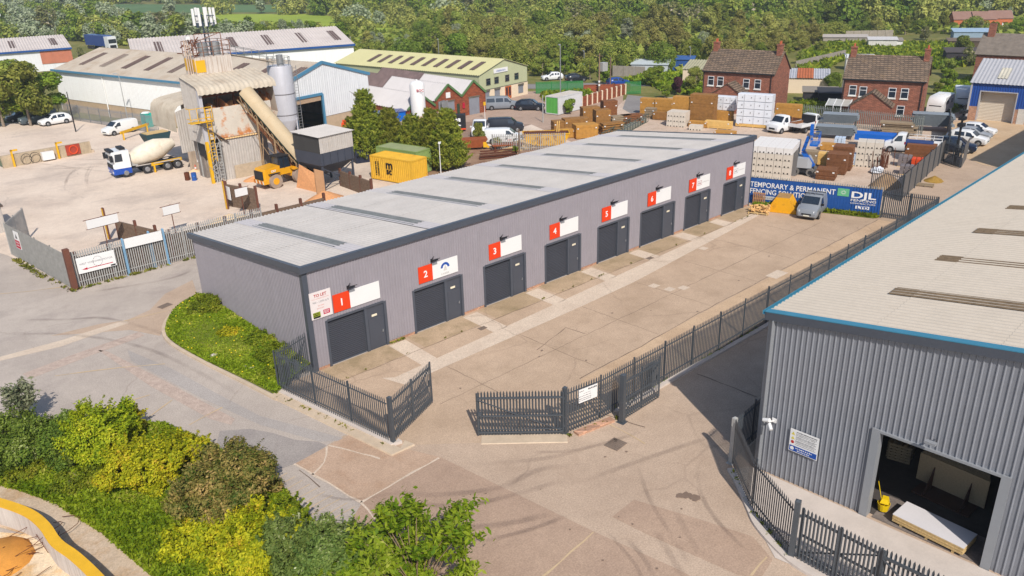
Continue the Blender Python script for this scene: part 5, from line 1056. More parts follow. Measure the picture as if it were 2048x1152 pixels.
# tower on the roof
bx('tower_box', 1.9, 6.1, 4.2, 7.2, 10.4, 12.9, M('stained tower panels', S(220, 208, 196), .8, var=.06, streak=(S(150, 110, 78), .75))); bx('yellow_panel', 1.86, 1.9, 4.3, 7., 11.4, 12.7, m_ygold); bx('yellow_panel', 1.95, 3.0, 4.16, 4.2, 11.3, 12.6, m_ygold)
for x in (3.6, 5.0): MB().tube((x, 5.6, 12.9), (x, 5.6, 14.3), .55, n=16).build('cement_pot', m_steel, pl, smooth=True)
mb = MB()
for x in (1.9, 3.0, 4.1, 5.2, 6.1):
    for y in (4.2, 7.2): mb.bar((x, y, 12.9), (x, y, 14.5), .07)
for z in (13.4, 13.95, 14.5):
    for y in (4.2, 7.2): mb.bar((1.9, y, z), (6.1, y, z), .05)
    for x in (1.9, 6.1): mb.bar((x, 4.2, z), (x, 7.2, z), .05)
mb.bar((2.6, 5., 14.5), (5.6, 5., 15.3), .07).bar((2.6, 5, 12.9), (2.6, 5, 15.3), .07).bar((5.6, 5, 12.9), (5.6, 5, 15.3), .07).bar((2.6, 5, 15.3), (5.6, 5, 15.3), .07); mb.build('railing', M('rusty railing', S(150, 110, 90), .7, .2, .2, 4), pl)
mb = MB()
for x in (1.2, 1.45, 1.7): mb.tube((x, 4.6, 10.2), (x, 4.6, 14.8), .07, n=6)
mb.build('feed_pipes', M('pipe paint', S(206, 180, 160), .6), pl)
r = random.Random(3); mb = MB()
for k in range(16): a = Vector((r.uniform(1.2, 2.8), r.uniform(4.2, 6), r.uniform(12.9, 14.6))); mb.tube(a, a+Vector((r.uniform(-.6, .6), r.uniform(-.5, .5), r.uniform(-.5, .6))), .06, n=5)
mb.build('pipework', m_rust, pl)
MB().box(1.3, 1.7, 4., 4.4, 14.9, 15.2).build('lamp_box', m_white, pl)
# telecom mast on the tower
t = thing('telecom_mast', 'slim telecom mast with white panel antennas on top of the batching plant', 'mast', (18.7, 52.9, 12.95)); m_mast = M('dark steel mast', S(70, 84, 100), .5, .3)
mb = MB()
for x, y in ((-.25, -.2), (.25, -.2), (0, .25)): mb.tube((x, y, 0), (x, y, 4.4), .05, n=6)
for k in range(9):
    z = .3+.45*k; mb.bar((-.25, -.2, z), (.25, -.2, z+.4), .04).bar((.25, -.2, z), (0, .25, z+.4), .04).bar((0, .25, z), (-.25, -.2, z+.4), .04)
mb.build('lattice', m_mast, t)
mb = MB()
for z in (3.4, 4.2): mb.tube((-1.2, -.1, z), (1.2, -.1, z), .05, n=6).tube((-.9, .7, z), (.9, -.9, z), .05, n=6)
mb.build('head_frame', m_mast, t)
for x, y in ((-1.15, -.2), (-.6, -.45), (.05, -.5), (.7, -.45), (1.2, -.2), (-.5, .5), (.6, .4)): MB().box(x-.13, x+.13, y-.06, y+.06, 3.1+.1*abs(x), 5.1-.1*abs(x)).build('antenna', m_white, t)
for x in (-.85, -.3, .35, .95): MB().box(x-.12, x+.12, -.35, -.2, 3., 3.5).build('radio_unit', m_mast, t)
# curved corner loading shed
t = thing('loading_shed', 'dusty loading shed with rounded roof edge over the mixer lorry', 'shed', (14.7, 55.2, 0)); prof = [(4.2, 8.1), (1.2, 7.75), (.3, 7.5), (-.15, 7.05), (-.3, 6.4), (-.3, 4.6)]
mb = MB(); n = 40; vs = []
for i in range(n+1):
    y = -.2+7.4*i/n; a = .05*math.sin(2*PI*i/3.)
    for x, z in prof: vs.append((x-a*.5, y, z+a))
k = len(prof); mb.add(vs, [(i*k+j+1, (i+1)*k+j+1, (i+1)*k+j, i*k+j) for i in range(n) for j in range(k-1)]); mb.build('hood', m_dustroof, t, smooth=True, ang=70)
mb = MB(); clad(mb, (-.2, -.25), (3.4, -.25), 2.2, lambda s: 6.9+.3*min(s, 3.), .28, .04, .5); mb.build('end_wall', m_silv, t)
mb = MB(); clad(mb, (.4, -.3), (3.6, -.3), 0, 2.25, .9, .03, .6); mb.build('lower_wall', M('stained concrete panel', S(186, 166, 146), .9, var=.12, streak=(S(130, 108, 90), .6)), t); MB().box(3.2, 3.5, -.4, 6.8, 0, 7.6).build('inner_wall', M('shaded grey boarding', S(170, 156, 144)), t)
MB().box(1.3, 2.0, -.4, -.34, .9, 2.3).build('notice', m_white, t); dashes(t, m_rt, 1.4, 1.5, .5, .3, -.42, 3)
# silo
q = (29.2, 57.3); t = thing('cement_silo', 'tall pale grey cement silo with a conical base beside the plant', 'silo', (*q, 0))
MB().lathe([(.35, 1.0), (1.55, 3.6), (1.55, 3.75)], 24).build('cone', m_steelp, t, smooth=True)
MB().lathe([(1.5, 3.75), (1.5, 10.3), (1.45, 10.4), (.2, 10.45)], 24).build('shell', m_steelp, t, smooth=True)
for z in (4.3, 6.9): MB().lathe([(1.52, z), (1.54, z+.03), (1.54, z+.1), (1.52, z+.13)], 24).build('seam', M('seam grey', S(130, 126, 128), .6), t, smooth=True)
for a in range(4): c, s_ = math.cos(a*PI/2+.6)*1.5, math.sin(a*PI/2+.6)*1.5; MB().tube((c, s_, 0), (c, s_, 3.9), .1, n=6).build('leg', m_steelp, t)
MB().tube((.1, -.2, 10.4), (.1, -.2, 11.7), .42, n=14).build('filter', m_steel, t, smooth=True); mb = MB()
for k in range(12): a, b = k*PI/6, (k+1)*PI/6; p0, p1 = (math.cos(a)*1.4, math.sin(a)*1.4), (math.cos(b)*1.4, math.sin(b)*1.4); mb.bar((*p0, 10.35), (*p0, 11.4), .05).bar((*p0, 11.4), (*p1, 11.4), .05).bar((*p0, 10.9), (*p1, 10.9), .04)
mb.build('railing', m_steel, t); ladder(t, 1.2, -1.1, 1, 10.3, m_steel)
t = thing('walkway', 'sloping walkway between the plant tower and the silo top', 'walkway', (20.8, 53.2, 0)); mb = MB(); a = Vector((-.1, 0, 12.9)); b = Vector((7.2, 3.6, 11.0)); mb.bar(a, b, .9, .1); mb.build('deck', m_dustroof, t); mb = MB()
for dz in (.5, 1.): mb.bar(a+Vector((.2, -.45, dz)), b+Vector((.2, -.45, dz)), .05).bar(a+Vector((-.2, .45, dz)), b+Vector((-.2, .45, dz)), .05)
for k in range(7): p = a.lerp(b, k/6)+Vector((.2, -.45, 0)); mb.bar(p, p+Vector((0, 0, 1)), .05)
mb.build('handrail', m_steel, t)
# conveyor
t = thing('conveyor', 'long covered conveyor rising from the ground hopper to the plant bins', 'conveyor', (22, 45, 0)); a = Vector((-2.2, 2.4, 9.2)); b = Vector((.4, -5.4, 1.5)); d = (b-a).normalized(); sd = Vector((0, 0, 1)).cross(d).normalized(); up = d.cross(sd)
if up.z < 0: up = -up
rg = [[a.lerp(b, i/24)+sd*math.cos(q*PI/8)*.92+up*math.sin(q*PI/8)*.92*(1 if i % 2 else .985) for q in range(9)] for i in range(25)]; MB().loft(rg, cap=False, close=False).build('cover', M('beige conveyor cover', S(206, 184, 150), .7, var=.07, vs=1, dirt=(S(190, 160, 120), 2, .5, .7, .5)), t, smooth=True, ang=50)
MB().loft([[a+sd*.72-up*.35, a-sd*.72-up*.35, a-sd*.72+up*.02, a+sd*.72+up*.02], [b+sd*.72-up*.35, b-sd*.72-up*.35, b-sd*.72+up*.02, b+sd*.72+up*.02]]).build('belt_frame', M('dark green belt frame', S(52, 84, 70), .6, var=.1), t)
mb = MB()
for s_ in (-.7, .7):
    for f0, f1 in ((.0, 1.),): mb.bar(a+sd*s_-up*1.0, b+sd*s_-up*.45, .1)
    for k in range(12): p = a.lerp(b, k/12); q_ = a.lerp(b, (k+1)/12); mb.bar(p+sd*s_-up*.35, q_+sd*s_-up*.9, .06).bar(q_+sd*s_-up*.9, q_+sd*s_-up*.35, .05)
for f in (.28, .55):
    p = a.lerp(b, f); mb.bar(p+sd*.7-up*.6, Vector((p.x+sd.x*1.2, p.y+sd.y*1.2, 0)), .14).bar(p-sd*.7-up*.6, Vector((p.x-sd.x*1.2, p.y-sd.y*1.2, 0)), .14).bar(p+sd*.9-up*2., Vector((p.x-sd.x*1.2, p.y-sd.y*1.2, .4)), .07).bar(p-sd*.9-up*2., Vector((p.x+sd.x*1.2, p.y+sd.y*1.2, .4)), .07)
mb.build('truss', M('dusty steel', S(176, 146, 112), .7, .2, .15, 3), t)
rg = [[a.lerp(b, .15+.7*i/6)-up*1.3+sd*k-up*dz for k, dz in ((.5, 0), (.35, .35), (-.35, .35), (-.5, 0))] for i in range(7)]; MB().loft(rg, close=False).build('spill_chute', M('rust brown chute', S(158, 104, 70), .8, .1, .2, 3), t)
q = (18.6, 45.2); heap('small spilled aggregate heap at the foot of the plant walls', q, 1.6, 1.0, .5, m_agg, 21); heap('sand spill under the conveyor trestle', (22.8, 44.6), 2.0, 1.4, .8, m_sandh, 22); heap('dusty spill at the corner of the loading shed', (15.2, 54.2), .8, .6, .3, m_sandh, 23)
for i_, (x_, y_, lb_) in enumerate(((13.6, 50.2, 'blue drum standing beside the yellow column of the plant'), (13.1, 50.9, 'rusty drum standing behind the blue drum at the plant'))):
    dt = thing('oil_drum', lb_, 'drum', (x_, y_, .02)); MB().lathe([(.28, 0), (.29, .05), (.28, .1), (.28, .42), (.3, .45), (.28, .48), (.28, .82), (.29, .86), (.27, .88)], 14).build('drum_body', m_rust if i_ else paint(30, 90, 170), dt, smooth=True); MB().tube((.1, .1, .87), (.1, .1, .91), .04, n=6).build('bung', m_trim, dt)
mb = MB(); r = random.Random(14)
for k in range(22): x, y, z = r.uniform(-.4, 1.6), r.uniform(-.6, .4), r.uniform(.6, 7.5); L_ = r.uniform(.6, 2.2); mb.tube((x, y, z), (x+r.uniform(-.3, .9), y+r.uniform(-.2, .2), z+L_*r.choice((-1, 1, .2))), r.choice((.03, .05, .07)), n=5)
mb.build('pipes_and_cables', m_galv, pl); mb = MB()
for x, z in ((2.2, 8.9), (4.1, 9.2), (6.2, 9.)): mb.bar((x, 1.2, 4.8), (x+.3, 1.2, z+.8), .14)
mb.bar((.3, .6, 9.2), (8.4, .6, 9.4), .18).bar((.3, 3.6, 9.6), (8.4, 3.6, 9.8), .18); mb.build('inner_steelwork', m_rust, pl)
MB().add([(-.3, -.6, 6.4), (2.3, -.5, 4.2), (2.3, .7, 4.2), (-.3, .6, 6.4), (-.3, -.6, 6.5), (2.3, -.5, 4.3), (2.3, .7, 4.3), (-.3, .6, 6.5)], [(3, 2, 1, 0), (4, 5, 6, 7), (0, 1, 5, 4), (1, 2, 6, 5), (2, 3, 7, 6), (3, 0, 4, 7)]).build('sloping_cover', M('dark ribbed cover', S(104, 94, 86), .8, var=.15), pl)
# ground hopper
t = thing('feed_hopper', 'dark steel feed hopper with a pale clad top standing on braced legs', 'hopper', (21.2, 34.9, 0), R(8)); m_navy = M('dark blue steel', S(78, 82, 94), .6, .2, .1)
mb = MB(); clad(mb, (0, 0), (4.4, 0), 4.0, 5.7, .25, .03); clad(mb, (4.4, 0), (4.4, 4.4), 4.0, 5.7, .25, .03); mb.build('clad_top', m_silv, t); mb = MB(); corr(mb, (-.2, -.2, 5.72), (1, 0, 0), (0, 1, .03), 4.8, 4.8, .25, .025, 4); mb.build('top_roof', m_roof, t)
MB().add([(0, 0, 4.), (0, 4.4, 4.), (0, 4.4, 5.7), (0, 0, 5.7)], [(0, 1, 2, 3)]).build('open_end_shade', M('dark inside', S(70, 68, 66)), t)  # flat dark panel, its colour standing for the shade inside the clad top
MB().box(.02, 4.38, .02, 4.3, 2.7, 4.0).build('hopper_body', m_navy, t)
for k in range(5): MB().box(.3+.95*k, .4+.95*k, -.06, .02, 2.7, 4.0).build('rib', m_navy, t)
MB().add([(.02, .02, 2.7), (4.38, .02, 2.7), (4.38, 4.3, 2.7), (.02, 4.3, 2.7), (1.2, 1.2, 1.5), (3.2, 1.2, 1.5), (3.2, 3.2, 1.5), (1.2, 3.2, 1.5)], [(0, 1, 5, 4), (1, 2, 6, 5), (2, 3, 7, 6), (3, 0, 4, 7), (7, 6, 5, 4)]).build('hopper_cone', m_navy, t)
mb = MB()
for x in (.2, 4.2):
    for y in (.2, 4.1): mb.bar((x, y, 0), (x, y, 2.7), .18)
for y in (.2, 4.1): mb.bar((.2, y, 0.2), (4.2, y, 2.4), .1).bar((4.2, y, .2), (.2, y, 2.4), .1)
mb.build('legs', m_navy, t)
MB().add([(-.2, -.4, 0), (-1.1, -.2, 0), (-1.1, -.2, 2.7), (-.2, -.4, 2.3), (-.2, -.25, 0), (-1.1, -.05, 0), (-1.1, -.05, 2.7), (-.2, -.25, 2.3)], [(0, 1, 2, 3), (7, 6, 5, 4), (0, 4, 5, 1), (1, 5, 6, 2), (2, 6, 7, 3), (3, 7, 4, 0)]).build('wing_wall', M('tan boarding', S(196, 150, 110), .85, var=.1), t)
MB().add([(-.7, .2, 0), (0, 3.9, 0), (0, 3.9, 2.4), (-.7, 3.9, 0), (0, .2, 0), (0, .2, 1.5)], [(0, 4, 5), (3, 2, 1), (0, 5, 2, 3), (0, 3, 1, 4), (4, 1, 2, 5)]).build('sand_fill', m_agg, t, smooth=False)
# mixer lorry
ml = thing('mixer_lorry', 'white and blue concrete mixer lorry backed under the loading shed', 'lorry', (11.6, 58.6, .02), PI-.05); m_bl = paint(24, 78, 176); m_wh = paint(240, 240, 240)
MB().box(-3.6, 3.2, -.45, .45, .75, 1.05).build('chassis', m_trim, ml)
MB().loft([[(x, -w_, z0), (x, w_, z0), (x, w_, z1), (x, -w_, z1)] for x, w_, z0, z1 in ((2.1, 1.2, 1.1, 3.05), (2.6, 1.22, 1.1, 3.1), (3.9, 1.2, 1.1, 3.02), (4.0, 1.14, 1.2, 2.9))]).build('cab', m_wh, ml)
MB().loft([[(x, -w_, .45), (x, w_, .45), (x, w_, 1.1), (x, -w_, 1.1)] for x, w_ in ((2.1, 1.2), (3.9, 1.22), (4.06, 1.16))]).build('cab_skirt', m_bl, ml)
MB().quad((4.03, -1.05, 1.95), (4.03, 1.05, 1.95), (3.99, 1.02, 2.8), (3.99, -1.02, 2.8)).build('windscreen', m_glass, ml); MB().box(3.98, 4.09, -.95, .95, 1.15, 1.6).build('grille', m_trim, ml)
for s_ in (-1, 1):
    y = s_*1.235; q4 = [(3.75, y, 1.9), (2.9, y, 1.9), (2.9, y, 2.75), (3.65, y, 2.75)]; MB().quad(*(q4 if s_ < 0 else q4[::-1])).build('side_window', m_glass, ml); MB().box(4.0, 4.08, min(s_*.7, s_*1.1), max(s_*.7, s_*1.1), .62, .82).build('headlight', m_lamp, ml); MB().box(3.95, 4.25, min(s_*1.25, s_*1.5), max(s_*1.25, s_*1.5), 2., 2.7).build('mirror', m_trim, ml)
    for x in (2.75, .4, -1.9, -3.1):
        wl_ = MB().tube((x, s_*.85, .52), (x, s_*1.2, .52), .52, n=18).build('wheel', m_tyre, ml, smooth=True); MB().tube((x, s_*1.19, .52), (x, s_*1.22, .52), .3, .26, n=12).build('rim', m_rim, wl_)
    MB().box(-3.5, 1.6, min(s_*1.0, s_*1.2), max(s_*1.0, s_*1.2), 1.05, 1.12).build('mudguard', m_silv, ml)
dr = MB().lathe([(.35, -3.1), (.75, -2.7), (1.1, -1.6), (1.22, -.4), (1.18, .6), (.8, 1.7), (.55, 2.3), (.5, 2.5)], 24); dr.xf(Matrix.Translation((-.9, 0, 2.35)) @ Matrix.Rotation(R(-76), 4, 'Y')); dr.build('drum', M('cream drum paint', S(236, 224, 204), .6, var=.07, vs=1.2, dirt=(S(206, 186, 160), 1.5, .5, .7, .5)), ml, smooth=True)
MB().tube((1.55, -.9, 2.1), (1.55, .2, 2.1), .33, n=14).build('water_tank', m_galv, ml, smooth=True); MB().box(1.2, 1.9, -.6, .6, 1.05, 1.9).build('pump', m_galv, ml); MB().box(2.3, 2.9, -.8, .8, 3.1, 3.35).build('roof_gear', m_trim, ml); MB().box(3.6, 4.1, -1.0, 1.0, 2.95, 3.2).build('sun_visor', m_trim, ml)
text('door_letters', 'READY MIX', .2, m_grey, ml, (3.6, 1.24, 1.5), rot=(PI/2, 0, PI)) if False else dashes(ml, m_bl, 2.4, 1.5, .8, .25, -1.245, 3)
# wheel loader
t = thing('wheel_loader', 'yellow wheel loader with black grille digging at the feed hopper', 'loader', (19.6, 41.2, .02), R(6)); m_cat = paint(238, 170, 24)
MB().loft([[(x, -w_, 1.0), (x, w_, 1.0), (x, w_, z1), (x, -w_, z1)] for x, w_, z1 in ((-2.6, .8, 1.9), (-2.4, .95, 2.15), (-.6, .95, 2.3))]).build('engine_cover', m_cat, t); MB().box(-2.72, -2.58, -.75, .75, 1.05, 1.95).build('grille', m_trim, t); MB().box(-2.75, -2.1, -1.0, 1.0, .6, 1.0).build('counterweight', m_cat, t)
for k in range(6): MB().add([(-2.76, -1.+.33*k, .62), (-2.76, -.84+.33*k, .62), (-2.76, -.74+.33*k, .98), (-2.76, -.9+.33*k, .98)], [(3, 2, 1, 0)]).build('hazard_stripe', m_rt if k % 2 else m_white, t)
MB().box(-.6, .8, -.72, .72, 1.2, 1.9).build('cab_base', m_cat, t); MB().loft([[(-.6, -.72, 1.9), (.85, -.72, 1.9), (.85, .72, 1.9), (-.6, .72, 1.9)], [(-.5, -.66, 3.1), (.65, -.66, 3.1), (.65, .66, 3.1), (-.5, .66, 3.1)]]).build('cab_glass', m_glass, t); MB().box(-.65, .8, -.76, .76, 3.1, 3.22).build('cab_roof', m_trim, t)
mb = MB()
for x, x2 in ((-.6, -.5), (.1, .1), (.85, .65)):
    for s_ in (-.74, .74): mb.bar((x, s_, 1.9), (x2, s_*.92, 3.1), .09)
mb.build('cab_frame', m_trim, t); MB().box(.9, 2.2, -.55, .55, .8, 1.5).build('front_frame', m_cat, t)
for s_ in (-.5, .5): MB().bar((1.2, s_, 1.7), (3.2, s_, .9), .25, .3).build('lift_arm', m_cat, t)
MB().xprism([(3.1, .15), (4.3, .1), (4.4, .25), (3.4, .5), (3.2, 1.3), (3.0, 1.3)], -1.3, 1.3).build('bucket', m_trim, t)
for x in (-1.35, 1.7):
    for s_ in (-1, 1):
        wl_ = MB().tube((x, s_*.65, .76), (x, s_*1.2, .76), .76, n=20).build('wheel', M('dusty tyre', S(170, 150, 134), .9, var=.1), t, smooth=True); MB().tube((x, s_*1.18, .76), (x, s_*1.23, .76), .4, .36, n=12).build('rim', m_cat, wl_)
        MB().box(x-.75, x+.6, min(s_*.6, s_*1.2), max(s_*.6, s_*1.2), 1.56, 1.62).build('mudguard', m_trim if x < 0 else m_cat, t)
text('model_mark', 'CAT', .3, m_wtext, t, (-1.7, -.97, 1.75), bold=.01)
# yellow barriers
def barrier(label, p, q, h=1.0):
    t = thing('crash_barrier', label, 'barrier', (p[0], p[1], 0)); a = Vector((p[0], p[1], h)); b = Vector((q[0], q[1], h)); MB().bar(a, b, .14, .36).build('rail', m_ygold, t, world=True)
    for k in (.08, .92): c = a.lerp(b, k); MB().box(c.x-.09, c.x+.09, c.y-.09, c.y+.09, 0, h).build('post', m_ygold, t, world=True)
barrier('yellow crash barrier beside the mixer lorry wheels', g2(306, 346), g2(366, 333)); barrier('yellow crash barrier near the white panel van', g2(244, 282), g2(300, 263), 1.1)
# fuel island at left
t = thing('wash_bay', 'low block walled wash bay with yellow posts and a red hose reel', 'wash bay', (5.2, 74.6, 0), R(5)); m_blk = M('dirty block work', S(196, 176, 148), .9, var=.15, vs=1.2, streak=(S(140, 120, 100), .5))
MB().box(-5.5, 5., -.15, .15, 0, 1.5).build('block_wall', m_blk, t); MB().box(5., 5.3, -.15, 6.5, 0, .35).box(-5.5, 5., 6.3, 6.5, 0, .35).build('kerb_wall', m_kerb, t); MB().add([(-5.4, .2, .06), (4.95, .2, .06), (4.95, 6.2, .06), (-5.4, 6.2, .06)], [(0, 1, 2, 3)]).build('water', M('murky green water', S(118, 122, 74), .25, spec=.5), t)
MB().box(1.9, 3.6, -.3, -.16, .2, 1.5).build('reel_box', M('dark red board', S(176, 70, 50), .7), t); mb = MB()
for k in range(16): a, b = k*PI/8, (k+1)*PI/8; mb.bar((2.75+.5*math.cos(a), -.36, .85+.5*math.sin(a)), (2.75+.5*math.cos(b), -.36, .85+.5*math.sin(b)), .12)
mb.build('hose', m_cone, t)
for x in (-4.3, .9): MB().box(x-.1, x+.1, -.4, -.2, 0, 2.1).box(x-.1, x+.7, -.4, -.2, 1.9, 2.1).build('yellow_post', m_ygold, t)
MB().box(-1.1, .3, -.7, -.2, .2, 1.2).build('white_tank', m_white, t); mb = MB()
for c in (-2.9, -1.9):
    for k in range(12): a, b = k*PI/6, (k+1)*PI/6; mb.bar((c+.6*math.cos(a), -.5, .75+.65*math.sin(a)), (c+.6*math.cos(b), -.5, .75+.65*math.sin(b)), .05)
mb.build('hose_coil', m_trim, t)
# vehicles at the left
q = g2(115, 250); vehicle('estate_car', 'white estate car parked beside the mesh fence', 'car', (12.8, 101.2), PI+.13, 'suv', (244, 244, 244))
vehicle('parked_van', 'dark grey van parked behind the white estate car under the tree', 'van', (11.3, 104.7), PI+.08, 'minibus', (86, 98, 104)); vehicle('parked_van', 'white panel van beside the yellow barrier and green toilet', 'van', (17.3, 85.4), PI+.25, 'van', (244, 243, 240))
vehicle('parked_car', 'dark car in deep shade under the tree at the left', 'car', (9.8, 109.2), PI, 'hatch', (40, 50, 64))
q = g2(289, 258); t = thing('portable_toilet', 'turquoise portable toilet behind the white panel van', 'toilet', (21.8, 87., 0), .2); MB().box(-.55, .55, -.55, .55, .05, 2.1).build('cabin', M('turquoise plastic', S(40, 186, 170), .5), t); MB().lathe([(.75, 2.1), (.6, 2.25), (.1, 2.32)], 4).build('roof', M('pale plastic', S(226, 230, 228), .5), t); MB().box(-.585, -.55, -.35, .35, .1, 1.95).build('door', M('turquoise plastic', S(40, 186, 170)), t)
t = thing('skip', 'dark green open skip loaded with boards beside the mixer lorry drum', 'skip', (18.2, 73.8, 0), .1); MB().xprism([(-1.8, 1.5), (-1.2, .1), (1.2, .1), (1.8, 1.5)], -.9, .9).build('skip_body', M('dark teal paint', S(44, 74, 80), .6), t); MB().box(-1.5, 1.5, -.8, .8, 1.5, 1.62).build('boards', m_osbe, t)
pole('lamp_post', 'grey lamp post with twin floodlights in front of the white warehouse wall', 'lamp post', (20.2, 90.5), 7.6, .08, m_galv, .3, PI); t = pole('telegraph_pole', 'thin dark pole beside the white estate car', 'pole', (13.1, 92.), 5.8, .1, m_trim, lamp=False)
palisade('mesh_fence', 'tall grey fence along the foot of the white warehouse wall', [(14.2, 109.8), (20.9, 80.5)], 2.6, M('mid grey galvanised', S(150, 152, 156), .6, .3), pitch=.3, w=.16, bay=3.)  # mid grey galvanised tone, varied at random
# overhead cable
t = MB(); a = Vector((-5, 41, 3.2)); b = Vector((60, 52, 8))
for k in range(24): p = a.lerp(b, k/24); q = a.lerp(b, (k+1)/24); f = lambda s: -1.2*4*s*(1-s); t.tube(p+Vector((0, 0, f(k/24))), q+Vector((0, 0, f((k+1)/24))), .012, n=4, cap=False)
# ---------------------------------------------------------------- white warehouse and its neighbours
m_wclad = M('white sheet cladding', S(255, 254, 250), .55, var=.02, vs=1., streak=(S(232, 226, 218), .4)); m_pclad = M('pale grey sheet cladding', S(238, 238, 238), .5, var=.03, streak=(S(196, 196, 198), .5))
m_brroof = M('brownish fibre cement', S(198, 184, 166), .9, var=.08, vs=.25, bump=.2, dirt=(S(170, 144, 118), .3, .5, .7, .6)); m_skl = M('dark rooflight sheet', S(112, 92, 84), .7, var=.15)
m_fasc = M('teal blue fascia', S(84, 140, 172), .5, var=.05); m_plin = M('tan block work', S(206, 180, 150), .9, var=.1, vs=2)
ld = Vector((.2275, -.9738)); le = Vector((.9738, .2275)); WA = Vector((17.6, 114.9)); WLn = 54.9; WWd = 17.6
t = thing('warehouse', 'large white sided warehouse with blue eaves and a dusty brown roof', 'building', (WA.x, WA.y, 0)); ev, rg_ = 6.7, 9.3
def wq(u, v): p = WA+ld*u+le*v; return (p.x, p.y)
def wz(u, v, z): p = wq(u, v); return (*p, z)
mb = MB(); clad(mb, wq(0, 0), wq(WLn, 0), 2.0, ev, .33, .035, .6, 1); mb.build('side_wall', m_wclad, t, world=True); mb = MB(); mb.prism([wq(0, .05), wq(WLn, .05), wq(WLn, .25), wq(0, .25)], 0, 2.0); mb.prism([wq(WLn-.25, .25), wq(WLn-.05, .25), wq(WLn-.05, 3.), wq(WLn-.25, 3.)], 0, 2.); mb.prism([wq(WLn-.25, 8.3), wq(WLn-.05, 8.3), wq(WLn-.05, WWd), wq(WLn-.25, WWd)], 0, 2.); mb.build('block_base', m_plin, t, world=True)
gz = lambda v: ev+(rg_-ev)*(1-abs(v-WWd/2)/(WWd/2))
d0, d1, dh = 3.1, 8.2, 5.2
mb = MB()
for v0, v1, zb_ in ((0, d0, 2.), (d0, d1, dh), (d1, WWd/2, 2.), (WWd/2, WWd, 2.)): clad(mb, wq(WLn, v0), wq(WLn, v1), zb_, (lambda s, v0=v0: gz(v0+s)), .4, .04, .6, 1)
mb.build('gable_wall', m_pclad, t, world=True)
mb = MB(); clad(mb, wq(WLn, WWd), wq(0, WWd), 0, ev, .4, .04, .6, 1); clad(mb, wq(0, WWd), wq(0, 0), 0, gz, .4, .04, .6, 1); mb.build('rear_wall', m_pclad, t, world=True)
for v0, v1 in ((-.3, WWd/2), (WWd+.3, WWd/2)):
    z0 = ev-.09+.05; mb = MB(); o_ = wz(-.2, v0, z0); e_ = wz(-.2, v1, rg_+.06); vv = Vector(e_)-Vector(o_); corr(mb, o_, (ld.x, ld.y, 0), vv, WLn+.4, vv.length, .5, .04, 4); mb.build('roof_sheet', m_brroof, t, world=True, smooth=True)
    for k in range(9):
        u = 4.+6.1*k; f0, f1 = (.28, .8); p = Vector(wz(u, v0+(v1-v0)*f0, z0+(rg_+.06-z0)*f0)); q = Vector(wz(u, v0+(v1-v0)*f1, z0+(rg_+.06-z0)*f1)); mb = MB(); corr(mb, p, (ld.x, ld.y, 0), q-p, 1.5, (q-p).length, .5, .04, 4, .05); mb.build('rooflight', m_skl, t, world=True, smooth=True)
mb = MB(); mb.bar(wz(-.2, -.38, ev-.05), wz(WLn+.2, -.38, ev-.05), .2, .3); mb.build('gutter', m_fasc, t, world=True)
mb = MB(); mb.bar(wz(WLn+.1, -.3, ev+.0), wz(WLn+.1, WWd/2, rg_+.1), .2, .4); mb.bar(wz(WLn+.1, WWd/2, rg_+.1), wz(WLn+.1, WWd+.3, ev), .2, .4); mb.build('verge', m_fasc, t, world=True)
mb = MB(); mb.bar(wz(WLn+.08, d0, 0), wz(WLn+.08, d0, dh), .35, .3).bar(wz(WLn+.08, d1, 0), wz(WLn+.08, d1, dh), .35, .3).bar(wz(WLn+.08, d0, dh), wz(WLn+.08, d1, dh), .3, .35); mb.build('door_frame', m_fasc, t, world=True)
mb = MB(); mb.prism([wq(WLn-12, d0-2), wq(WLn-.3, d0-2), wq(WLn-.3, d1+2), wq(WLn-12, d1+2)][::1], .02, .05); mb.prism([wq(WLn-12, d0-2), wq(WLn-11.8, d0-2), wq(WLn-11.8, d1+2), wq(WLn-12, d1+2)], .05, 5.5); mb.build('dark_interior', M('dark inside', S(70, 68, 66)), t, world=True)
MB().bar(wz(WLn-.1, d0+.3, dh-.5), wz(WLn-.1, d1-.3, dh-.5), .4, .7).build('shutter_roll', M('tan shutter roll', S(190, 160, 130), .6), t, world=True)
for u in (14.5,): MB().tube(wz(u, -.15, 0), wz(u, -.15, ev), .09, n=6).build('downpipe', m_wclad, t, world=True)
sheet('grey_forecourt', [(30, 61.3), (46, 64), (52, 62), (56, 54), (60, 44), (42, 40), (33, 44), (34, 52)], .022, GM('dark forecourt concrete', S(150, 124, 108), S(172, 146, 128)))
m_or = M('orange plastic', S(240, 84, 34), .5)
q = g2(690, 262); t = thing('site_barrier', 'pair of bright orange plastic barriers stacked by the white warehouse doorway', 'barrier', (*q, .02), .6)
for k in (0, .9): MB().xprism([(-.4+k, 0), (.4+k, 0), (.3+k, 1.5-.4*k), (.1+k, 1.5-.4*k), (0+k, 1.0), (-.3+k, 1.2)], -.3+.2*k, .3+.2*k).build('barrier_unit', m_or, t)
q = g2(664, 268); t = thing('pallet', 'broken pale pallet lying in front of the white warehouse', 'pallet', (*q, .02), .5); mb = MB()
for k in range(5): mb.box(-.8, .8, -.6+.26*k, -.44+.26*k, .1, .13)
for x in (-.7, 0, .7): mb.box(x-.05, x+.05, -.6, .6, 0, .1)
mb.build('slats', m_osbe, t)
palisade('palisade_fence', 'galvanised fence between the plant yard and the white warehouse forecourt', [g2(598, 287), g2(712, 300)], 2.2, m_galv, pitch=.2)
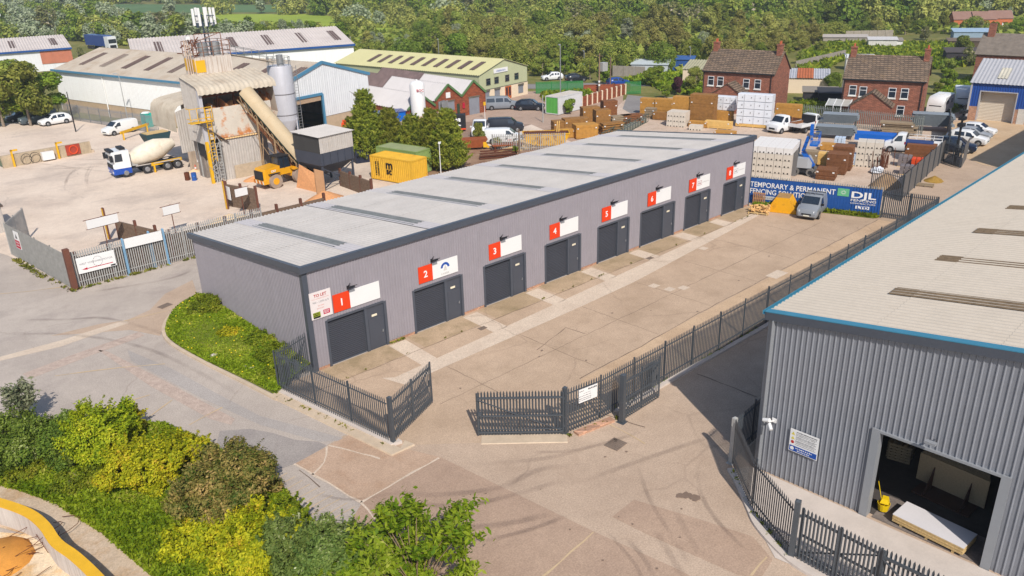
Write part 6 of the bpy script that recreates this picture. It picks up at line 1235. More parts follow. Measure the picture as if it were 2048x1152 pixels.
t = thing('dark_container', 'row of dark bins against the fence below the conifers', 'container', (*g2(735, 322), 0), -.25); MB().box(-1.6, 1.6, -.7, .7, 0, 1.5).build('bin_body', M('dark navy bin', S(40, 46, 66), .6), t); MB().box(-1.65, 1.65, -.75, .75, 1.5, 1.58).build('lid', m_trim, t)
# long low roofs behind
def shed_ud(label, A, d, L, W, ev, rg, wall, roof, fas, nl=6, corrp=.6, name='warehouse', skm=None):
    d = Vector(d).normalized(); e = Vector((-d.y, d.x)); t, s = gable_house(name, label, 'building', A, d, e, L, W, ev, rg, wall, roof, .3, corrug=corrp)
    for k in range(nl):
        for y0, y1 in ((0., W/2),):
            f0, f1 = .25, .75; z = lambda f: ev+(rg-ev)*f; x = L*(k+.6)/nl; mb = MB(); p = Vector((x, W/2*f0, z(f0))); q = Vector((x, W/2*f1, z(f1))); mb = corr(MB(), p, (1, 0, 0), q-p, 1.4, (q-p).length, corrp, .03, 4, .13); mb.build('rooflight', skm or m_skl, t, smooth=True)
    MB().bar((-.3, -.4, ev-.1), (L+.3, -.4, ev-.1), .2, .4).build('gutter', fas, t); return t
m_blf = M('deep blue fascia', S(36, 84, 150), .5); m_lroof = M('pale cement roof', S(220, 208, 200), .9, var=.06, vs=.3, dirt=(S(196, 182, 174), .2, .5, .7, .5))
shed_ud('long pale roofed warehouse beyond the brown roofed one', (34, 124.5), (.955, -.297), 42, 30, 6., 8.6, m_wclad, m_lroof, m_blf, 6)
t = shed_ud('low pale roofed unit with blue gutter and brick end at the far left', (-14, 186), (.985, -.17), 52, 30, 4.8, 6.8, m_pclad, m_lroof, m_blf, 6)
MB().box(45.5, 52.05, -.12, -.02, 1.6, 4.4).build('brick_end', M('orange brick', S(198, 124, 96), .9, var=.1), t)
t = thing('blue_sign_unit', 'small pale unit with a blue and white sign at the left edge', 'building', (2, 236, 0)); MB().box(-22, 6, 0, 16, 0, 7).build('wall', m_pclad, t); MB().box(-22.3, 6.3, -.3, 16.3, 7, 7.5).build('roof', M('cream roof', S(226, 210, 170), .8), t); MB().box(-6, 5, -.15, -.02, 2.5, 6.2).build('sign_panel', m_blue, t); dashes(t, m_white, -4, 4.6, 8, 1.2, -.18, 4); dashes(t, m_white, -4, 3, 8, .9, -.18, 6)
t = thing('articulated_lorry', 'white fronted lorry with a blue curtain trailer parked beyond the pale roofs', 'lorry', (57.8, 216, 0), R(-62)); MB().box(.2, 12, -1.25, 1.25, 1.1, 4.0).build('trailer', paint(24, 66, 140), t); MB().box(-2.3, 0, -1.22, 1.22, .6, 3.8).build('cab', m_wh, t); MB().box(-2.36, -2.3, -1.1, 1.1, 2., 3.1).build('windscreen', m_glass, t); MB().box(-2.36, -2.3, -.9, .9, .7, 1.5).build('grille', m_trim, t)
t.rotation_euler[2] = R(98)
for x in (-1.4, 1.2, 8, 9.4, 10.8):
    for s_ in (-1, 1): MB().tube((x, s_*.9, .5), (x, s_*1.22, .5), .5, n=12).build('wheel', m_tyre, t)
# ---------------------------------------------------------------- ground beyond
sheet('car_park', [(54, 28), (60, 44), (52, 58), (66, 66), (80, 66), (92, 54), (80, 44), (72, 40)], .026, GM('brownish car park', S(176, 150, 132), S(196, 168, 148), dirt=(S(158, 134, 118), .3, .5, .7, .5)))
sheet('yard_surface', [(44, 27), (54, 28), (72, 40), (84, 47), (94, 40), (90, 24), (88.5, 23), (92, 12), (93, -.2), (85, -1.5), (64, -6.5), (50.8, -10.4), (46.2, .2), (46.2, 16), (44, 20)], .03, GM('pinkish yard gravel', S(204, 178, 156), S(216, 194, 174), vs=.3, dirt=(S(184, 158, 136), .5, .5, .7, .6), bump=.4))
sheet('works_floor', [(26, 26), (46, 22), (56, 30), (50, 36), (44, 40), (32, 34)], .034, GM('rusty yard floor', S(150, 116, 92), S(176, 146, 120), vs=.4, dirt=(S(128, 84, 60), .5, .5, .65, .7)))
sheet('tarmac_road', [g2(*q) for q in [(1270, 232), (1245, 218), (1255, 190), (1310, 196), (1330, 200), (1345, 214)]], .036, GM('road tarmac', S(140, 134, 130), S(152, 146, 142)))
sheet('tarmac_road', [(70, 82), (84, 66), (96, 55), (104, 44), (107, 46), (100, 58), (88, 70), (74, 86)], .034, GM('road tarmac', S(140, 134, 130), S(152, 146, 142)))
sheet('forecourt', [(84, -1), (95, 1.5), (101.5, .5), (103, -6), (106, -20), (74, -20), (76, -10)], .018, GM('tan forecourt', S(206, 174, 138), S(216, 188, 154), dirt=(S(186, 156, 124), .3, .5, .7, .5)))
sheet('verge', [(46.3, -.2), (51, -10.3), (50.0, -10.2), (49.2, -7.8), (46.9, -1.5), (46, -1.6)], .04, m_turf)
grass('grass', [(46.4, -.3), (47.6, -.4), (48.6, -3.2), (47.2, -3.4), (46.2, -1.2)], 1300, .22, 71, lf_grass, label='patch of grass below the left end of the blue hoarding', h=.25); grass('grass', [(49.1, -5.4), (51, -10.2), (50.2, -10.3), (48.6, -5.4)], 1500, .22, 72, lf_grass, label='strip of weeds along the foot of the blue hoarding', h=.3)
# ---------------------------------------------------------------- blue hoarding with lettering
m_hb = M('hoarding blue', S(30, 84, 158), .5, var=.08, vs=.5, dirt=(S(60, 110, 170), .6, .5, .7, .4)); HA = Vector((46.75, .75)); HB = Vector((50.65, -10.35)); hd_ = (HB-HA).normalized(); HL = (HB-HA).length; hr = math.atan2(hd_.y, hd_.x)
def wide(o, w):
    'letter-space the line to the width it has on the board'
    xs_ = [v.co.x for v in o.data.vertices]; o.scale.x = w/(max(xs_)-min(xs_)); return o
t = thing('hoarding', 'blue hoarding with white lettering along the end of the yard', 'hoarding', (HA.x, HA.y, .12), hr)
mb = MB(); clad(mb, (0, 0), (HL-2.4, 0), 0, 2.4, .25, .006, .5); clad(mb, (HL-2.4, 0), (HL, 0), 0, 2.4, .25, .045, .55); mb.build('panel', m_hb, t); MB().box(0, HL, .04, .07, 0, 2.42).build('backing', m_anth, t)
wide(text('lettering', 'TEMPORARY & PERMANENT', .68, m_wtext, t, (.33, -.02, 1.56), bold=.008), 7.6); wide(text('lettering', 'FENCING SOLUTIONS', .68, m_wtext, t, (.33, -.02, .92), bold=.008), 5.75); MB().box(.9, 3.5, -.03, -.012, .42, .76).build('pale_strip', M('pale print strip', S(206, 206, 206), .5), t); dashes(t, m_grey, 1., .5, 2.3, .16, -.034, 14)
MB().box(8.1, 9.08, -.035, -.012, 1.5, 2.2).build('green_panel', M('green print', S(110, 190, 140), .5, var=.1, vs=6), t)
mb = MB()
for k in range(10): a = 2*PI*k/10; mb.add([(8.6+.27*math.cos(a), -.04, 1.85+.24*math.sin(a)), (8.6+.11*math.cos(a+.25), -.04, 1.85+.1*math.sin(a+.25)), (8.6+.11*math.cos(a-.25), -.04, 1.85+.1*math.sin(a-.25))], [(0, 1, 2)])
mb.build('green_emblem', m_white, t)
wide(text('lettering', 'DJL', .8, m_wtext, t, (9.22, -.05, 1.46), bold=.02), 2.05); wide(text('lettering', 'FENCING', .3, m_wtext, t, (9.25, -.052, 1.14), bold=.002), 2.1); wide(text('lettering', 'CONTRACTORS', .2, m_wtext, t, (9.25, -.052, .9)), 2.1); MB().box(9.75, 10.9, -.056, -.05, .48, .76).build('ltd_panel', m_wtext, t); wide(text('lettering', 'LTD', .3, m_hb, t, (9.85, -.06, .52), bold=.012), .95)
palisade('palisade_fence', 'pale palisade tips showing behind the blue hoarding', [(HA.x+.25, HA.y), (HB.x+.22, HB.y+.1)], 2.75, m_galv, pitch=.2)
vehicle('parked_van', 'silver grey small van with roof bars parked by the blue hoarding', 'van', (47.9, -5.55), PI+.25, 'van', (146, 150, 156), rack=True)
t = thing('skip', 'battered yellow skip standing upturned beside the silver van', 'skip', (46.9, -3.15, .03), R(-70)); m_skip = M('battered yellow paint', S(244, 176, 22), .55, var=.06, vs=2, dirt=(S(186, 128, 40), 2., .55, .68, .6))
mb = MB(); mb.loft([[(-.6, -.85, .1), (.6, -.85, .1), (.6, .85, .1), (-.6, .85, .1)], [(-1.0, -.88, .8), (1.0, -.88, .8), (1.0, .88, .8), (-1.0, .88, .8)], [(-1.35, -.9, 1.45), (1.35, -.9, 1.45), (1.35, .9, 1.45), (-1.35, .9, 1.45)]], cap=False); mb.add([(-.6, -.85, .1), (.6, -.85, .1), (.6, .85, .1), (-.6, .85, .1)], [(3, 2, 1, 0)]); mb.build('skip_body', m_skip, t); MB().box(-1.4, 1.4, -.95, -.86, 1.4, 1.5).box(-1.4, 1.4, .86, .95, 1.4, 1.5).box(-1.4, -1.3, -.86, .86, 1.4, 1.5).box(1.3, 1.4, -.86, .86, 1.4, 1.5).build('rim', m_skip, t); MB().box(-.59, .59, -.84, .84, 1.38, 1.42).build('rusty_bottom', M('rusty load', S(178, 138, 84), .9, var=.2, vs=3), t)
for k_ in kids(t):
    if not k_.name.startswith('rusty'): k_.data.transform(Matrix.Diagonal((1, 1, -1, 1))); k_.data.transform(Matrix.Translation((0, 0, 1.5))); k_.data.flip_normals()
t = thing('pallet', 'wooden pallet heaped with split firewood in front of the yellow skip', 'pallet', (44.9, -1.9, .02), R(-68)); mb = MB()
for k in range(6): mb.box(-.9, .9, -.8+.28*k, -.62+.28*k, .1, .13)
for x in (-.8, 0, .8): mb.box(x-.05, x+.05, -.8, .8, 0, .1)
mb.build('pallet_base', m_osbe, t); r = random.Random(8)
for k in range(70):
    a = Vector((r.uniform(-.8, .8), r.uniform(-.65, .65), .18+.6*r.random()*(1-abs(r.uniform(-.7, .7))))); q = Vector((r.uniform(-1, 1), r.uniform(-1, 1), r.uniform(-.25, .25))).normalized()*.22; MB().bar(a-q, a+q, .09, .11).build('log', M('split firewood', S(236, 190, 126), .85, var=.18, vs=3), t)
t = thing('pallet', 'wooden pallet leaning upright between unit wall and blue hoarding', 'pallet', (46.75, .05, .05), hr); mb = MB()
for k in range(7): mb.box(.1+.17*k, .2+.17*k, -.12, -.1, 0, 1.2)
for z in (.1, .6, 1.1): mb.box(.1, 1.2, -.1, -.02, z-.05, z+.05)
mb.build('slats', M('brown pallet wood', S(190, 140, 100), .85, var=.15), t)
# ---------------------------------------------------------------- fencing yard
t = thing('boarded_fence', 'dark grey boarded palisade fence along the lane side of the fencing yard', 'fence', (*g2(1800, 402), 0)); P_ = [g2(1800, 402), g2(1885, 322)]; mb = MB(); clad(mb, P_[0], P_[1], .05, 2.5, .16, .02, .7); mb.build('panel', M('dark grey boarding', S(112, 108, 106), .6, var=.1, vs=2), t, world=True)
for k in range(8): p = Vector(P_[0]).lerp(Vector(P_[1]), k/7); MB().box(p.x-.07, p.x+.07, p.y-.1, p.y+.0, 0, 2.6).build('post', m_pal, t, world=True)
palisade('palisade_fence', 'dark palisade panel at the corner of the fencing yard beside the hoarding end', [g2(1738, 384), g2(1800, 403)], 2.6, m_pal, pitch=.2)
gate(g2(1885, 325), g2(1918, 338), 2.5, m_pal, 'dark palisade gate swung open by the utility pole'); t = thing('boarded_gate', 'dark boarded gate leaf standing open beside the utility pole', 'gate', (*g2(1922, 336), 0)); mb = MB(); clad(mb, g2(1922, 336), g2(1932, 318), .05, 2.5, .2, .03); mb.build('panel', M('dark grey boarding', S(112, 108, 106)), t, world=True)
t = thing('boarded_fence', 'grey boarded fence running back along the parked cars', 'fence', (*g2(1893, 308), 0)); P_ = [Vector(g2(1893, 308)), Vector((93.3, .3))]; mb = MB(); clad(mb, P_[0], P_[1], .05, 2.5, .16, .02, .7); mb.build('panel', M('grey boarding', S(150, 140, 132), .7, var=.12, vs=2), t, world=True)
for k in range(9): p = P_[0].lerp(P_[1], k/8); MB().box(p.x-.07, p.x+.07, p.y-.1, p.y+.0, 0, 2.6).build('post', m_pal, t, world=True)
palisade('palisade_fence', 'grey green palisade fence in front of the right brick house', [g2(1590, 243), g2(1842, 272)], 2.5, M('grey green palisade', S(150, 156, 150), .5, .3), pitch=.24, w=.11)
palisade('palisade_fence', 'galvanised palisade fence in front of the rubble and yellow trough', [g2(985, 303), g2(1130, 300)], 2.2, m_galv, pitch=.22)
m_tim = M('golden treated timber', S(196, 142, 66), .85, var=.16, vs=3); m_tim2 = M('brown treated timber', S(158, 112, 58), .85, var=.2, vs=3); m_tim3 = M('red brown stained timber', S(134, 84, 48), .85, var=.2, vs=4); m_tim4 = M('pale sawn timber', S(236, 190, 112), .85, var=.12, vs=3); m_tim5 = M('grey aged timber', S(158, 138, 112), .9, var=.2, vs=4)
tg = 'timber packs in the fencing yard'
def tp(px, py, L, W, Hh, n, mat, lb, rz=.15, **k): q = g2(px, py); return pack('timber_pack', lb, 'timber pack', q, L, W, Hh, n, mat, rz, tg, **k)
tp(1122, 266, 2.4, 1.5, 1.7, 9, m_tim2, 'brown timber pack just behind the big yellow skip', -.5); tp(1150, 264, 3.4, 1.6, 1.9, 10, m_tim2, 'wide brown timber pack second from the yellow skip', -.5); tp(1170, 275, 3., 1.8, 1.8, 10, m_tim, 'golden timber pack nearest the pale roof, with white tags', -.5)
tp(1203, 262, 2.1, 1.4, 2.9, 14, m_tim2, 'tall square timber pack beside the slatted bundles', -.5); tp(1180, 246, 2.6, 1.5, 2.3, 10, m_tim2, 'timber pack behind the tall square one, under the brick panel fence', -.5); tp(1217, 240, 2.1, 1.4, 2.8, 12, m_tim3, 'dark timber pack standing at the end of the brick panel fence', -.5)
tp(1222, 268, 3., 1.2, 1.6, 5, m_tim2, 'open slatted timber bundle right of the tall square pack', -.4, jit=.12, gap=.1); tp(1240, 252, 3., 1.2, 1.5, 6, m_tim5, 'greyish bundle of posts among the brown timber packs', -.4, jit=.1, gap=.05); tp(1262, 250, 2.8, 1.3, 1.5, 6, m_tim3, 'red brown bundle of half round posts near the mesh cage', -.4, jit=.14, gap=.05); tp(1178, 285, 2.4, .9, .25, 2, m_tim4, 'few pale planks lying flat by the pale roof edge', -.6, bear=False, z0=.05); tp(1133, 276, 2.2, 1., 1.2, 6, m_tim, 'short golden timber pack against the yellow skip', -.5)
tp(1297, 229, 2.3, 1.2, 2.4, 10, m_tim, 'golden timber stack at the left of the back row', -1.27); tp(1331, 232, 3., 1.2, 2.5, 9, m_tim, 'golden timber stack second in the back row', -1.27); tp(1301, 236, 1.5, 1.1, 1.5, 6, m_tim5, 'small bundle of grey slats in front of the back row', -1.27, jit=.06, gap=.06); tp(1325, 240, 2.6, 1.0, 1.1, 5, m_tim2, 'low brown timber stack in front of the golden pair', -1.27)
tp(1368, 245, 3.2, 1.3, 3.6, 16, m_tim, 'tall golden timber stack left of the largest stack', -1.27); tp(1405, 248, 3.4, 1.6, 4.1, 20, m_tim2, 'largest timber stack of the back row, brown and tagged', -1.27); tp(1398, 254, 2.6, 1.1, .8, 4, m_tim, 'low golden stack at the foot of the largest stack', -1.27); tp(1440, 245, 3.4, 1.2, 1.7, 6, m_tim, 'golden timber stack below the wrapped white packs', -1.27); tp(1437, 257, 3.6, 1., 1.0, 4, m_tim4, 'pale timber stack with white wrapped top', -1.27); tp(1450, 270, 2.6, 1.6, .5, 3, m_tim, 'flat golden panels lying behind the pale roof edge', -1.27, bear=False)
m_wrap = M('white plastic wrap', S(238, 240, 246), .35, var=.04, vs=1.5, spec=.5)
def wrapped(px, py, L, W, hh, z, lb, rz=-1.27, base=None):
    q = g2(px, py); t = thing('wrapped_pack', lb, 'wrapped pack', (q[0], q[1], z), rz, 'white wrapped timber packs'); r = random.Random(int(px+z*9)); ring = []
    for x in [-L/2+L*i/8 for i in range(9)]: j = r.uniform(-.03, .03); ring.append([(x, -W/2+j, .02), (x, W/2, .02), (x, W/2+j, hh-.04+j*.3), (x, W/2-.1, hh+j*.3), (x, -W/2+.1, hh+j*.3), (x, -W/2-j, hh-.05)])
    MB().loft(ring).build('wrap', m_wrap, t, smooth=True, ang=45)
    for x in (-L*.3, 0, L*.3): MB().box(x-.01, x+.01, -W/2-.05, -W/2-.03, .05, hh-.05).build('strap', m_grey, t)
    for x in (-L*.36, -L*.1, L*.15, L*.38): MB().box(x-.05, x+.05, -W/2-.055, -W/2-.035, hh*.45, hh*.62).build('printed_mark', m_grey, t)
    return t
tp(1508, 254, 4.7, 1.5, .5, 2, m_tim4, 'pale timber bearers under the tall white wrapped stack', -1.27)
for i, z in enumerate((.5, 1.5, 2.5, 3.5)): wrapped(1508, 254, 4.6, 1.5, .96, z, 'white wrapped pack, %s of the tall stack of four' % ['bottom', 'second from the bottom', 'third from the bottom', 'top'][i])
for i, z in enumerate((1.75, 2.7)): wrapped(1446, 244, 3.2, 1.3, .92, z, ['lower white wrapped pack on the golden timber', 'upper white wrapped pack on the golden timber'][i])
m_blk2 = M('grey concrete block', S(222, 210, 194), .9, var=.06, vs=2, bump=.2); m_hole = M('dark hole', S(60, 52, 46), .95); m_blk3 = M('white capped block', S(240, 234, 228), .9, var=.04, vs=2)
def block_proto(name, lb, L, D, Hh, mat, grp):
    t = thing(name, lb, 'concrete block', (0, 0, -30), 0, grp); MB().add(MB().box(-L/2+.012, L/2-.012, -D/2, D/2, .012, Hh).v, MB().box(0, 1, 0, 1, 0, 1).f).build('block_body', mat, t)
    for x in (-L*.22, L*.22): MB().box(x-.07, x+.07, -D/2-.006, -D/2+.0, .02, .17).build('lifting_hole', m_hole, t)
    return t
grp = 'concrete blocks stacked in the fencing yard'
b0 = block_proto('concrete_block', 'grey concrete block with two dark lifting holes in the tall stack behind the hoarding', .86, 1.0, .66, m_blk2, grp); bm = block_proto('concrete_block', 'white topped concrete block on the upper layer of the tall stack behind the hoarding', .86, 1.0, .66, m_blk3, grp); used = [0]
def blocks(px, py, nx, ny, nz, rz, lb, top=None, sk=None, z0=.03):
    q = Vector(g2(px, py)); c, s_ = math.cos(rz), math.sin(rz)
    for k in range(nz):
        for j in range(ny):
            if j > 0 and k < nz-1 and j < ny-1: continue
            for i in range(nx):
                if sk and sk(i, j, k): continue
                x, y = .87*(i-(nx-1)/2), 1.02*j+.04*k; src = bm if (top and k == nz-1) else b0; copy_thing(src, (q.x+x*c-y*s_, q.y+x*s_+y*c, z0+.672*k), rz, top if (top and k == nz-1) else lb, grp)
blocks(1537, 357, 5, 5, 5, hr, 'grey concrete block with two dark lifting holes in the tall stack behind the hoarding', 'white topped concrete block on the upper layer of the tall stack behind the hoarding')
blocks(1735, 333, 3, 2, 4, hr+.05, 'pale concrete block with two dark holes in the stack beside the rusty poles')
blocks(1353, 253, 3, 2, 3, -1.27, 'grey concrete block in the small stack in front of the timber row'); blocks(1392, 260, 2, 1, 1, -1.2, 'single concrete block on the ground beside the small block stack')
for o in (b0, bm):
    for k in kids(o): bpy.data.objects.remove(k)
    bpy.data.objects.remove(o)
# boom lift
m_bl2 = paint(20, 104, 200); m_lg = paint(176, 178, 182); q = g2(1607, 348)
t = thing('boom_lift', 'blue and grey boom lift with raised basket beside the tall block stack', 'boom lift', (*q, .03), R(-70)); MB().box(-.9, .9, -.85, .85, .35, .75).build('chassis', m_trim, t)
for x in (-.75, .75):
    for s_ in (-1, 1): wl_ = MB().tube((x, s_*.65, .42), (x, s_*1.0, .42), .42, n=16).build('wheel', M('grey tyre', S(120, 116, 112), .9), t, smooth=True); MB().tube((x, s_*.98, .42), (x, s_*1.02, .42), .22, n=10).build('rim', m_trim, wl_)
for s_ in (-1, 1): MB().loft([[(x, s_*y0, .85), (x, s_*y1, .85), (x, s_*y1, z), (x, s_*y0, z)] if s_ > 0 else [(x, s_*y1, .85), (x, s_*y0, .85), (x, s_*y0, z), (x, s_*y1, z)] for x, y0, y1, z in ((-1.3, .3, .8, 1.5), (-.9, .25, 1., 1.9), (.4, .25, 1., 1.85), (.8, .3, .8, 1.3))]).build('engine_cover', m_lg, t)
MB().bar((.9, 0, .9), (-.3, 0, 2.4), .36, .42).bar((-.3, 0, 2.4), (.1, 0, 4.0), .3, .34).build('boom', m_bl2, t); MB().bar((.1, 0, 4.0), (.5, 0, 3.7), .2).build('jib', m_bl2, t)
MB().box(.4, 1.2, -.95, .95, 3.2, 3.4).build('basket_floor', m_bl2, t); mb = MB()
for x in (.42, 1.18):
    for y in (-.93, -.3, .3, .93): mb.bar((x, y, 3.4), (x, y, 4.4), .04)
for z in (3.9, 4.4):
    for y in (-.93, .93): mb.bar((.42, y, z), (1.18, y, z), .04)
    for x in (.42, 1.18): mb.bar((x, -.93, z), (x, .93, z), .04)
mb.build('basket_rail', m_bl2, t); MB().box(.3, .42, -.3, .3, 3.8, 4.15).build('control_panel', m_yel, t); MB().box(.2, .5, -.25, .25, 4.2, 5.3).build('boom_head', m_bl2, t)
t = thing('steel_sheet', 'dark grey sheet leaning upright between block stack and boom lift', 'panel', (*g2(1581, 352), .03), .4); MB().xprism([(-.05, 0), (.05, 0), (.5, 2.7), (.4, 2.7)], -.5, .5).build('sheet', M('grey sheet', S(120, 116, 114), .6, .2), t)
m_bs = M('dark brown fence panels', S(132, 86, 54), .85, var=.25, vs=6, bump=.3)
pg = 'stacks of brown fence panels'
for px, py, hh, L, W, lb in ((1652, 357, 1.1, 1.9, 1.8, 'low stack of dark brown fence panels nearest the hoarding'), (1672, 346, 2.2, 2., 1.8, 'middle stack of dark brown fence panels'), (1683, 338, 2.6, 2., 1.8, 'tall stack of dark brown fence panels with an olive top')): q = g2(px, py); pack('panel_stack', lb, 'panel stack', q, L, W, hh, int(hh/.09), m_bs, hr, pg)
m_ice = M('ice blue bags', S(206, 222, 240), .5, var=.08, vs=4)
for px, py, nz, lb in ((1678, 296, 5, 'pale blue stacked bags on a pallet behind the brown panel stacks'), (1700, 330, 5, 'tall pale blue stacked bags beside the brown panel stacks')):
    q = g2(px, py); t = thing('bag_pallet', lb, 'bag pallet', (*q, .03), hr); r = random.Random(px)
    MB().box(-.6, .6, -.5, .5, 0, .12).build('pallet_base', m_osbe, t)
    for k in range(nz):
        for i in range(3): mb = MB(); x = -.4+.4*i; mb.loft([[(x+a*.18+r.uniform(-.02, .02), -.5*s_, .12+.24*k+z) for a, z in ((-1, .04), (-.8, 0.0), (.8, 0), (1, .04), (1, .18), (.8, .23), (-.8, .23), (-1, .18))] for s_ in (1, -1)]); mb.build('bag', m_ice, t, smooth=True)
m_mesh = M('galvanised mesh panels', S(158, 166, 172), .55, .2, .15, 4)
for px, py, L, n, z, lb in ((1676, 262, 4.2, 9, 1.2, 'dark grey stack of mesh fence panels, upper of the pair'), (1668, 276, 4.4, 8, .6, 'dark grey stack of mesh fence panels, lower of the pair'), (1862, 262, 4.5, 12, .8, 'large dark grey stack of mesh panels by the boarded fence'),):
    q = g2(px, py); t = thing('mesh_panel_stack', lb, 'mesh panels', (*q, .03), hr+.05, 'stacks of grey mesh fence panels'); r = random.Random(px)
    for k in range(n): a = r.uniform(-.35, .35); mb = MB(); mb.bar((-L/2+a, -.95, z+.13*k), (L/2+a, -.95, z+.13*k), .05).bar((-L/2+a, .95, z+.13*k), (L/2+a, .95, z+.13*k), .05).box(-L/2+a, L/2+a, -.93, .93, z+.13*k-.01, z+.13*k+.004).bar((-L/2+a, -.95, z+.13*k), (-L/2+a, .95, z+.13*k), .05).bar((L/2+a, -.95, z+.13*k), (L/2+a, .95, z+.13*k), .05); mb.build('panel', m_mesh, t)
    mb = MB()
    for x in (-L/2+.2, L/2-.2):
        for y in (-.9, .9): mb.bar((x, y, 0), (x, y, z), .07)
    mb.build('stillage', m_anth, t)
W_ = (244, 244, 244)
tipper('white flatbed truck with brown load behind the white wrapped stack', g2(1570, 262), PI+hr*.0-.15, W_, m_bs, 5.4); tipper('white flatbed truck beside the blue boom lift basket', g2(1612, 262), PI*.0+.1-PI/2+1.4, W_, m_wh, 5.4)
t = tipper('white flatbed truck with wire cage sides near the boarded fence', g2(1822, 305), -1.25+PI, W_, m_wh, 6., cage=m_white)
t = thing('drop_side_trailer', 'long bright blue truck body in the middle of the fencing yard', 'truck body', (*g2(1755, 296), .03), hr); MB().box(-2.6, 2.6, -1., 1., .9, 1.0).build('deck', m_wh, t)
for s_ in (-1, 1): MB().box(-2.6, 2.6, s_*1.-.03, s_*1.+.03, 1.0, 1.7).build('side_board', m_bl2, t)
for x in (-1.7, 1.7):
    for s_ in (-1, 1): MB().tube((x, s_*.7, .4), (x, s_*.98, .4), .4, n=14).build('wheel', m_tyre, t)
MB().box(-2.5, 2.5, -.9, .9, 1.0, 1.3).build('load', m_wrap, t)
q = g2(1768, 334); t = thing('pole_bundle', 'upright bundle of rusty steel poles beside the pale block stack', 'steel poles', (*q, .03)); r = random.Random(4)
for k in range(34): x, y = r.uniform(-1.7, 1.3), r.uniform(-.6, .7); MB().tube((x, y, 0), (x+r.uniform(-.15, .15), y+r.uniform(-.15, .15), r.uniform(1.2, 2.3)), .035, n=5).build('steel_pole', m_rust, t)
q = g2(1753, 346); t = thing('bulk_bag', 'crumpled white bulk bag on the ground near the corner fence panel', 'bulk bag', (*q, .03)); r = random.Random(9); ring = []
for z, k in ((0, .8), (.2, 1.05), (.45, .95), (.6, .5), (.62, .1)): ring.append([(math.cos(a*PI/7)*.8*k*r.uniform(.8, 1.2), math.sin(a*PI/7)*.6*k*r.uniform(.8, 1.2), z*r.uniform(.8, 1.1)) for a in range(14)])
MB().loft(ring).build('bag', m_wrap, t, smooth=True, ang=25)
for px, py, nz, m_, lb in ((1812, 348, 4, M('grey bags', S(132, 122, 122), .6, var=.15, vs=4), 'pallet of grey bags inside the boarded fence corner'), (1834, 338, 5, m_or, 'pallet of orange bags inside the boarded fence'), (1808, 332, 5, M('grey bags', S(132, 122, 122)), 'taller pallet of grey bags behind the first')):
    q = g2(px, py); t = thing('bag_pallet', lb, 'bag pallet', (*q, .03), hr); r = random.Random(px)
    for k in range(nz):
        for i in range(3):
            for j in range(2): mb = MB(); x = -.45+.45*i; y = -.3+.6*j; mb.loft([[(x+a*.2+r.uniform(-.03, .03), y-.28*s_, .06+.22*k+z) for a, z in ((-1, .04), (-.8, 0.0), (.8, 0), (1, .04), (1, .16), (.8, .21), (-.8, .21), (-1, .16))] for s_ in (1, -1)]); mb.build('bag', m_, t, smooth=True)
    MB().box(-.7, .7, -.6, .6, 0, .06).build('pallet_base', m_osbe, t)
tp(1838, 322, 3., 1.6, 1.9, 8, m_tim3, 'brown panel pack under a blue sheet by the boarded fence', hr, jit=.08); q = g2(1836, 318); t = thing('blue_sheet', 'blue plastic sheet over the brown panel pack', 'tarpaulin', (q[0], q[1], 1.95), hr); MB().box(-1.5, 1.3, -.8, .8, 0, .05).box(-1.5, 1.3, -.83, -.8, -.3, .05).build('sheet', M('dark blue sheet', S(44, 66, 120), .6), t)
tp(1795, 268, 4., 1.4, 1.6, 6, m_tim5, 'long weathered planks piled in front of the palisade fence', hr, jit=.25, gap=.04); tp(1645, 330, 1.8, 1.2, 1.4, 7, m_tim4, 'pale timber pack behind the boom lift', hr); tp(1655, 300, 1.6, 1.2, .8, 5, m_tim, 'golden panels on a stillage by the mesh stacks', hr); tp(1575, 246, 3.4, 1., 2.6, 10, m_tim, 'tall golden panel stack behind the white flatbed truck', hr); tp(1620, 330, 1.5, 1.2, 1.6, 6, m_tim5, 'greyish pallet stack behind the boom lift', hr)
heap('brown rubble heap behind the dark corner palisade panel', g2(1770, 372), 2.2, 1.4, 1.3, m_soil, 12, .03); heap('olive tinted earth heap on a board outside the boarded fence', g2(1868, 362), 1.0, .9, .5, M('mossy earth', S(168, 132, 60), .95, var=.2, vs=3), 13, .03)
t = thing('pallet', 'grey pallet lying beside the boarded fence', 'pallet', (*g2(1850, 372), .03), hr); mb = MB()
for k in range(6): mb.box(-.8, .8, -.5+.18*k, -.38+.18*k, .1, .13)
for x in (-.7, 0, .7): mb.box(x-.05, x+.05, -.5, .5, 0, .1)
mb.build('slats', m_tim5, t)
t = thing('mesh_cage', 'long low wire cage rack lying behind the pale roof', 'cage', (*g2(1210, 283), 0)); a = Vector((*g2(1212, 284), 0)); b = Vector((*g2(1288, 243), 0)); d = (b-a).normalized(); sd = Vector((-d.y, d.x, 0)); mb = MB()
for z in (.05, 1.1):
    for w_ in (-.6, .6): mb.bar(a+sd*w_+Vector((0, 0, z)), b+sd*w_+Vector((0, 0, z)), .07)
for k in range(15):
    p = a.lerp(b, k/14)
    for w_ in (-.6, .6): mb.bar(p+sd*w_, p+sd*w_+Vector((0, 0, 1.1)), .05)
    mb.bar(p-sd*.6+Vector((0, 0, 1.1)), p+sd*.6+Vector((0, 0, 1.1)), .04)
mb.build('frame', M('dark green grey steel', S(92, 104, 92), .6, .2), t, world=True); MB().obox((a+b).xy/2, (b-a).xy*.48, .5, .5, .1).build('rolled_mesh', M('grey netting', S(140, 140, 128), .8, var=.2, vs=6), t, world=True)
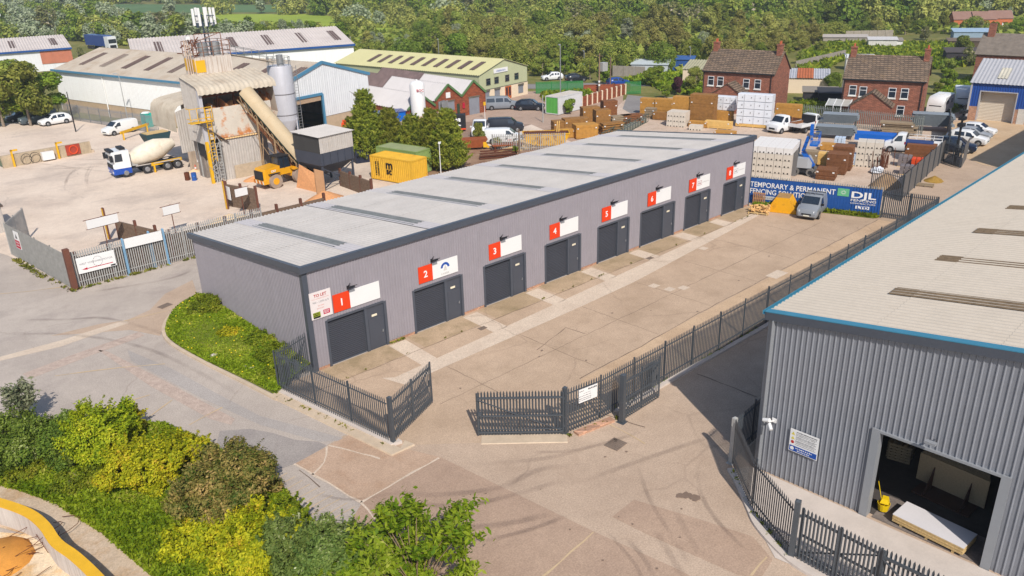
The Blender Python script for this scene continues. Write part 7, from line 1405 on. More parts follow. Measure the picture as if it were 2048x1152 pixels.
# big yellow trough skip, rubble, rusty skips
q = g2(1092, 290); t = thing('skip', 'long battered yellow skip full of rusty scrap behind the pale roof', 'skip', (*q, .03), -.72); m_sk2 = M('graffitied yellow paint', S(240, 182, 30), .6, var=.1, vs=3, dirt=(S(150, 90, 34), 1.6, .52, .6, .8))
MB().loft([[(-2.4, -1., .1), (2.2, -1., .1), (2.2, 1., .1), (-2.4, 1., .1)], [(-2.9, -1.1, 1.5), (2.9, -1.1, 1.5), (2.9, 1.1, 1.5), (-2.9, 1.1, 1.5)]]).build('skip_body', m_sk2, t); MB().box(-2.95, 2.95, -1.16, -1.05, 1.5, 1.62).box(-2.95, 2.95, 1.05, 1.16, 1.5, 1.62).box(-2.95, -2.85, -1.05, 1.05, 1.5, 1.62).box(2.85, 2.95, -1.05, 1.05, 1.5, 1.62).build('rim', m_sk2, t); MB().box(-2.8, 2.8, -1.04, 1.04, 1.48, 1.56).build('load', m_rust, t)
for k in range(2): MB().bar((1.4+.25*k, .3, 1.5), (1.5+.25*k, .4, 2.9), .1).build('plank', m_tim4, t)
q = g2(948, 298); t = thing('skip', 'rusty brown tipping skip with a yellow arm near the conifers', 'skip', (*q, .03), -.6); MB().loft([[(-.9, -.8, .3), (.9, -.8, .3), (.9, .8, .3), (-.9, .8, .3)], [(-1.7, -.95, 1.3), (1.7, -.95, 1.3), (1.7, .95, 1.3), (-1.7, .95, 1.3)]]).build('skip_body', M('orange rust', S(160, 84, 44), .85, var=.2, vs=3), t); MB().box(1.1, 1.5, -.9, -.3, .3, 1.2).bar((1.2, -.6, 1.), (1.8, -.6, .2), .25).build('hydraulic_arm', m_ygold, t)
q = g2(1078, 305); heap('mixed rubble heap behind the galvanised palisade', g2(1040, 296), 3.6, 1.4, 1.0, M('mixed rubble', S(196, 164, 116), .95, var=.35, vs=8, bump=.8), 15, .03)
r = random.Random(6)
for k in range(12): q = g2(r.uniform(985, 1090), r.uniform(285, 298)); t = MB().bar((q[0]-.5, q[1], .7+r.random()*.5), (q[0]+r.uniform(-.6, .9), q[1]+r.uniform(-.7, .7), .7+r.random()*.5), .25, .05).build('scrap_board', [m_osbe, m_white, m_or, m_ygold][k % 4]); tag(t, 'loose scrap board thrown on the mixed rubble heap', 'board', 'loose boards on the rubble heap')
q = g2(995, 312); t = thing('steel_plates', 'rusty flat steel plates and beams lying behind the pale roof', 'steel plates', (*q, .04), -.5)
for k in range(4): MB().box(-2.5+.2*k, 2+.3*k, -1.4+.7*k, -.9+.7*k, .05+.12*k, .13+.12*k).build('steel_beam', m_rust, t)
q = g2(1015, 300); t = thing('rust_sheet', 'orange rusty steel sheet on low trestles', 'steel sheet', (*q, .03), -.5); MB().box(-2, 1.8, -.8, .8, .7, .78).build('sheet', M('orange rust', S(160, 84, 44)), t); MB().box(-1.8, -1.6, -.7, .7, 0, .7).box(1.4, 1.6, -.7, .7, 0, .7).build('trestle', m_rust, t)
pole('lamp_post', 'white swan neck lamp behind the pale roof beside the conifers', 'lamp post', g2(882, 350), 3.4, .06, m_white, .3, PI/4)
# shipping containers
dM = Vector((.2115, -.9774)); eM = Vector((.9774, .2115)); m_msc = M('faded yellow container paint', S(240, 186, 56), .6, var=.07, vs=1, dirt=(S(190, 130, 50), 1.2, .56, .7, .6)); m_gcn = M('sage green container paint', S(146, 170, 96), .65, var=.1, vs=1, dirt=(S(120, 120, 90), 1., .5, .7, .5)); m_gcn2 = M('bright green container paint', S(98, 176, 80), .55, var=.06)
t = container('yellow shipping container with black lettering beside the conifers', (27.45, 35.5), dM, eM, 6.06, m_msc)
rt = (PI/2, 0, 0); text('container_mark', 'm', 1.25, m_black, t, (2.3, -.045, 1.42), rot=rt, bold=.035, sx=1.1); text('container_mark', 'sc', 1.0, m_black, t, (2.35, -.045, .8), rot=rt, bold=.03); dashes(t, m_black, 0, 0, 1.6, .22, -.03, 8).rotation_euler = (0, -PI/2, 0)
kk = [o for o in kids(t) if o.name.startswith('small_print')][-1]; kk.location = (.95, 0, .5); k2 = dashes(t, m_black, 0, 0, 1.6, .2, -.03, 9); k2.rotation_euler = (0, -PI/2, 0); k2.location = (1.3, 0, .5)
container('sage green shipping container close behind the yellow one', (30.35, 38.6), dM, eM, 6.06, m_gcn, roof=M('mossy container roof', S(150, 158, 116), .8))
cA = Vector((67.0, 48.2)); cd_ = Vector((.985, .12)).normalized(); t = container('green ended shipping container with pale sides and dark lettering in the car park', (cA.x, cA.y), cd_, Vector((cd_.y, -cd_.x)), 6.06, M('pale grey container side', S(214, 212, 212), .6, var=.06), end_mat=m_gcn2, roof=M('dirty container roof', S(206, 196, 184), .8))
text('container_mark', 'COSCO', .85, M('navy print', S(60, 66, 86), .6), t, (1.2, -2.50, .95), rot=rt, bold=.02)
# ---------------------------------------------------------------- buildings beyond
m_oroof = M('olive cream sheet roof', S(200, 194, 146), .8, var=.04, vs=.3); m_ocl = M('pale sage cladding', S(196, 198, 158), .6, var=.03, streak=(S(180, 180, 140), .3)); m_crm = M('cream render', S(240, 218, 188), .9, var=.04); m_frm = M('dark window frame', S(110, 104, 92), .6); m_rbr = M('red brown brick', S(160, 88, 58), .9, var=.16, vs=5, brick=(S(190, 170, 150), .45, .15)); m_gtrim = M('green verge paint', S(96, 130, 80), .6)
OA = Vector((65.8, 62.)); od = Vector((-.155, .988)); oe = Vector((.988, .155)); t, s = gable_house('workshop', 'pale sage workshop with olive cream roof and a two storey gable front', 'building', OA, od, oe, 35, 12.6, 4.7, 6.5, m_ocl, m_oroof, .25, corrug=.5)
for k in range(10):
    x = 2.2+2.75*k; z = lambda f: 4.75+1.8*f; p = Vector((x, -6.3*.22, z(.22))); q = Vector((x, -6.3*.72, z(.72))); corr(MB(), p, (1, 0, 0), q-p, 1.0, (q-p).length, .5, .03, 4, .16).build('rooflight', m_skl, t, smooth=True)
MB().box(-.12, .0, -.03, 12.6*s+.03 if s > 0 else .03, 0, 2.2) if s > 0 else None
yv = lambda v: s*v
lo, hi = sorted((0, s*12.6)); MB().box(-.08, -.01, lo, hi, -.3, 2.15).build('ground_storey', m_crm, t); MB().box(-.1, -.02, lo, hi, 2.15, 2.25).build('string_course', m_frm, t)
for v in (2.2, 4.3, 7.1, 9.6): window(t, 0, s*v, 2.9, 1.05 if v != 7.1 else 1.25, 1.05, 'x', 1, m_frm, m_glass) if False else window(t, -.02, s*v, 2.85, 1.1, 1.1, 'y', -1, m_frm, m_glass)
for v, z, h_ in ((1.6, 0.0, 1.95), (4.3, 0, 1.95), (10.6, .5, 1.3)): y0, y1 = sorted((s*(v-.65), s*(v+.65))); MB().box(-.14, -.08, y0, y1, z, z+h_).build('window_shutter', M('grey shutter', S(150, 152, 160), .5, .2), t); MB().box(-.3, -.08, y0-.05, y1+.05, z+h_, z+h_+.25).build('shutter_box', m_frm, t)
y0, y1 = sorted((s*6.4, s*8.0)); MB().box(-.13, -.08, y0, y1, -.3, 2.1).build('entrance_door', M('orange brown door', S(190, 96, 44), .5), t); MB().box(-.15, -.13, y0+.2, y0+.6, .5, 1.9).box(-.15, -.13, y1-.6, y1-.2, .5, 1.9).build('door_glass', m_glass, t)
y0, y1 = sorted((s*3.6, s*7.2)); MB().box(-.12, -.02, y0, y1, 4.55, 5.25).build('sign_panel', m_white, t); sd_ = dashes(t, M('faded blue print', S(150, 160, 196), .6), 0, 0, 2.4, .3, 0, 9); sd_.rotation_euler = (0, 0, -PI/2*s*-1 if s > 0 else -PI/2); sd_.location = (-.13, s*4.2, 4.72)
# three brick gabled workshops
xs = [47.6, 52.6, 57.6, 62.4]; yb = 56.6; zz = 3.0
m_ptrm = M('pale grey sheet roof', S(206, 200, 198), .8, var=.04)
for i in range(3):
    a = Vector((xs[i], yb-.5*i*0)); Wd = xs[i+1]-xs[i]; t, s = gable_house('brick_workshop', ['small brick gabled workshop with steep green verge left of the pair', 'middle brick gabled workshop with a half raised shutter', 'right brick gabled workshop with a grey roller door'][i], 'building', (xs[i], yb), Vector((0, 1)), Vector((1, 0)), 24, Wd, zz if i else 2.3, 5.0 if i else 4.2, m_rbr, m_ptrm, .12, group='row of three brick gabled workshops', corrug=.6)
    zb_, zt_ = (zz, 5.0) if i else (2.3, 4.2); mb = MB()
    for y0, y1, z0, z1 in ((0, s*Wd/2, zb_, zt_), (s*Wd/2, s*Wd, zt_, zb_)): mb.bar((-.16, y0, z0+.06), (-.16, y1, z1+.06), .1, .3)
    mb.build('verge', m_gtrim, t)
    if i: y0, y1 = sorted((s*(Wd*.3), s*(Wd*.72))); MB().box(-.06, -.01, y0, y1, 0 if i == 2 else 1.2, 2.5).build('roller_door', M('grey shutter', S(150, 152, 160)), t); MB().box(-.1, -.06, y0-.1, y1+.1, 2.5, 2.75).build('lintel', m_frm, t)
    if i == 1: MB().box(-.08, -.01, s*Wd*.5-.4, s*Wd*.5+.4, 3.1, 3.9).build('wall_notice', m_white, t); y0, y1 = sorted((s*Wd*.82, s*Wd*.92)); MB().box(-.05, -.01, y0, y1, 0, 2.).build('side_door', M('dark green door', S(50, 70, 50), .5), t); mb = corr(MB(), (14, s*.0, zb_+.16), (1, 0, 0), (0, s*Wd/2, zt_-zb_), 10, math.hypot(Wd/2, zt_-zb_), .6, .05, 4, .06); mb.build('old_roof_sheet', M('dark mossy roof sheet', S(124, 104, 100), .85, var=.25, vs=.8), t)
    if i == 2: MB().box(-.12, -.01, s*.35-.2, s*.35+.2, 1.2, 2.0).build('hose_box', M('warning red', S(196, 30, 60)), t); mb = corr(MB(), (12, s*.0, zb_+.16), (1, 0, 0), (0, s*Wd/2, zt_-zb_), 12, math.hypot(Wd/2, zt_-zb_), .6, .05, 4, .06); mb.build('old_roof_sheet', M('dark mossy roof sheet', S(124, 104, 100)), t)
q = (48.6, 55.2); t = thing('storage_tank', 'tall white cylindrical gas tank with domed top behind the conifers', 'tank', (*q, 0)); MB().lathe([(1.0, .6), (1.05, .9), (1.05, 5.9), (.9, 6.2), (.5, 6.4), (.1, 6.45)], 24).build('shell', m_white, t, smooth=True); MB().tube((0, 0, 6.4), (0, 0, 6.65), .12, n=8).build('valve', m_white, t)
for a in range(3): MB().tube((math.cos(a*2.1)*.8, math.sin(a*2.1)*.8, 0), (math.cos(a*2.1)*.8, math.sin(a*2.1)*.8, .8), .1, n=6).build('leg', m_white, t)
text('tank_letters', 'BOC', .5, M('warning red', S(196, 30, 60)), t, (-.75, -.86, 5.1), rot=(PI/2, 0, R(-48)+PI/2*0), bold=.01)
t = thing('vaporiser', 'rack of silver finned columns beside the brick workshops', 'vaporiser', (52.6, 54.2, 0), .4); 
for i in range(4):
    for j in range(2): MB().tube((-.7+.45*i, .5*j, .4), (-.7+.45*i, .5*j, 3.2), .17, n=8).build('column', m_steel, t)
MB().box(-1, 1, -.3, .8, .2, .4).build('base_frame', m_steel, t)
t = thing('container', 'bright blue low container behind the conifers and white tank', 'container', (44.5, 57.5, 0), R(-20)); MB().box(-2.6, 2.6, -1.2, 1.2, .1, 2.4).build('body', paint(20, 110, 210), t); MB().box(-2.7, 2.7, -1.3, 1.3, 2.4, 2.5).build('lid', paint(16, 60, 140), t)
t = thing('boundary_wall', 'tan block wall between conifers and brick workshops', 'wall', (42, 50, 0)); MB().obox((47, 53.), (5.5, 1.2), .12, 1.9, 0).build('block_wall', m_plin, t, world=True)
# car park vehicles
vehicle('parked_van', 'silver minibus parked by the brick workshops', 'van', (65.6, 56.6), R(-38), 'minibus', (140, 146, 154)); vehicle('parked_car', 'black hatchback in the car park beside the silver minibus', 'car', (67.9, 52.5), R(-52), 'suv', (30, 36, 48))
q = g2(962, 270); t = tipper('white flatbed truck with dropside body beside the conifers', q, PI+.75, W_, m_wh, 5.2); vehicle('parked_van', 'dark van seen side on behind the rubble heap', 'van', g2(1012, 262), -.7, 'van', (44, 48, 58)); vehicle('parked_van', 'white van half hidden behind the small tree near the flatbed', 'van', g2(1008, 285), -.75, 'van', (238, 238, 238))
vehicle('parked_car', 'white hatchback on the road beside the green mesh fence', 'car', g2(1104, 160), R(150), 'hatch', (240, 240, 240)); vehicle('parked_car', 'dark blue hatchback on the road behind the transformer pole', 'car', g2(1236, 171), R(-28), 'hatch', (24, 70, 150)); vehicle('parked_car', 'black car in the shade of the roadside hedge', 'car', g2(1152, 163), R(-28), 'hatch', (34, 38, 44))
t = thing('advert_trailer', 'dark trailer with white lettering parked by the brick workshops', 'trailer', (*g2(915, 262), 0), -.7); MB().box(-1.2, 1.2, -.7, .7, .5, 2.3).build('body', m_trim, t); MB().tube((0, -.75, .35), (0, .75, .35), .35, n=12).build('wheel', m_tyre, t); dashes(t, m_wtext, -.8, 1.4, 1.5, .5, -.71, 3); dashes(t, m_wtext, -.6, .8, 1.2, .25, -.71, 3); MB().box(-1.2, 1.2, -.72, .72, .3, .5).build('skirt', m_cone, t)
# brick panel fence, green mesh fences, poles
t = thing('panel_fence', 'red brick panel fence with white concrete posts between car park and timber', 'fence', (*g2(1165, 213), 0)); a = Vector(g2(1163, 215)); b = Vector(g2(1250, 189)); n = 9; mb = MB()
for k in range(n): p = a.lerp(b, k/n); q = a.lerp(b, (k+1)/n); mb = MB(); mb.bar((p.x, p.y, .85), (q.x, q.y, .85), .1, 1.6); mb.build('brick_panel', m_rbr, t, world=True)
for k in range(n+1): p = a.lerp(b, k/n); MB().box(p.x-.12, p.x+.12, p.y-.16, p.y+.1, 0, 1.8).build('concrete_post', m_crm, t, world=True)
m_grnm = M('green mesh', S(60, 140, 76), .6, var=.1)
palisade('mesh_fence', 'green mesh gates beside the sage workshop', [(79.2, 62.8), (85.2, 57.4)], 2.1, m_grnm, pitch=.14, w=.11); palisade('mesh_fence', 'green mesh fence beside the road end', [g2(1251, 189), g2(1281, 188)], 2.2, m_grnm, pitch=.14, w=.1)
t = thing('brick_wall', 'low red brick wall along the road beyond the car park', 'wall', (85.4, 57.2, 0)); MB().obox((88.3, 54.6), (3., -2.7), .12, 1.3, 0).build('wall', m_rbr, t, world=True)
for px, py, tp_, lb in ((1121, 212, 92, 'tall white lamp column behind the green ended container'), (706, 130, 76, 'slim lamp post in front of the wood left of the sage workshop'), (879, 130, 80, 'slim lamp post in front of the wood behind the sage workshop'), (1379, 140, 96, 'lamp post at the wood edge left of the first brick house'), (556, 95, 70, 'short grey lamp post beyond the long pale roof'), (57, 78, 38, 'pale street lamp beyond the far left roof'), (115, 78, 57, 'small street lamp right of the pale one at far left'), (128, 78, 50, 'taller thin street lamp in the far left trees'), (193, 90, 58, 'street lamp behind the blue trailer'), (40, 30, 16, 'distant street lamp below the far white roofs'), (1168, 152, 104, 'thin lamp post among roadside bushes'), (1683, 190, 110, 'grey lamp post beside the right brick house')):
    q = G(px, py); pole('lamp_post', lb, 'lamp post', (q.x, q.y), HT(px, py, tp_), .11, m_steel, .5, 1.)
q = g2(1198, 186); t = pole('telegraph_pole', 'wooden telegraph pole with a grey transformer box', 'pole', q, 6.6, .17, M('pole timber', S(150, 124, 96), .9), lamp=False); MB().box(.3, 1.6, -.5, .5, 3.6, 5.0).build('transformer', m_galv, t); MB().bar((-.2, -.9, 6.2), (.2, .9, 6.2), .12).build('crossarm', m_wood, t); MB().tube((2.2, -.6, 0), (2.2, -.6, 5.8), .12, n=7).build('second_pole', m_wood, t)
for z in (1.2, 1.8): MB().tube((0, 0, z), (0, 0, z+.3), .18, n=8).build('white_band', m_white, t)
q = g2(1086, 245); pole('lamp_post', 'short grey green pole in front of the black hatchback', 'pole', q, 3.9, .09, m_galv, lamp=False); q = g2(970, 238); t = pole('marker_post', 'yellow headed post by the right brick workshop', 'post', q, 2.4, .05, m_white, lamp=False); MB().box(-.2, .2, -.06, .06, 2.0, 2.5).build('sign_head', m_ygold, t); q = g2(1039, 315); pole('telegraph_pole', 'weathered brown post behind the pale roof in front of the yellow skip', 'post', q, 3.4, .12, m_wood, lamp=False)
q = G(1908, 330); t = pole('utility_pole', 'dark utility pole with equipment at the boarded gate by the parked cars', 'pole', (q.x, q.y), 6.5, .16, m_trim, lamp=False)
for z in (4.2, 4.9, 5.6): MB().box(-.4, .4, -.3, .3, z, z+.35).build('equipment_box', m_trim, t)
MB().box(.1, .5, -.2, .2, .8, 2.6).build('white_cabinet', m_galv, t)
# ---------------------------------------------------------------- brick houses
m_hbr = M('house brick', S(164, 108, 88), .9, var=.14, vs=3, brick=(S(210, 196, 180), .45, .15), dirt=(S(140, 96, 80), .7, .5, .7, .6)); m_tile = M('grey brown roof tiles', S(132, 114, 98), .9, var=.14, vs=2.5, brick=(S(90, 80, 72), .5, .22), dirt=(S(150, 122, 84), 1.2, .55, .7, .5)); m_sill = M('white sill', S(236, 230, 220), .7); m_wfr = M('white window frame', S(246, 246, 246), .4)
def brick_house(lb, fl, fr, zE, zR, dep, win, ext):
    fl = Vector(fl); fr = Vector(fr); d = (fr-fl); L = d.length; d /= L; e = Vector((-d.y, d.x)); t, s = gable_house('brick_house', lb, 'house', (fl.x, fl.y), d, e, L, dep, zE, zR, m_hbr, m_tile, .18)
    o = -1*s
    for x, z in win: window(t, x, 0, z, .95, 1.35, 'x', -s, m_wfr, m_glass, m_sill)
    MB().bar((-.1, -s*.25, zE-.05), (L+.1, -s*.25, zE-.05), .14, .14).build('gutter', m_trim, t)
    for x in (.15, L-.3): MB().tube((x, -s*.12, 0), (x, -s*.12, zE), .06, n=6).build('downpipe', m_trim, t)
    for x in (.4, L-.5):
        for f in ((.5,) if x < 1 else (.46,)): c = MB().box(x-.35, x+.35, s*dep*f-.5, s*dep*f+.5, zR-.8, zR+.9).build('chimney', m_hbr, t); MB().box(x-.42, x+.42, s*dep*f-.57, s*dep*f+.57, zR+.9, zR+1.05).build('chimney_cap', m_hbr, c); [MB().tube((x, s*dep*f+k, zR+1.05), (x, s*dep*f+k, zR+1.5), .11, n=8).build('chimney_pot', M('clay pot', S(196, 104, 66), .8), c) for k in (-.25, .25)]
    x0, x1, xz = ext; dd = 3.; z1 = 2.6; z2 = 4.3; y0, y1 = -s*dd, 0; mid = (x0+x1)/2
    ex = MB(); V = [(x0, y0, 0), (x1, y0, 0), (x1, y0, z1), (mid, y0, z2), (x0, y0, z1), (x0, y1, 0), (x1, y1, 0), (x1, y1, z1), (mid, y1, z2), (x0, y1, z1)]; ex.add(V, [(0, 1, 2, 3, 4), (1, 6, 7, 2), (5, 0, 4, 9)]); ex.build('extension_wall', m_hbr, t)
    for xa, xb in ((x0-.2, mid), (x1+.2, mid)):
        za = z1-.15; p = [(xa, y0-.15*s, za), (xa, y1, za), (xb, y1, z2+.06), (xb, y0-.15*s, z2+.06)]; nrm = (Vector(p[1])-Vector(p[0])).cross(Vector(p[2])-Vector(p[0])); MB().plate(p if nrm.z > 0 else p[::-1], .1).build('extension_roof', m_tile, t)
    return t, s, L, dep
h1a, h1b = G(1407, 141, 5.5), G(1548, 149, 5.5); h2a, h2b = G(1688, 157, 5.5), G(1852, 164, 5.5)
L1 = (h1b-h1a).length; L2 = (h2b-h2a).length
brick_house('left brick house with brown tiled roof and white sash windows', (h1a.x, h1a.y), (h1b.x, h1b.y), 5.5, 8.3, 7.5, [(L1*.12, 3.4), (L1*.26, 3.4), (L1*.63, 3.3), (L1*.79, 3.3)], (L1*.22, L1*.72, 0))
t, s, L, dep = brick_house('right brick house with lighter tiled roof, gable extension and four upper windows', (h2a.x, h2a.y), (h2b.x, h2b.y), 5.5, 8.3, 7.5, [(L2*.13, 3.3), (L2*.26, 3.2), (L2*.62, 3.2), (L2*.77, 3.2), (L2*.75, .9)], (L2*.16, L2*.66, 0))
mb = MB(); mb.add([(-1.6, -s*2.6, 2.2), (L2*.15, -s*2.6, 2.2), (L2*.15, 0, 2.7), (-1.6, 0, 2.7)], [(0, 1, 2, 3)]); t2 = mb.build('glazed_lean_to', M('pale glazing', S(190, 188, 180), .3, spec=.6), t)
for x in (-1.6, -.6, .4, 1.4): MB().bar((x, -s*2.6, 2.22), (x, 0, 2.72), .08).bar((x, -s*2.6, 0), (x, -s*2.6, 2.2), .08).build('glazing_bar', m_wfr, t)
# blue shed and its neighbours
SA = Vector((100.3, .55)); sd_ = Vector((.17, -.985)); t = thing('blue_shed', 'blue clad industrial shed with a pale roller door and brick base', 'building', (SA.x, SA.y, 0), math.atan2(sd_.y, sd_.x)); m_bcl = M('bright blue cladding', S(28, 78, 162), .45, var=.04, spec=.5); m_lgr = M('light grey sheet roof', S(196, 194, 196), .5, .1, .05, 1.)
mb = MB(); clad(mb, (0, 0), (1.2, 0), 1.9, 5., .3, .04, .5); clad(mb, (1.2, 0), (5.4, 0), 3.9, 5., .3, .04, .5); clad(mb, (5.4, 0), (16, 0), 1.9, 5., .3, .04, .5); mb.build('front_wall', m_bcl, t); mb = MB(); clad(mb, (0, 14), (0, 0), 1.9, 5., .3, .04, .5); mb.build('side_wall', m_bcl, t)
MB().box(0, 1.2, -.06, .1, 0, 1.9).build('brick_base', m_brick, t); MB().box(5.4, 16, -.06, .1, 0, 1.9).build('brick_base', m_brick, t); MB().box(-.06, .1, .1, 14, 0, 1.9).build('brick_base', m_brick, t)
mb = MB(); prof = [(1.2, 0)]; vs = []
for k in range(41): vs += [(1.2, .9+.03*(k % 2), 3.9*k/40), (5.4, .9+.03*(k % 2), 3.9*k/40)]
mb.add(vs, [(2*k, 2*k+1, 2*k+3, 2*k+2) for k in range(40)]); mb.build('roller_door', M('beige roller door', S(222, 208, 188), .5, var=.03), t); MB().box(1.08, 1.2, -.08, .9, 0, 4.02).box(5.4, 5.52, -.08, .9, 0, 4.02).box(1.2, 5.4, -.08, .9, 3.9, 4.02).build('door_frame', m_lgr, t); MB().box(5.9, 6.8, -.1, -.06, 0, 2.0).build('side_door', M('white door', S(228, 222, 212), .5), t); MB().box(-.12, .1, -.1, .1, 0, 5.05).build('corner_flashing', m_lgr, t)
mb = MB(); corr(mb, (-.3, -.3, 5.0), (1, 0, 0), (0, 1, .33), 16.6, 7.6, .45, .03, 4); mb.build('roof_sheet', m_lgr, t); mb = MB(); corr(mb, (-.3, 14.3, 5.0), (1, 0, 0), (0, -1, .33), 16.6, 7.6, .45, .03, 4); mb.build('roof_sheet', m_lgr, t)
for x in (2.6, 6.6): mb = MB(); corr(mb, (x, 1.2, 5.53), (1, 0, 0), (0, 1, .33), 1.2, 3.2, .45, .03, 4, .05); mb.build('rooflight', M('pale rooflight', S(214, 206, 186), .5), t)
t, s = gable_house('old_barn', 'old building with mossy grey tiled roof and chimney above the blue shed', 'building', (131., 11), Vector((.17, -.985)), Vector((.985, .17)), 26, 10, 5.2, 8.0, m_hbr, M('mossy grey tiles', S(130, 118, 106), .9, var=.2, vs=1.5, bump=.6, bs=4), .3); MB().box(.5, 1.5, 4., 5.2, 7, 9.6).build('chimney', m_hbr, t)
t, s = gable_house('brick_porch', 'small brick garden building with arched gable beside the caravan', 'outbuilding', (116.5, 5.5), Vector((.985, .17)), Vector((.17, -.985)), 6, 5, 2.6, 4.3, m_hbr, M('dark tiles', S(110, 92, 82), .9, var=.15), .2); mb = MB()
for k in range(8): a, b = PI*k/8, PI*(k+1)/8; mb.bar((-.1, s*(2.5+1.3*math.cos(a)), 1.5+1.3*math.sin(a)), (-.1, s*(2.5+1.3*math.cos(b)), 1.5+1.3*math.sin(b)), .14)
mb.build('arch', m_white, t)
def caravan(lb, p, rz):
    t = thing('caravan', lb, 'caravan', (p[0], p[1], .05), rz, 'white touring caravans'); MB().loft([[(x, -1.1, .45), (x, 1.1, .45), (x, 1.1, zt), (x, 1., zt+.1), (x, -1., zt+.1), (x, -1.1, zt)] for x, zt in ((2.5, 1.5), (2.3, 2.0), (1.8, 2.4), (-2.2, 2.45), (-2.5, 1.8))]).build('body', m_wh, t, smooth=True, ang=40)
    MB().quad((2.53, -.8, 1.25), (2.53, .8, 1.25), (2.33, .8, 1.95), (2.33, -.8, 1.95)).build('front_window', m_glass, t)
    for s_ in (-1, 1):
        for x in (-1.2, .8): q4 = [(x-.4, s_*1.115, 1.4), (x+.4, s_*1.115, 1.4), (x+.4, s_*1.115, 1.95), (x-.4, s_*1.115, 1.95)]; MB().quad(*(q4 if s_ < 0 else q4[::-1])).build('side_window', m_glass, t)
        MB().tube((0, s_*.95, .33), (0, s_*1.12, .33), .33, n=12).build('wheel', m_tyre, t)
    MB().box(-.6, .4, -.3, .3, 2.5, 2.6).build('roof_vent', m_white, t); MB().bar((2.5, 0, .5), (3.6, 0, .45), .1).build('drawbar', m_steel, t); return t
caravan('white caravan facing the yard beside the yellow bush', (111.2, 5.2), PI+.4); caravan('white caravan with roof just above the fence beside the right brick house', (103.2, 5.2), PI+.1)
cg = 'cars parked in front of the blue shed'
vehicle('parked_car', 'white hatchback farthest up the row by the blue shed', 'car', (91.6, -4.0), R(-86), 'hatch', (242, 242, 242), cg); vehicle('parked_car', 'silver grey car second in the row by the blue shed', 'car', (88.6, -4.5), R(-86), 'hatch', (160, 164, 170), cg); vehicle('parked_car', 'white car in front of the silver one by the blue shed', 'car', (85.4, -5.0), R(-84), 'suv', (242, 242, 242), cg); vehicle('parked_car', 'dark blue off roader nearest in the row by the blue shed', 'car', (80.6, -5.4), R(-75), 'suv', (26, 40, 66), cg)
# things among the gardens
def lowshed(lb, p, L, W, hh, rz, wall, roof, corrp=None, slope=.12, name='garden_shed', cat='shed'):
    t = thing(name, lb, cat, (p[0], p[1], 0), rz); MB().box(0, L, 0, W, 0, hh).build('wall', wall, t)
    if corrp: corr(MB(), (-.2, -.2, hh+.05), (1, 0, 0), (0, 1, slope), L+.4, W+.5, corrp, .05, 4).build('roof', roof, t)
    else: MB().add([(-.2, -.2, hh), (L+.2, -.2, hh), (L+.2, W+.2, hh+slope*W), (-.2, W+.2, hh+slope*W), (-.2, -.2, hh+.1), (L+.2, -.2, hh+.1), (L+.2, W+.2, hh+slope*W+.1), (-.2, W+.2, hh+slope*W+.1)], [(3, 2, 1, 0), (4, 5, 6, 7), (0, 1, 5, 4), (1, 2, 6, 5), (2, 3, 7, 6), (3, 0, 4, 7)]).build('roof', roof, t)
    return t
m_rr = M('rust orange sheet', S(190, 108, 66), .8, var=.15, vs=1)
a = Vector(g2(1575, 186)); b = Vector(g2(1655, 188)); d = b-a; t = lowshed('long low shed with pale and rusty sheet roof between the brick houses', a, d.length, 6, 2.4, math.atan2(d.y, d.x), m_crm, M('pale metal sheets', S(204, 202, 204), .5, .2), .4); corr(MB(), (1.2, -.25, 2.52), (1, 0, 0), (0, 1, .12), 2.6, 6.4, .4, .05, 4).build('rusty_sheets', m_rr, t)
lowshed('cream walled outbuilding with a sheet roof beside the purple bush', (101.5, 48.5), 6, 6.5, 2.9, R(-66), m_crm, M('mossy sheet roof', S(178, 172, 140), .9, var=.1), .5)
for px, py, L, W, hh, c1, c2, lb in ((1645, 90, 10, 3, 1.8, (170, 160, 146), (190, 180, 170), 'row of weathered allotment sheds at the wood edge'), (1735, 100, 6, 3, 2.2, (220, 216, 206), (210, 206, 204), 'white painted allotment shed with a clutter of boards'), (1765, 100, 4, 3, 2.0, (236, 232, 224), (150, 140, 130), 'small white allotment hut beside the blossom bush'), (1905, 85, 8, 4, 2.4, (150, 170, 186), (160, 184, 206), 'pale blue roofed stable at the right of the allotments'), (1895, 97, 9, 3, 1.6, (96, 80, 66), (120, 104, 90), 'dark timber stable front below the blue roof'), (1690, 140, 5, 3, 2.2, (214, 210, 200), (224, 224, 222), 'pale shed behind the right brick house'), (1890, 128, 14, 4, 2.2, (64, 60, 62), (84, 76, 74), 'long black shed beside the right brick house'), (1605, 205, 5, 3, 1.6, (60, 58, 60), (150, 140, 128), 'low garden shed roof between the houses'), (1635, 212, 4, 3, 1.9, (40, 42, 50), (60, 60, 66), 'dark covered trailer in the garden between the houses'), (1262, 150, 7, 4, 2.0, (200, 204, 206), (196, 204, 206), 'pale polytunnel like shed among roadside bushes'), (1345, 142, 4, 3, 2.2, (46, 86, 150), (60, 100, 160), 'small blue shed at the wood edge left of the houses')):
    q = g2(px, py); lowshed(lb, q, L, W, hh, R(-60), M('shed wall %d %d %d' % c1, S(*c1), .9, var=.12, vs=2), M('shed roof %d %d %d' % c2, S(*c2), .85, var=.1, vs=2))
def board_fence(lb, a, b, h, m_): 
    t = thing('board_fence', lb, 'fence', (*a, 0)); A = Vector(a); B = Vector(b); n = max(3, int((B-A).length/1.9))
    for k in range(n): p = A.lerp(B, k/n); q = A.lerp(B, (k+.97)/n); MB().bar((p.x, p.y, h/2), (q.x, q.y, h/2), .06, h).build('panel', m_, t, world=True)
    return t
m_gf = M('grey weathered boards', S(160, 150, 138), .9, var=.15, vs=2)
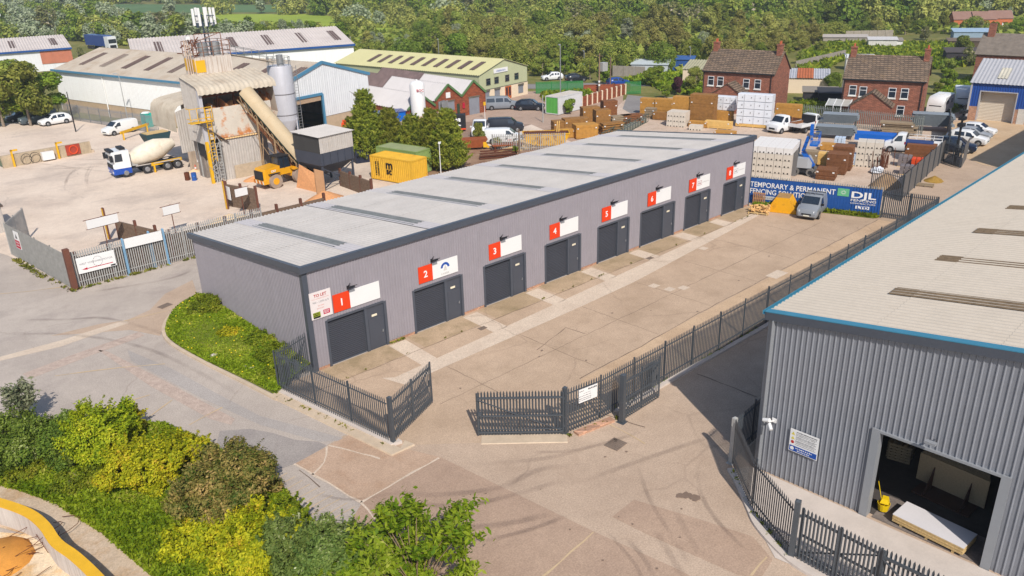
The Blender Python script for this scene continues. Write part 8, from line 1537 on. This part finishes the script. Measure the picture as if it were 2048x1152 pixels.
board_fence('long grey board fence along the meadow at the wood edge', g2(1690, 80), g2(1785, 78), 2.2, m_gf); board_fence('grey board fence climbing behind the rusty roofed shed', g2(1590, 142), g2(1690, 118), 1.9, m_gf); board_fence('dark board fence among the roadside bushes', g2(1225, 152), g2(1290, 155), 2., m_gf)
sheet('meadow', pxs([(1655, 92), (1690, 80), (1810, 80), (1820, 88), (1700, 97)]), .03, GM('yellow meadow', S(176, 166, 40), S(196, 180, 60), vs=.3))
for i, (px, py) in enumerate(((1905, 60), (1945, 60), (1978, 58))): q = g2(px, py); t, s = gable_house('brick_house', ['orange brick house at the left of the far trio', 'orange brick house in the middle of the far trio', 'orange brick house at the right of the far trio'][i], 'house', q, Vector((.6, -.8)), Vector((.8, .6)), 6.5-1*(i > 0), 5, 2.8, 4.6, M('orange house brick', S(212, 120, 76), .9, var=.1), M('red grey tiles', S(150, 116, 102), .9, var=.1), .2, group='far orange brick houses'); MB().box(3, 3.8, -.06*s-.05, .0, .8, 1.7).build('window', m_wfr, t)
MB  # far white roofs
t = thing('warehouse', 'distant white roofed warehouse in the top left corner', 'building', (30, 300, 0), R(10)); MB().box(-60, 20, 0, 45, 0, 7).build('wall', m_lgr, t); MB().box(-60.5, 20.5, -.5, 45.5, 7, 7.8).build('roof', m_wh, t); MB().box(-60, 20, -.3, -.02, 5.6, 6.6).build('blue_band', m_blf, t)
# ---------------------------------------------------------------- trees
m_bk2 = M('grey bark', S(150, 134, 116), .9, var=.2)
lf_con = leafmat('conifer sprays', S(96, 118, 32), S(182, 186, 62), S(210, 202, 88), 1.2, trans=.35)
def conifer(label, p, h, Rr, n, seed, lean=.0, spire=.0):
    n = int(n*4.4); t = thing('conifer', label, 'conifer tree', (p[0], p[1], 0), 0, 'conifers behind the shipping containers'); r = np.random.default_rng(seed); limbs(MB(), seed, h*.9, .16, 8, Rr*.5).build('trunk', m_bark, t, smooth=True); P = []; N = []
    for k in range(n//60):
        f = r.uniform(0, 1)**1.3; z = h*(.06+.9*f); rr = Rr*(1-f)**.95*r.uniform(.5, 1.1)+.1; a = r.uniform(0, 2*PI); b0 = np.array([math.cos(a)*rr*.55, math.sin(a)*rr*.55, z]); dr = np.array([math.cos(a), math.sin(a), r.uniform(.5, 1.6)]); dr /= np.linalg.norm(dr); ln = r.uniform(.6, 1.9)*(.55+.55*(1-f))
        s = r.uniform(size=60); P.append(b0+dr*(ln*s)[:, None]+r.normal(size=(60, 3))*(.13*(1.12-s))[:, None]); N.append(np.repeat(dr[None], 60, 0))
    P = np.vstack(P); N = np.vstack(N); V, Q = leaves(P, .085, seed, up=.3, nrm=N*.4, asp=4.); link(bpy.data.objects.new('crown', npmesh('crown', V, Q, lf_con)), t); return t
conifer('tallest pointed conifer left of the white gas tank', g2(738, 318), 8.2, 3.4, 12000, 51); conifer('broad conifer behind the sage green container', g2(783, 314), 5.6, 3.1, 11000, 52); conifer('low spreading conifer between the two taller ones', g2(828, 318), 4.9, 2.9, 10000, 53); conifer('rounded conifer in front of the gas tank', g2(866, 328), 6.1, 2.7, 10000, 54); conifer('pointed conifer at the right of the clump beside the flatbed truck', g2(898, 338), 6.6, 2.7, 12000, 55); conifer('small drooping conifer at the left end of the clump', g2(714, 314), 4.6, 2.2, 7000, 56)
G1 = lambda *a: a
greens = {
 'dark': (leafmat('dark woodland leaves', S(82, 110, 30), S(150, 166, 60), None, .5, .35), 'dark green'),
 'mid': (leafmat('mid woodland leaves', S(110, 132, 42), S(180, 184, 82), None, .5, .35), 'mid green'),
 'olive': (leafmat('olive woodland leaves', S(130, 136, 56), S(192, 186, 100), None, .5, .35), 'olive green'),
 'silver': (leafmat('silvery woodland leaves', S(124, 138, 92), S(190, 194, 158), None, .5, .35), 'silvery leaved'),
 'bright': (leafmat('bright woodland leaves', S(94, 126, 22), S(158, 172, 56), None, .5, .35), 'bright green'),
 'bloss': (leafmat('blossom hawthorn leaves', S(108, 122, 60), S(168, 168, 102), S(240, 224, 196), .5, .35), 'blossom flecked')}
protos = {}
def pr_(kind, var, h, Rr, n, leaf):
    k = (kind, var)
    if k not in protos: protos[k] = tree_proto('woodland_tree', kind, 'tree', 200+17*len(protos), h, Rr, n, leaf, greens[kind][0], m_bk2, (.1, .1, .06)[var], (13, 18, 24)[var], spread=(.66, .7, .8)[var], cone=(0., .45, 0.)[var])
    return protos[k]
kinds = ['dark', 'mid', 'olive', 'silver', 'bright', 'mid', 'olive', 'bloss']
for kd in greens:
    for v in range(3): pr_(kd, v, (8.2, 10., 6.2)[v], (3.6, 3.0, 4.6)[v], 5600, .27)
def wtree(p, kind, hs, label, group, var=None, r=rnd):
    s = hs/8.5; o = protos[(kind, r.randrange(3) if var is None else var)]; return copy_thing(o, (p[0], p[1], 0), r.uniform(0, 6.28), label, group, (s*r.uniform(.8, 1.35), s*r.uniform(.8, 1.35), s*r.uniform(.85, 1.1)))
used_p = []
def free(p, d):
    for q in used_p:
        if (q[0]-p[0])**2+(q[1]-p[1])**2 < d*d: return False
    used_p.append(p); return True
# single trees one can pick out
for px, py, kd, hh, lb in ((62, 252, 'mid', 11.5, 'large leafy tree over the dark van at the left'), (8, 254, 'bright', 9., 'leafy tree at the left edge beside the dark van'), (98, 242, 'bright', 8., 'bright lower tree at the corner of the white warehouse'), (20, 235, 'mid', 9., 'second leafy tree at the far left edge above the parked cars'), (168, 132, 'bloss', 4.5, 'small blossom tree in front of the low pale roof'), (650, 134, 'bright', 5., 'bright bush like tree at the corner of the sage workshop'), (600, 132, 'mid', 5., 'rounded tree at the end of the long pale roof'),
    (1140, 228, 'bright', 2.6, 'small bright tree growing against the lettered container'), (958, 290, 'mid', 2.8, 'thin leafy tree beside the rusty tipping skip'), (1330, 197, 'bright', 2.6, 'rounded light green bush at the road end'), (1390, 185, 'mid', 4., 'green bush against the left brick house'), (1310, 172, 'bright', 4.2, 'bright green tree beside the cream outbuilding'), (1665, 190, 'dark', 3.6, 'dark bush at the end of the rusty roofed shed'), (1890, 178, 'bright', 3.6, 'bright bush behind the caravan'), (1872, 190, 'bright', 2., 'yellow green bush beside the right brick house'), (1850, 80, 'bloss', 3.6, 'cream blossom bush among the allotment sheds'), (1925, 110, 'dark', 4., 'dark tree beside the old mossy roof'), (1640, 108, 'mid', 3.4, 'bushy tree behind the left brick house'), (1600, 128, 'mid', 3.2, 'low tree at the gable of the left brick house'), (1180, 160, 'mid', 4.6, 'roadside tree behind the transformer pole'), (1130, 152, 'bright', 4.2, 'roadside tree above the white hatchback'), (1085, 152, 'mid', 4.4, 'roadside tree behind the sage workshop gable'), (1205, 168, 'bright', 3.4, 'bright roadside bush beside the telegraph pole'), (1240, 150, 'dark', 4.6, 'dark roadside tree above the blue hatchback'), (1660, 225, 'mid', 1.6, 'low hedge bush behind the palisade at the right house'), (1625, 222, 'bright', 1.5, 'low yellow green hedge bush between the houses'), (1895, 150, 'mid', 3., 'garden tree between right house and blue shed'), (1935, 132, 'bloss', 3.4, 'blossom tree behind the blue shed'), (995, 296, 'mid', 1.6, 'weedy bush on top of the rubble heap'), (1030, 308, 'bright', 1.2, 'weeds growing beside the weathered brown post')):
    q = g2(px, py); used_p.append(q); wtree(q, kd, hh, lb, None, var=0)
t = wtree(g2(1353, 190), 'dark', 3.2, 'dark purple leaved bush beside the cream outbuilding', None); m_pur = leafmat('purple leaves', S(64, 30, 40), S(110, 60, 66))
for k in _ch[t.name]:
    if k.name.startswith('crown'): k.data = k.data.copy(); k.data.materials.clear(); k.data.materials.append(m_pur)
sheet('field', pxs([(180, 26), (660, 24), (660, 10), (180, 8)]), .02, GM('dark green crop field', S(92, 120, 72), S(104, 130, 84), vs=.02)); sheet('field', pxs([(380, 28), (640, 28), (720, 46), (860, 62), (900, 72), (700, 76), (560, 60), (400, 50)]), .024, GM('light green pasture', S(148, 168, 56), S(166, 180, 70), vs=.02))
field1 = pxs([(190, 27), (640, 25), (640, 9), (190, 9)]); field2 = pxs([(420, 30), (600, 30), (690, 50), (850, 64), (870, 70), (700, 70), (570, 52), (430, 42)])
front = pxs([(-40, 92), (60, 82), (130, 78), (215, 92), (300, 92), (420, 86), (560, 96), (640, 118), (720, 128), (850, 128), (1000, 134), (1075, 150), (1180, 146), (1260, 145), (1400, 142), (1500, 128), (1580, 108), (1640, 84), (1700, 72), (1800, 70), (1880, 68), (1960, 76), (2100, 84)])
wood = front+[(320, -60), (520, 0), (460, 260), (330, 560), (150, 820), (-20, 640), (-60, 300)]
def inview(p, z=6):
    d = np.array([p[0], p[1], z])-CAM; zc = d@FW
    if zc < 1: return False
    x = 1024+F*(d@RT)/zc; y = 576-F*(d@UP)/zc; return -60 < x < 2110 and y > -25
rw = random.Random(77); cand = []
# front ranks: denser, individually placed
for i in range(len(front)-1):
    a = Vector(front[i]); b = Vector(front[i+1]); n = max(1, int((b-a).length/5.5)); away = (a-Vector((CAM[0], CAM[1]))).normalized()
    for k in range(n):
        for row in range(4): p = a.lerp(b, (k+rw.random())/n)+away*(1+row*6.5+rw.uniform(-2, 2)); cand.append((p.x, p.y))
bx0 = [p[0] for p in wood]; by0 = [p[1] for p in wood]; tries = 0
while len(cand) < 5200 and tries < 90000:
    tries += 1; p = (rw.uniform(min(bx0), max(bx0)), rw.uniform(min(by0), max(by0)))
    if pip(p, wood): cand.append(p)
seen_fields = [[(232, 10), (612, 10), (612, 27), (420, 27), (330, 24), (232, 27)], [(428, 29), (604, 29), (650, 36), (690, 46), (780, 52), (872, 58), (868, 70), (780, 66), (690, 55), (600, 42), (428, 40)]]
def fit(p, h):
    "tree height that leaves the two farm fields beyond in view"
    while h > 2.4:
        bad = False
        for k in (1., .8, .55):
            d = np.array([p[0], p[1], h*k])-CAM; zc = d@FW; q = (1024+F*(d@RT)/zc, 576-F*(d@UP)/zc)
            if any(pip(q, f) for f in seen_fields): bad = True
        if not bad: return h
        h -= .5
    return 0.
house_spots = [(228, 48), (234, 43), (238, 38), (30, 320), (0, 320)]
ind = []; rest = []
for p in cand:
    dist = math.hypot(p[0]-CAM[0], p[1]-CAM[1])
    if not inview(p) or pip(p, field1) or pip(p, field2): continue
    if any((p[0]-h_[0])**2+(p[1]-h_[1])**2 < 81 for h_ in house_spots[:3]): continue
    if p[0] < 26 and 280 < p[1] < 352: continue
    if not free(p, rw.choice((2.2, 3., 4.)) if dist < 300 else 4.): continue
    (ind if True else rest).append((dist, p))
ind.sort(); NI = 240
wg = 'trees of the wood behind the buildings'
def patch(p): return (math.sin(p[0]*.045+1.3)+math.sin(p[1]*.052+p[0]*.02))*.5
def kind_at(p, r):
    v = patch(p)+r.uniform(-.7, .7)
    if p[1] > 130 and p[0] < 130 and r.random() < .4: return 'silver'
    return 'silver' if v > 1.1 else 'olive' if v > .25 else 'mid' if v > -.25 else 'dark' if v > -.7 else 'bright' if r.random() < .7 else 'bloss'
for d_, p in ind[:NI]:
    kd = kind_at(p, rw); hh = rw.uniform(3., 7.2) if d_ < 190 else rw.uniform(3.4, 8.2)
    hh = fit(p, hh)
    if hh < 2.6: continue
    if p[0] > 150 and p[1] < 75: hh *= .72
    wtree(p, kd, hh, '%s broadleaf tree in the wood behind the buildings' % greens[kd][1], wg+', '+greens[kd][1])
# the far mass of the wood: one object per leaf colour
rest = ind[NI:]; acc = {k: [] for k in greens}
tmpl = {}
for i in range(9):
    P, d = crown_pts(900+i, 850, (3.4, 2.4, 4.8)[i % 3], (6.8, 8.4, 4.8)[i % 3], .5, (13, 18, 24)[i % 3], (.66, .7, .85)[i % 3], (0, .5, 0)[i % 3]); P = P+np.random.default_rng(i).normal(size=P.shape)*.22; V, Q = leaves(P, .56, 900+i, nrm=d); tmpl[i] = V
for d_, p in rest:
    kd = kind_at(p, rw); V = tmpl[rw.randrange(9)]; s = fit(p, 7.*rw.choice((.5, .6, .7, .8, .9, 1., 1.15, 1.3)))/7.
    if s < .4: continue
    a = rw.uniform(0, 6.28); c, s_ = math.cos(a), math.sin(a)
    acc[kd].append(np.stack([(V[:, 0]*c-V[:, 1]*s_)*s*1.1+p[0], (V[:, 0]*s_+V[:, 1]*c)*s*1.1+p[1], V[:, 2]*s], 1))
print('WOOD', len(ind), {k: len(v) for k, v in acc.items()})
for kd, L in acc.items():
    if not L: continue
    V = np.vstack(L); Q = np.arange(len(V)).reshape(-1, 4); o = bpy.data.objects.new('woods', npmesh('woods', V, Q, greens[kd][0])); link(o); o['kind'] = 'stuff'; o['label'] = 'far mass of the wood, its %s trees' % greens[kd][1]
# undergrowth carpets the wood floor
P = []; 
while len(P) < 26000:
    p = (rw.uniform(min(bx0), max(bx0)), rw.uniform(min(by0), max(by0)))
    if pip(p, wood) and not pip(p, field1) and not pip(p, field2) and inview(p, 1) and math.hypot(p[0]-CAM[0], p[1]-CAM[1]) < 330: P.append((p[0], p[1], rw.uniform(.1, 1.6)))
V, Q = leaves(np.array(P), 1.3, 5, up=.6); o = bpy.data.objects.new('undergrowth', npmesh('undergrowth', V, Q, greens['mid'][0])); link(o); o['kind'] = 'stuff'; o['label'] = 'low undergrowth covering the floor of the wood'
for o in protos.values():
    for k in kids(o): bpy.data.objects.remove(k)
    bpy.data.objects.remove(o)
# garden greenery
grass('grass', pxs([(1575, 214), (1660, 200), (1670, 222), (1580, 236)]), 2600, .4, 81, lf_mix, label='yellow green garden growth between the brick houses', h=.7)
grass('grass', pxs([(1870, 215), (1880, 180), (1960, 150), (1965, 175), (1935, 205), (1900, 225)]), 3000, .4, 82, lf_mix, label='garden growth around the caravans', h=.6)
grass('grass', pxs([(1080, 190), (1180, 186), (1185, 198), (1090, 204)]), 1600, .4, 83, lf_mix, label='weeds below the low brick wall at the car park', h=.7)
grass('grass', pxs([(1240, 165), (1310, 150), (1420, 150), (1400, 190), (1330, 185), (1300, 172)]), 4000, .5, 84, lf_mix, label='roadside weeds in front of the wood', h=.8)
grass('grass', pxs([(1590, 170), (1600, 110), (1660, 90), (1900, 92), (1960, 130), (1880, 140), (1690, 120)]), 9000, .7, 85, lf_mix, label='scrub around the allotment sheds', h=1.)
# ---------------------------------------------------------------- summer haze
hz = MB().box(-60, 760, -150, 1050, -1, 34).build('haze', None) if False else None
hm = bpy.data.materials.new('haze'); hm.use_nodes = True; hn = hm.node_tree.nodes; hn.remove(hn['Principled BSDF']); pv = hn.new('ShaderNodeVolumePrincipled'); pv.inputs['Color'].default_value = (.86, .92, 1, 1); pv.inputs['Density'].default_value = .0003; pv.inputs['Anisotropy'].default_value = .2
hm.node_tree.links.new(pv.outputs[0], hn['Material Output'].inputs['Volume']); hz = MB().box(-120, 900, -160, 1200, -1, 40).build('haze', hm); hz['kind'] = 'stuff'; hz['label'] = 'thin summer haze over the whole scene'
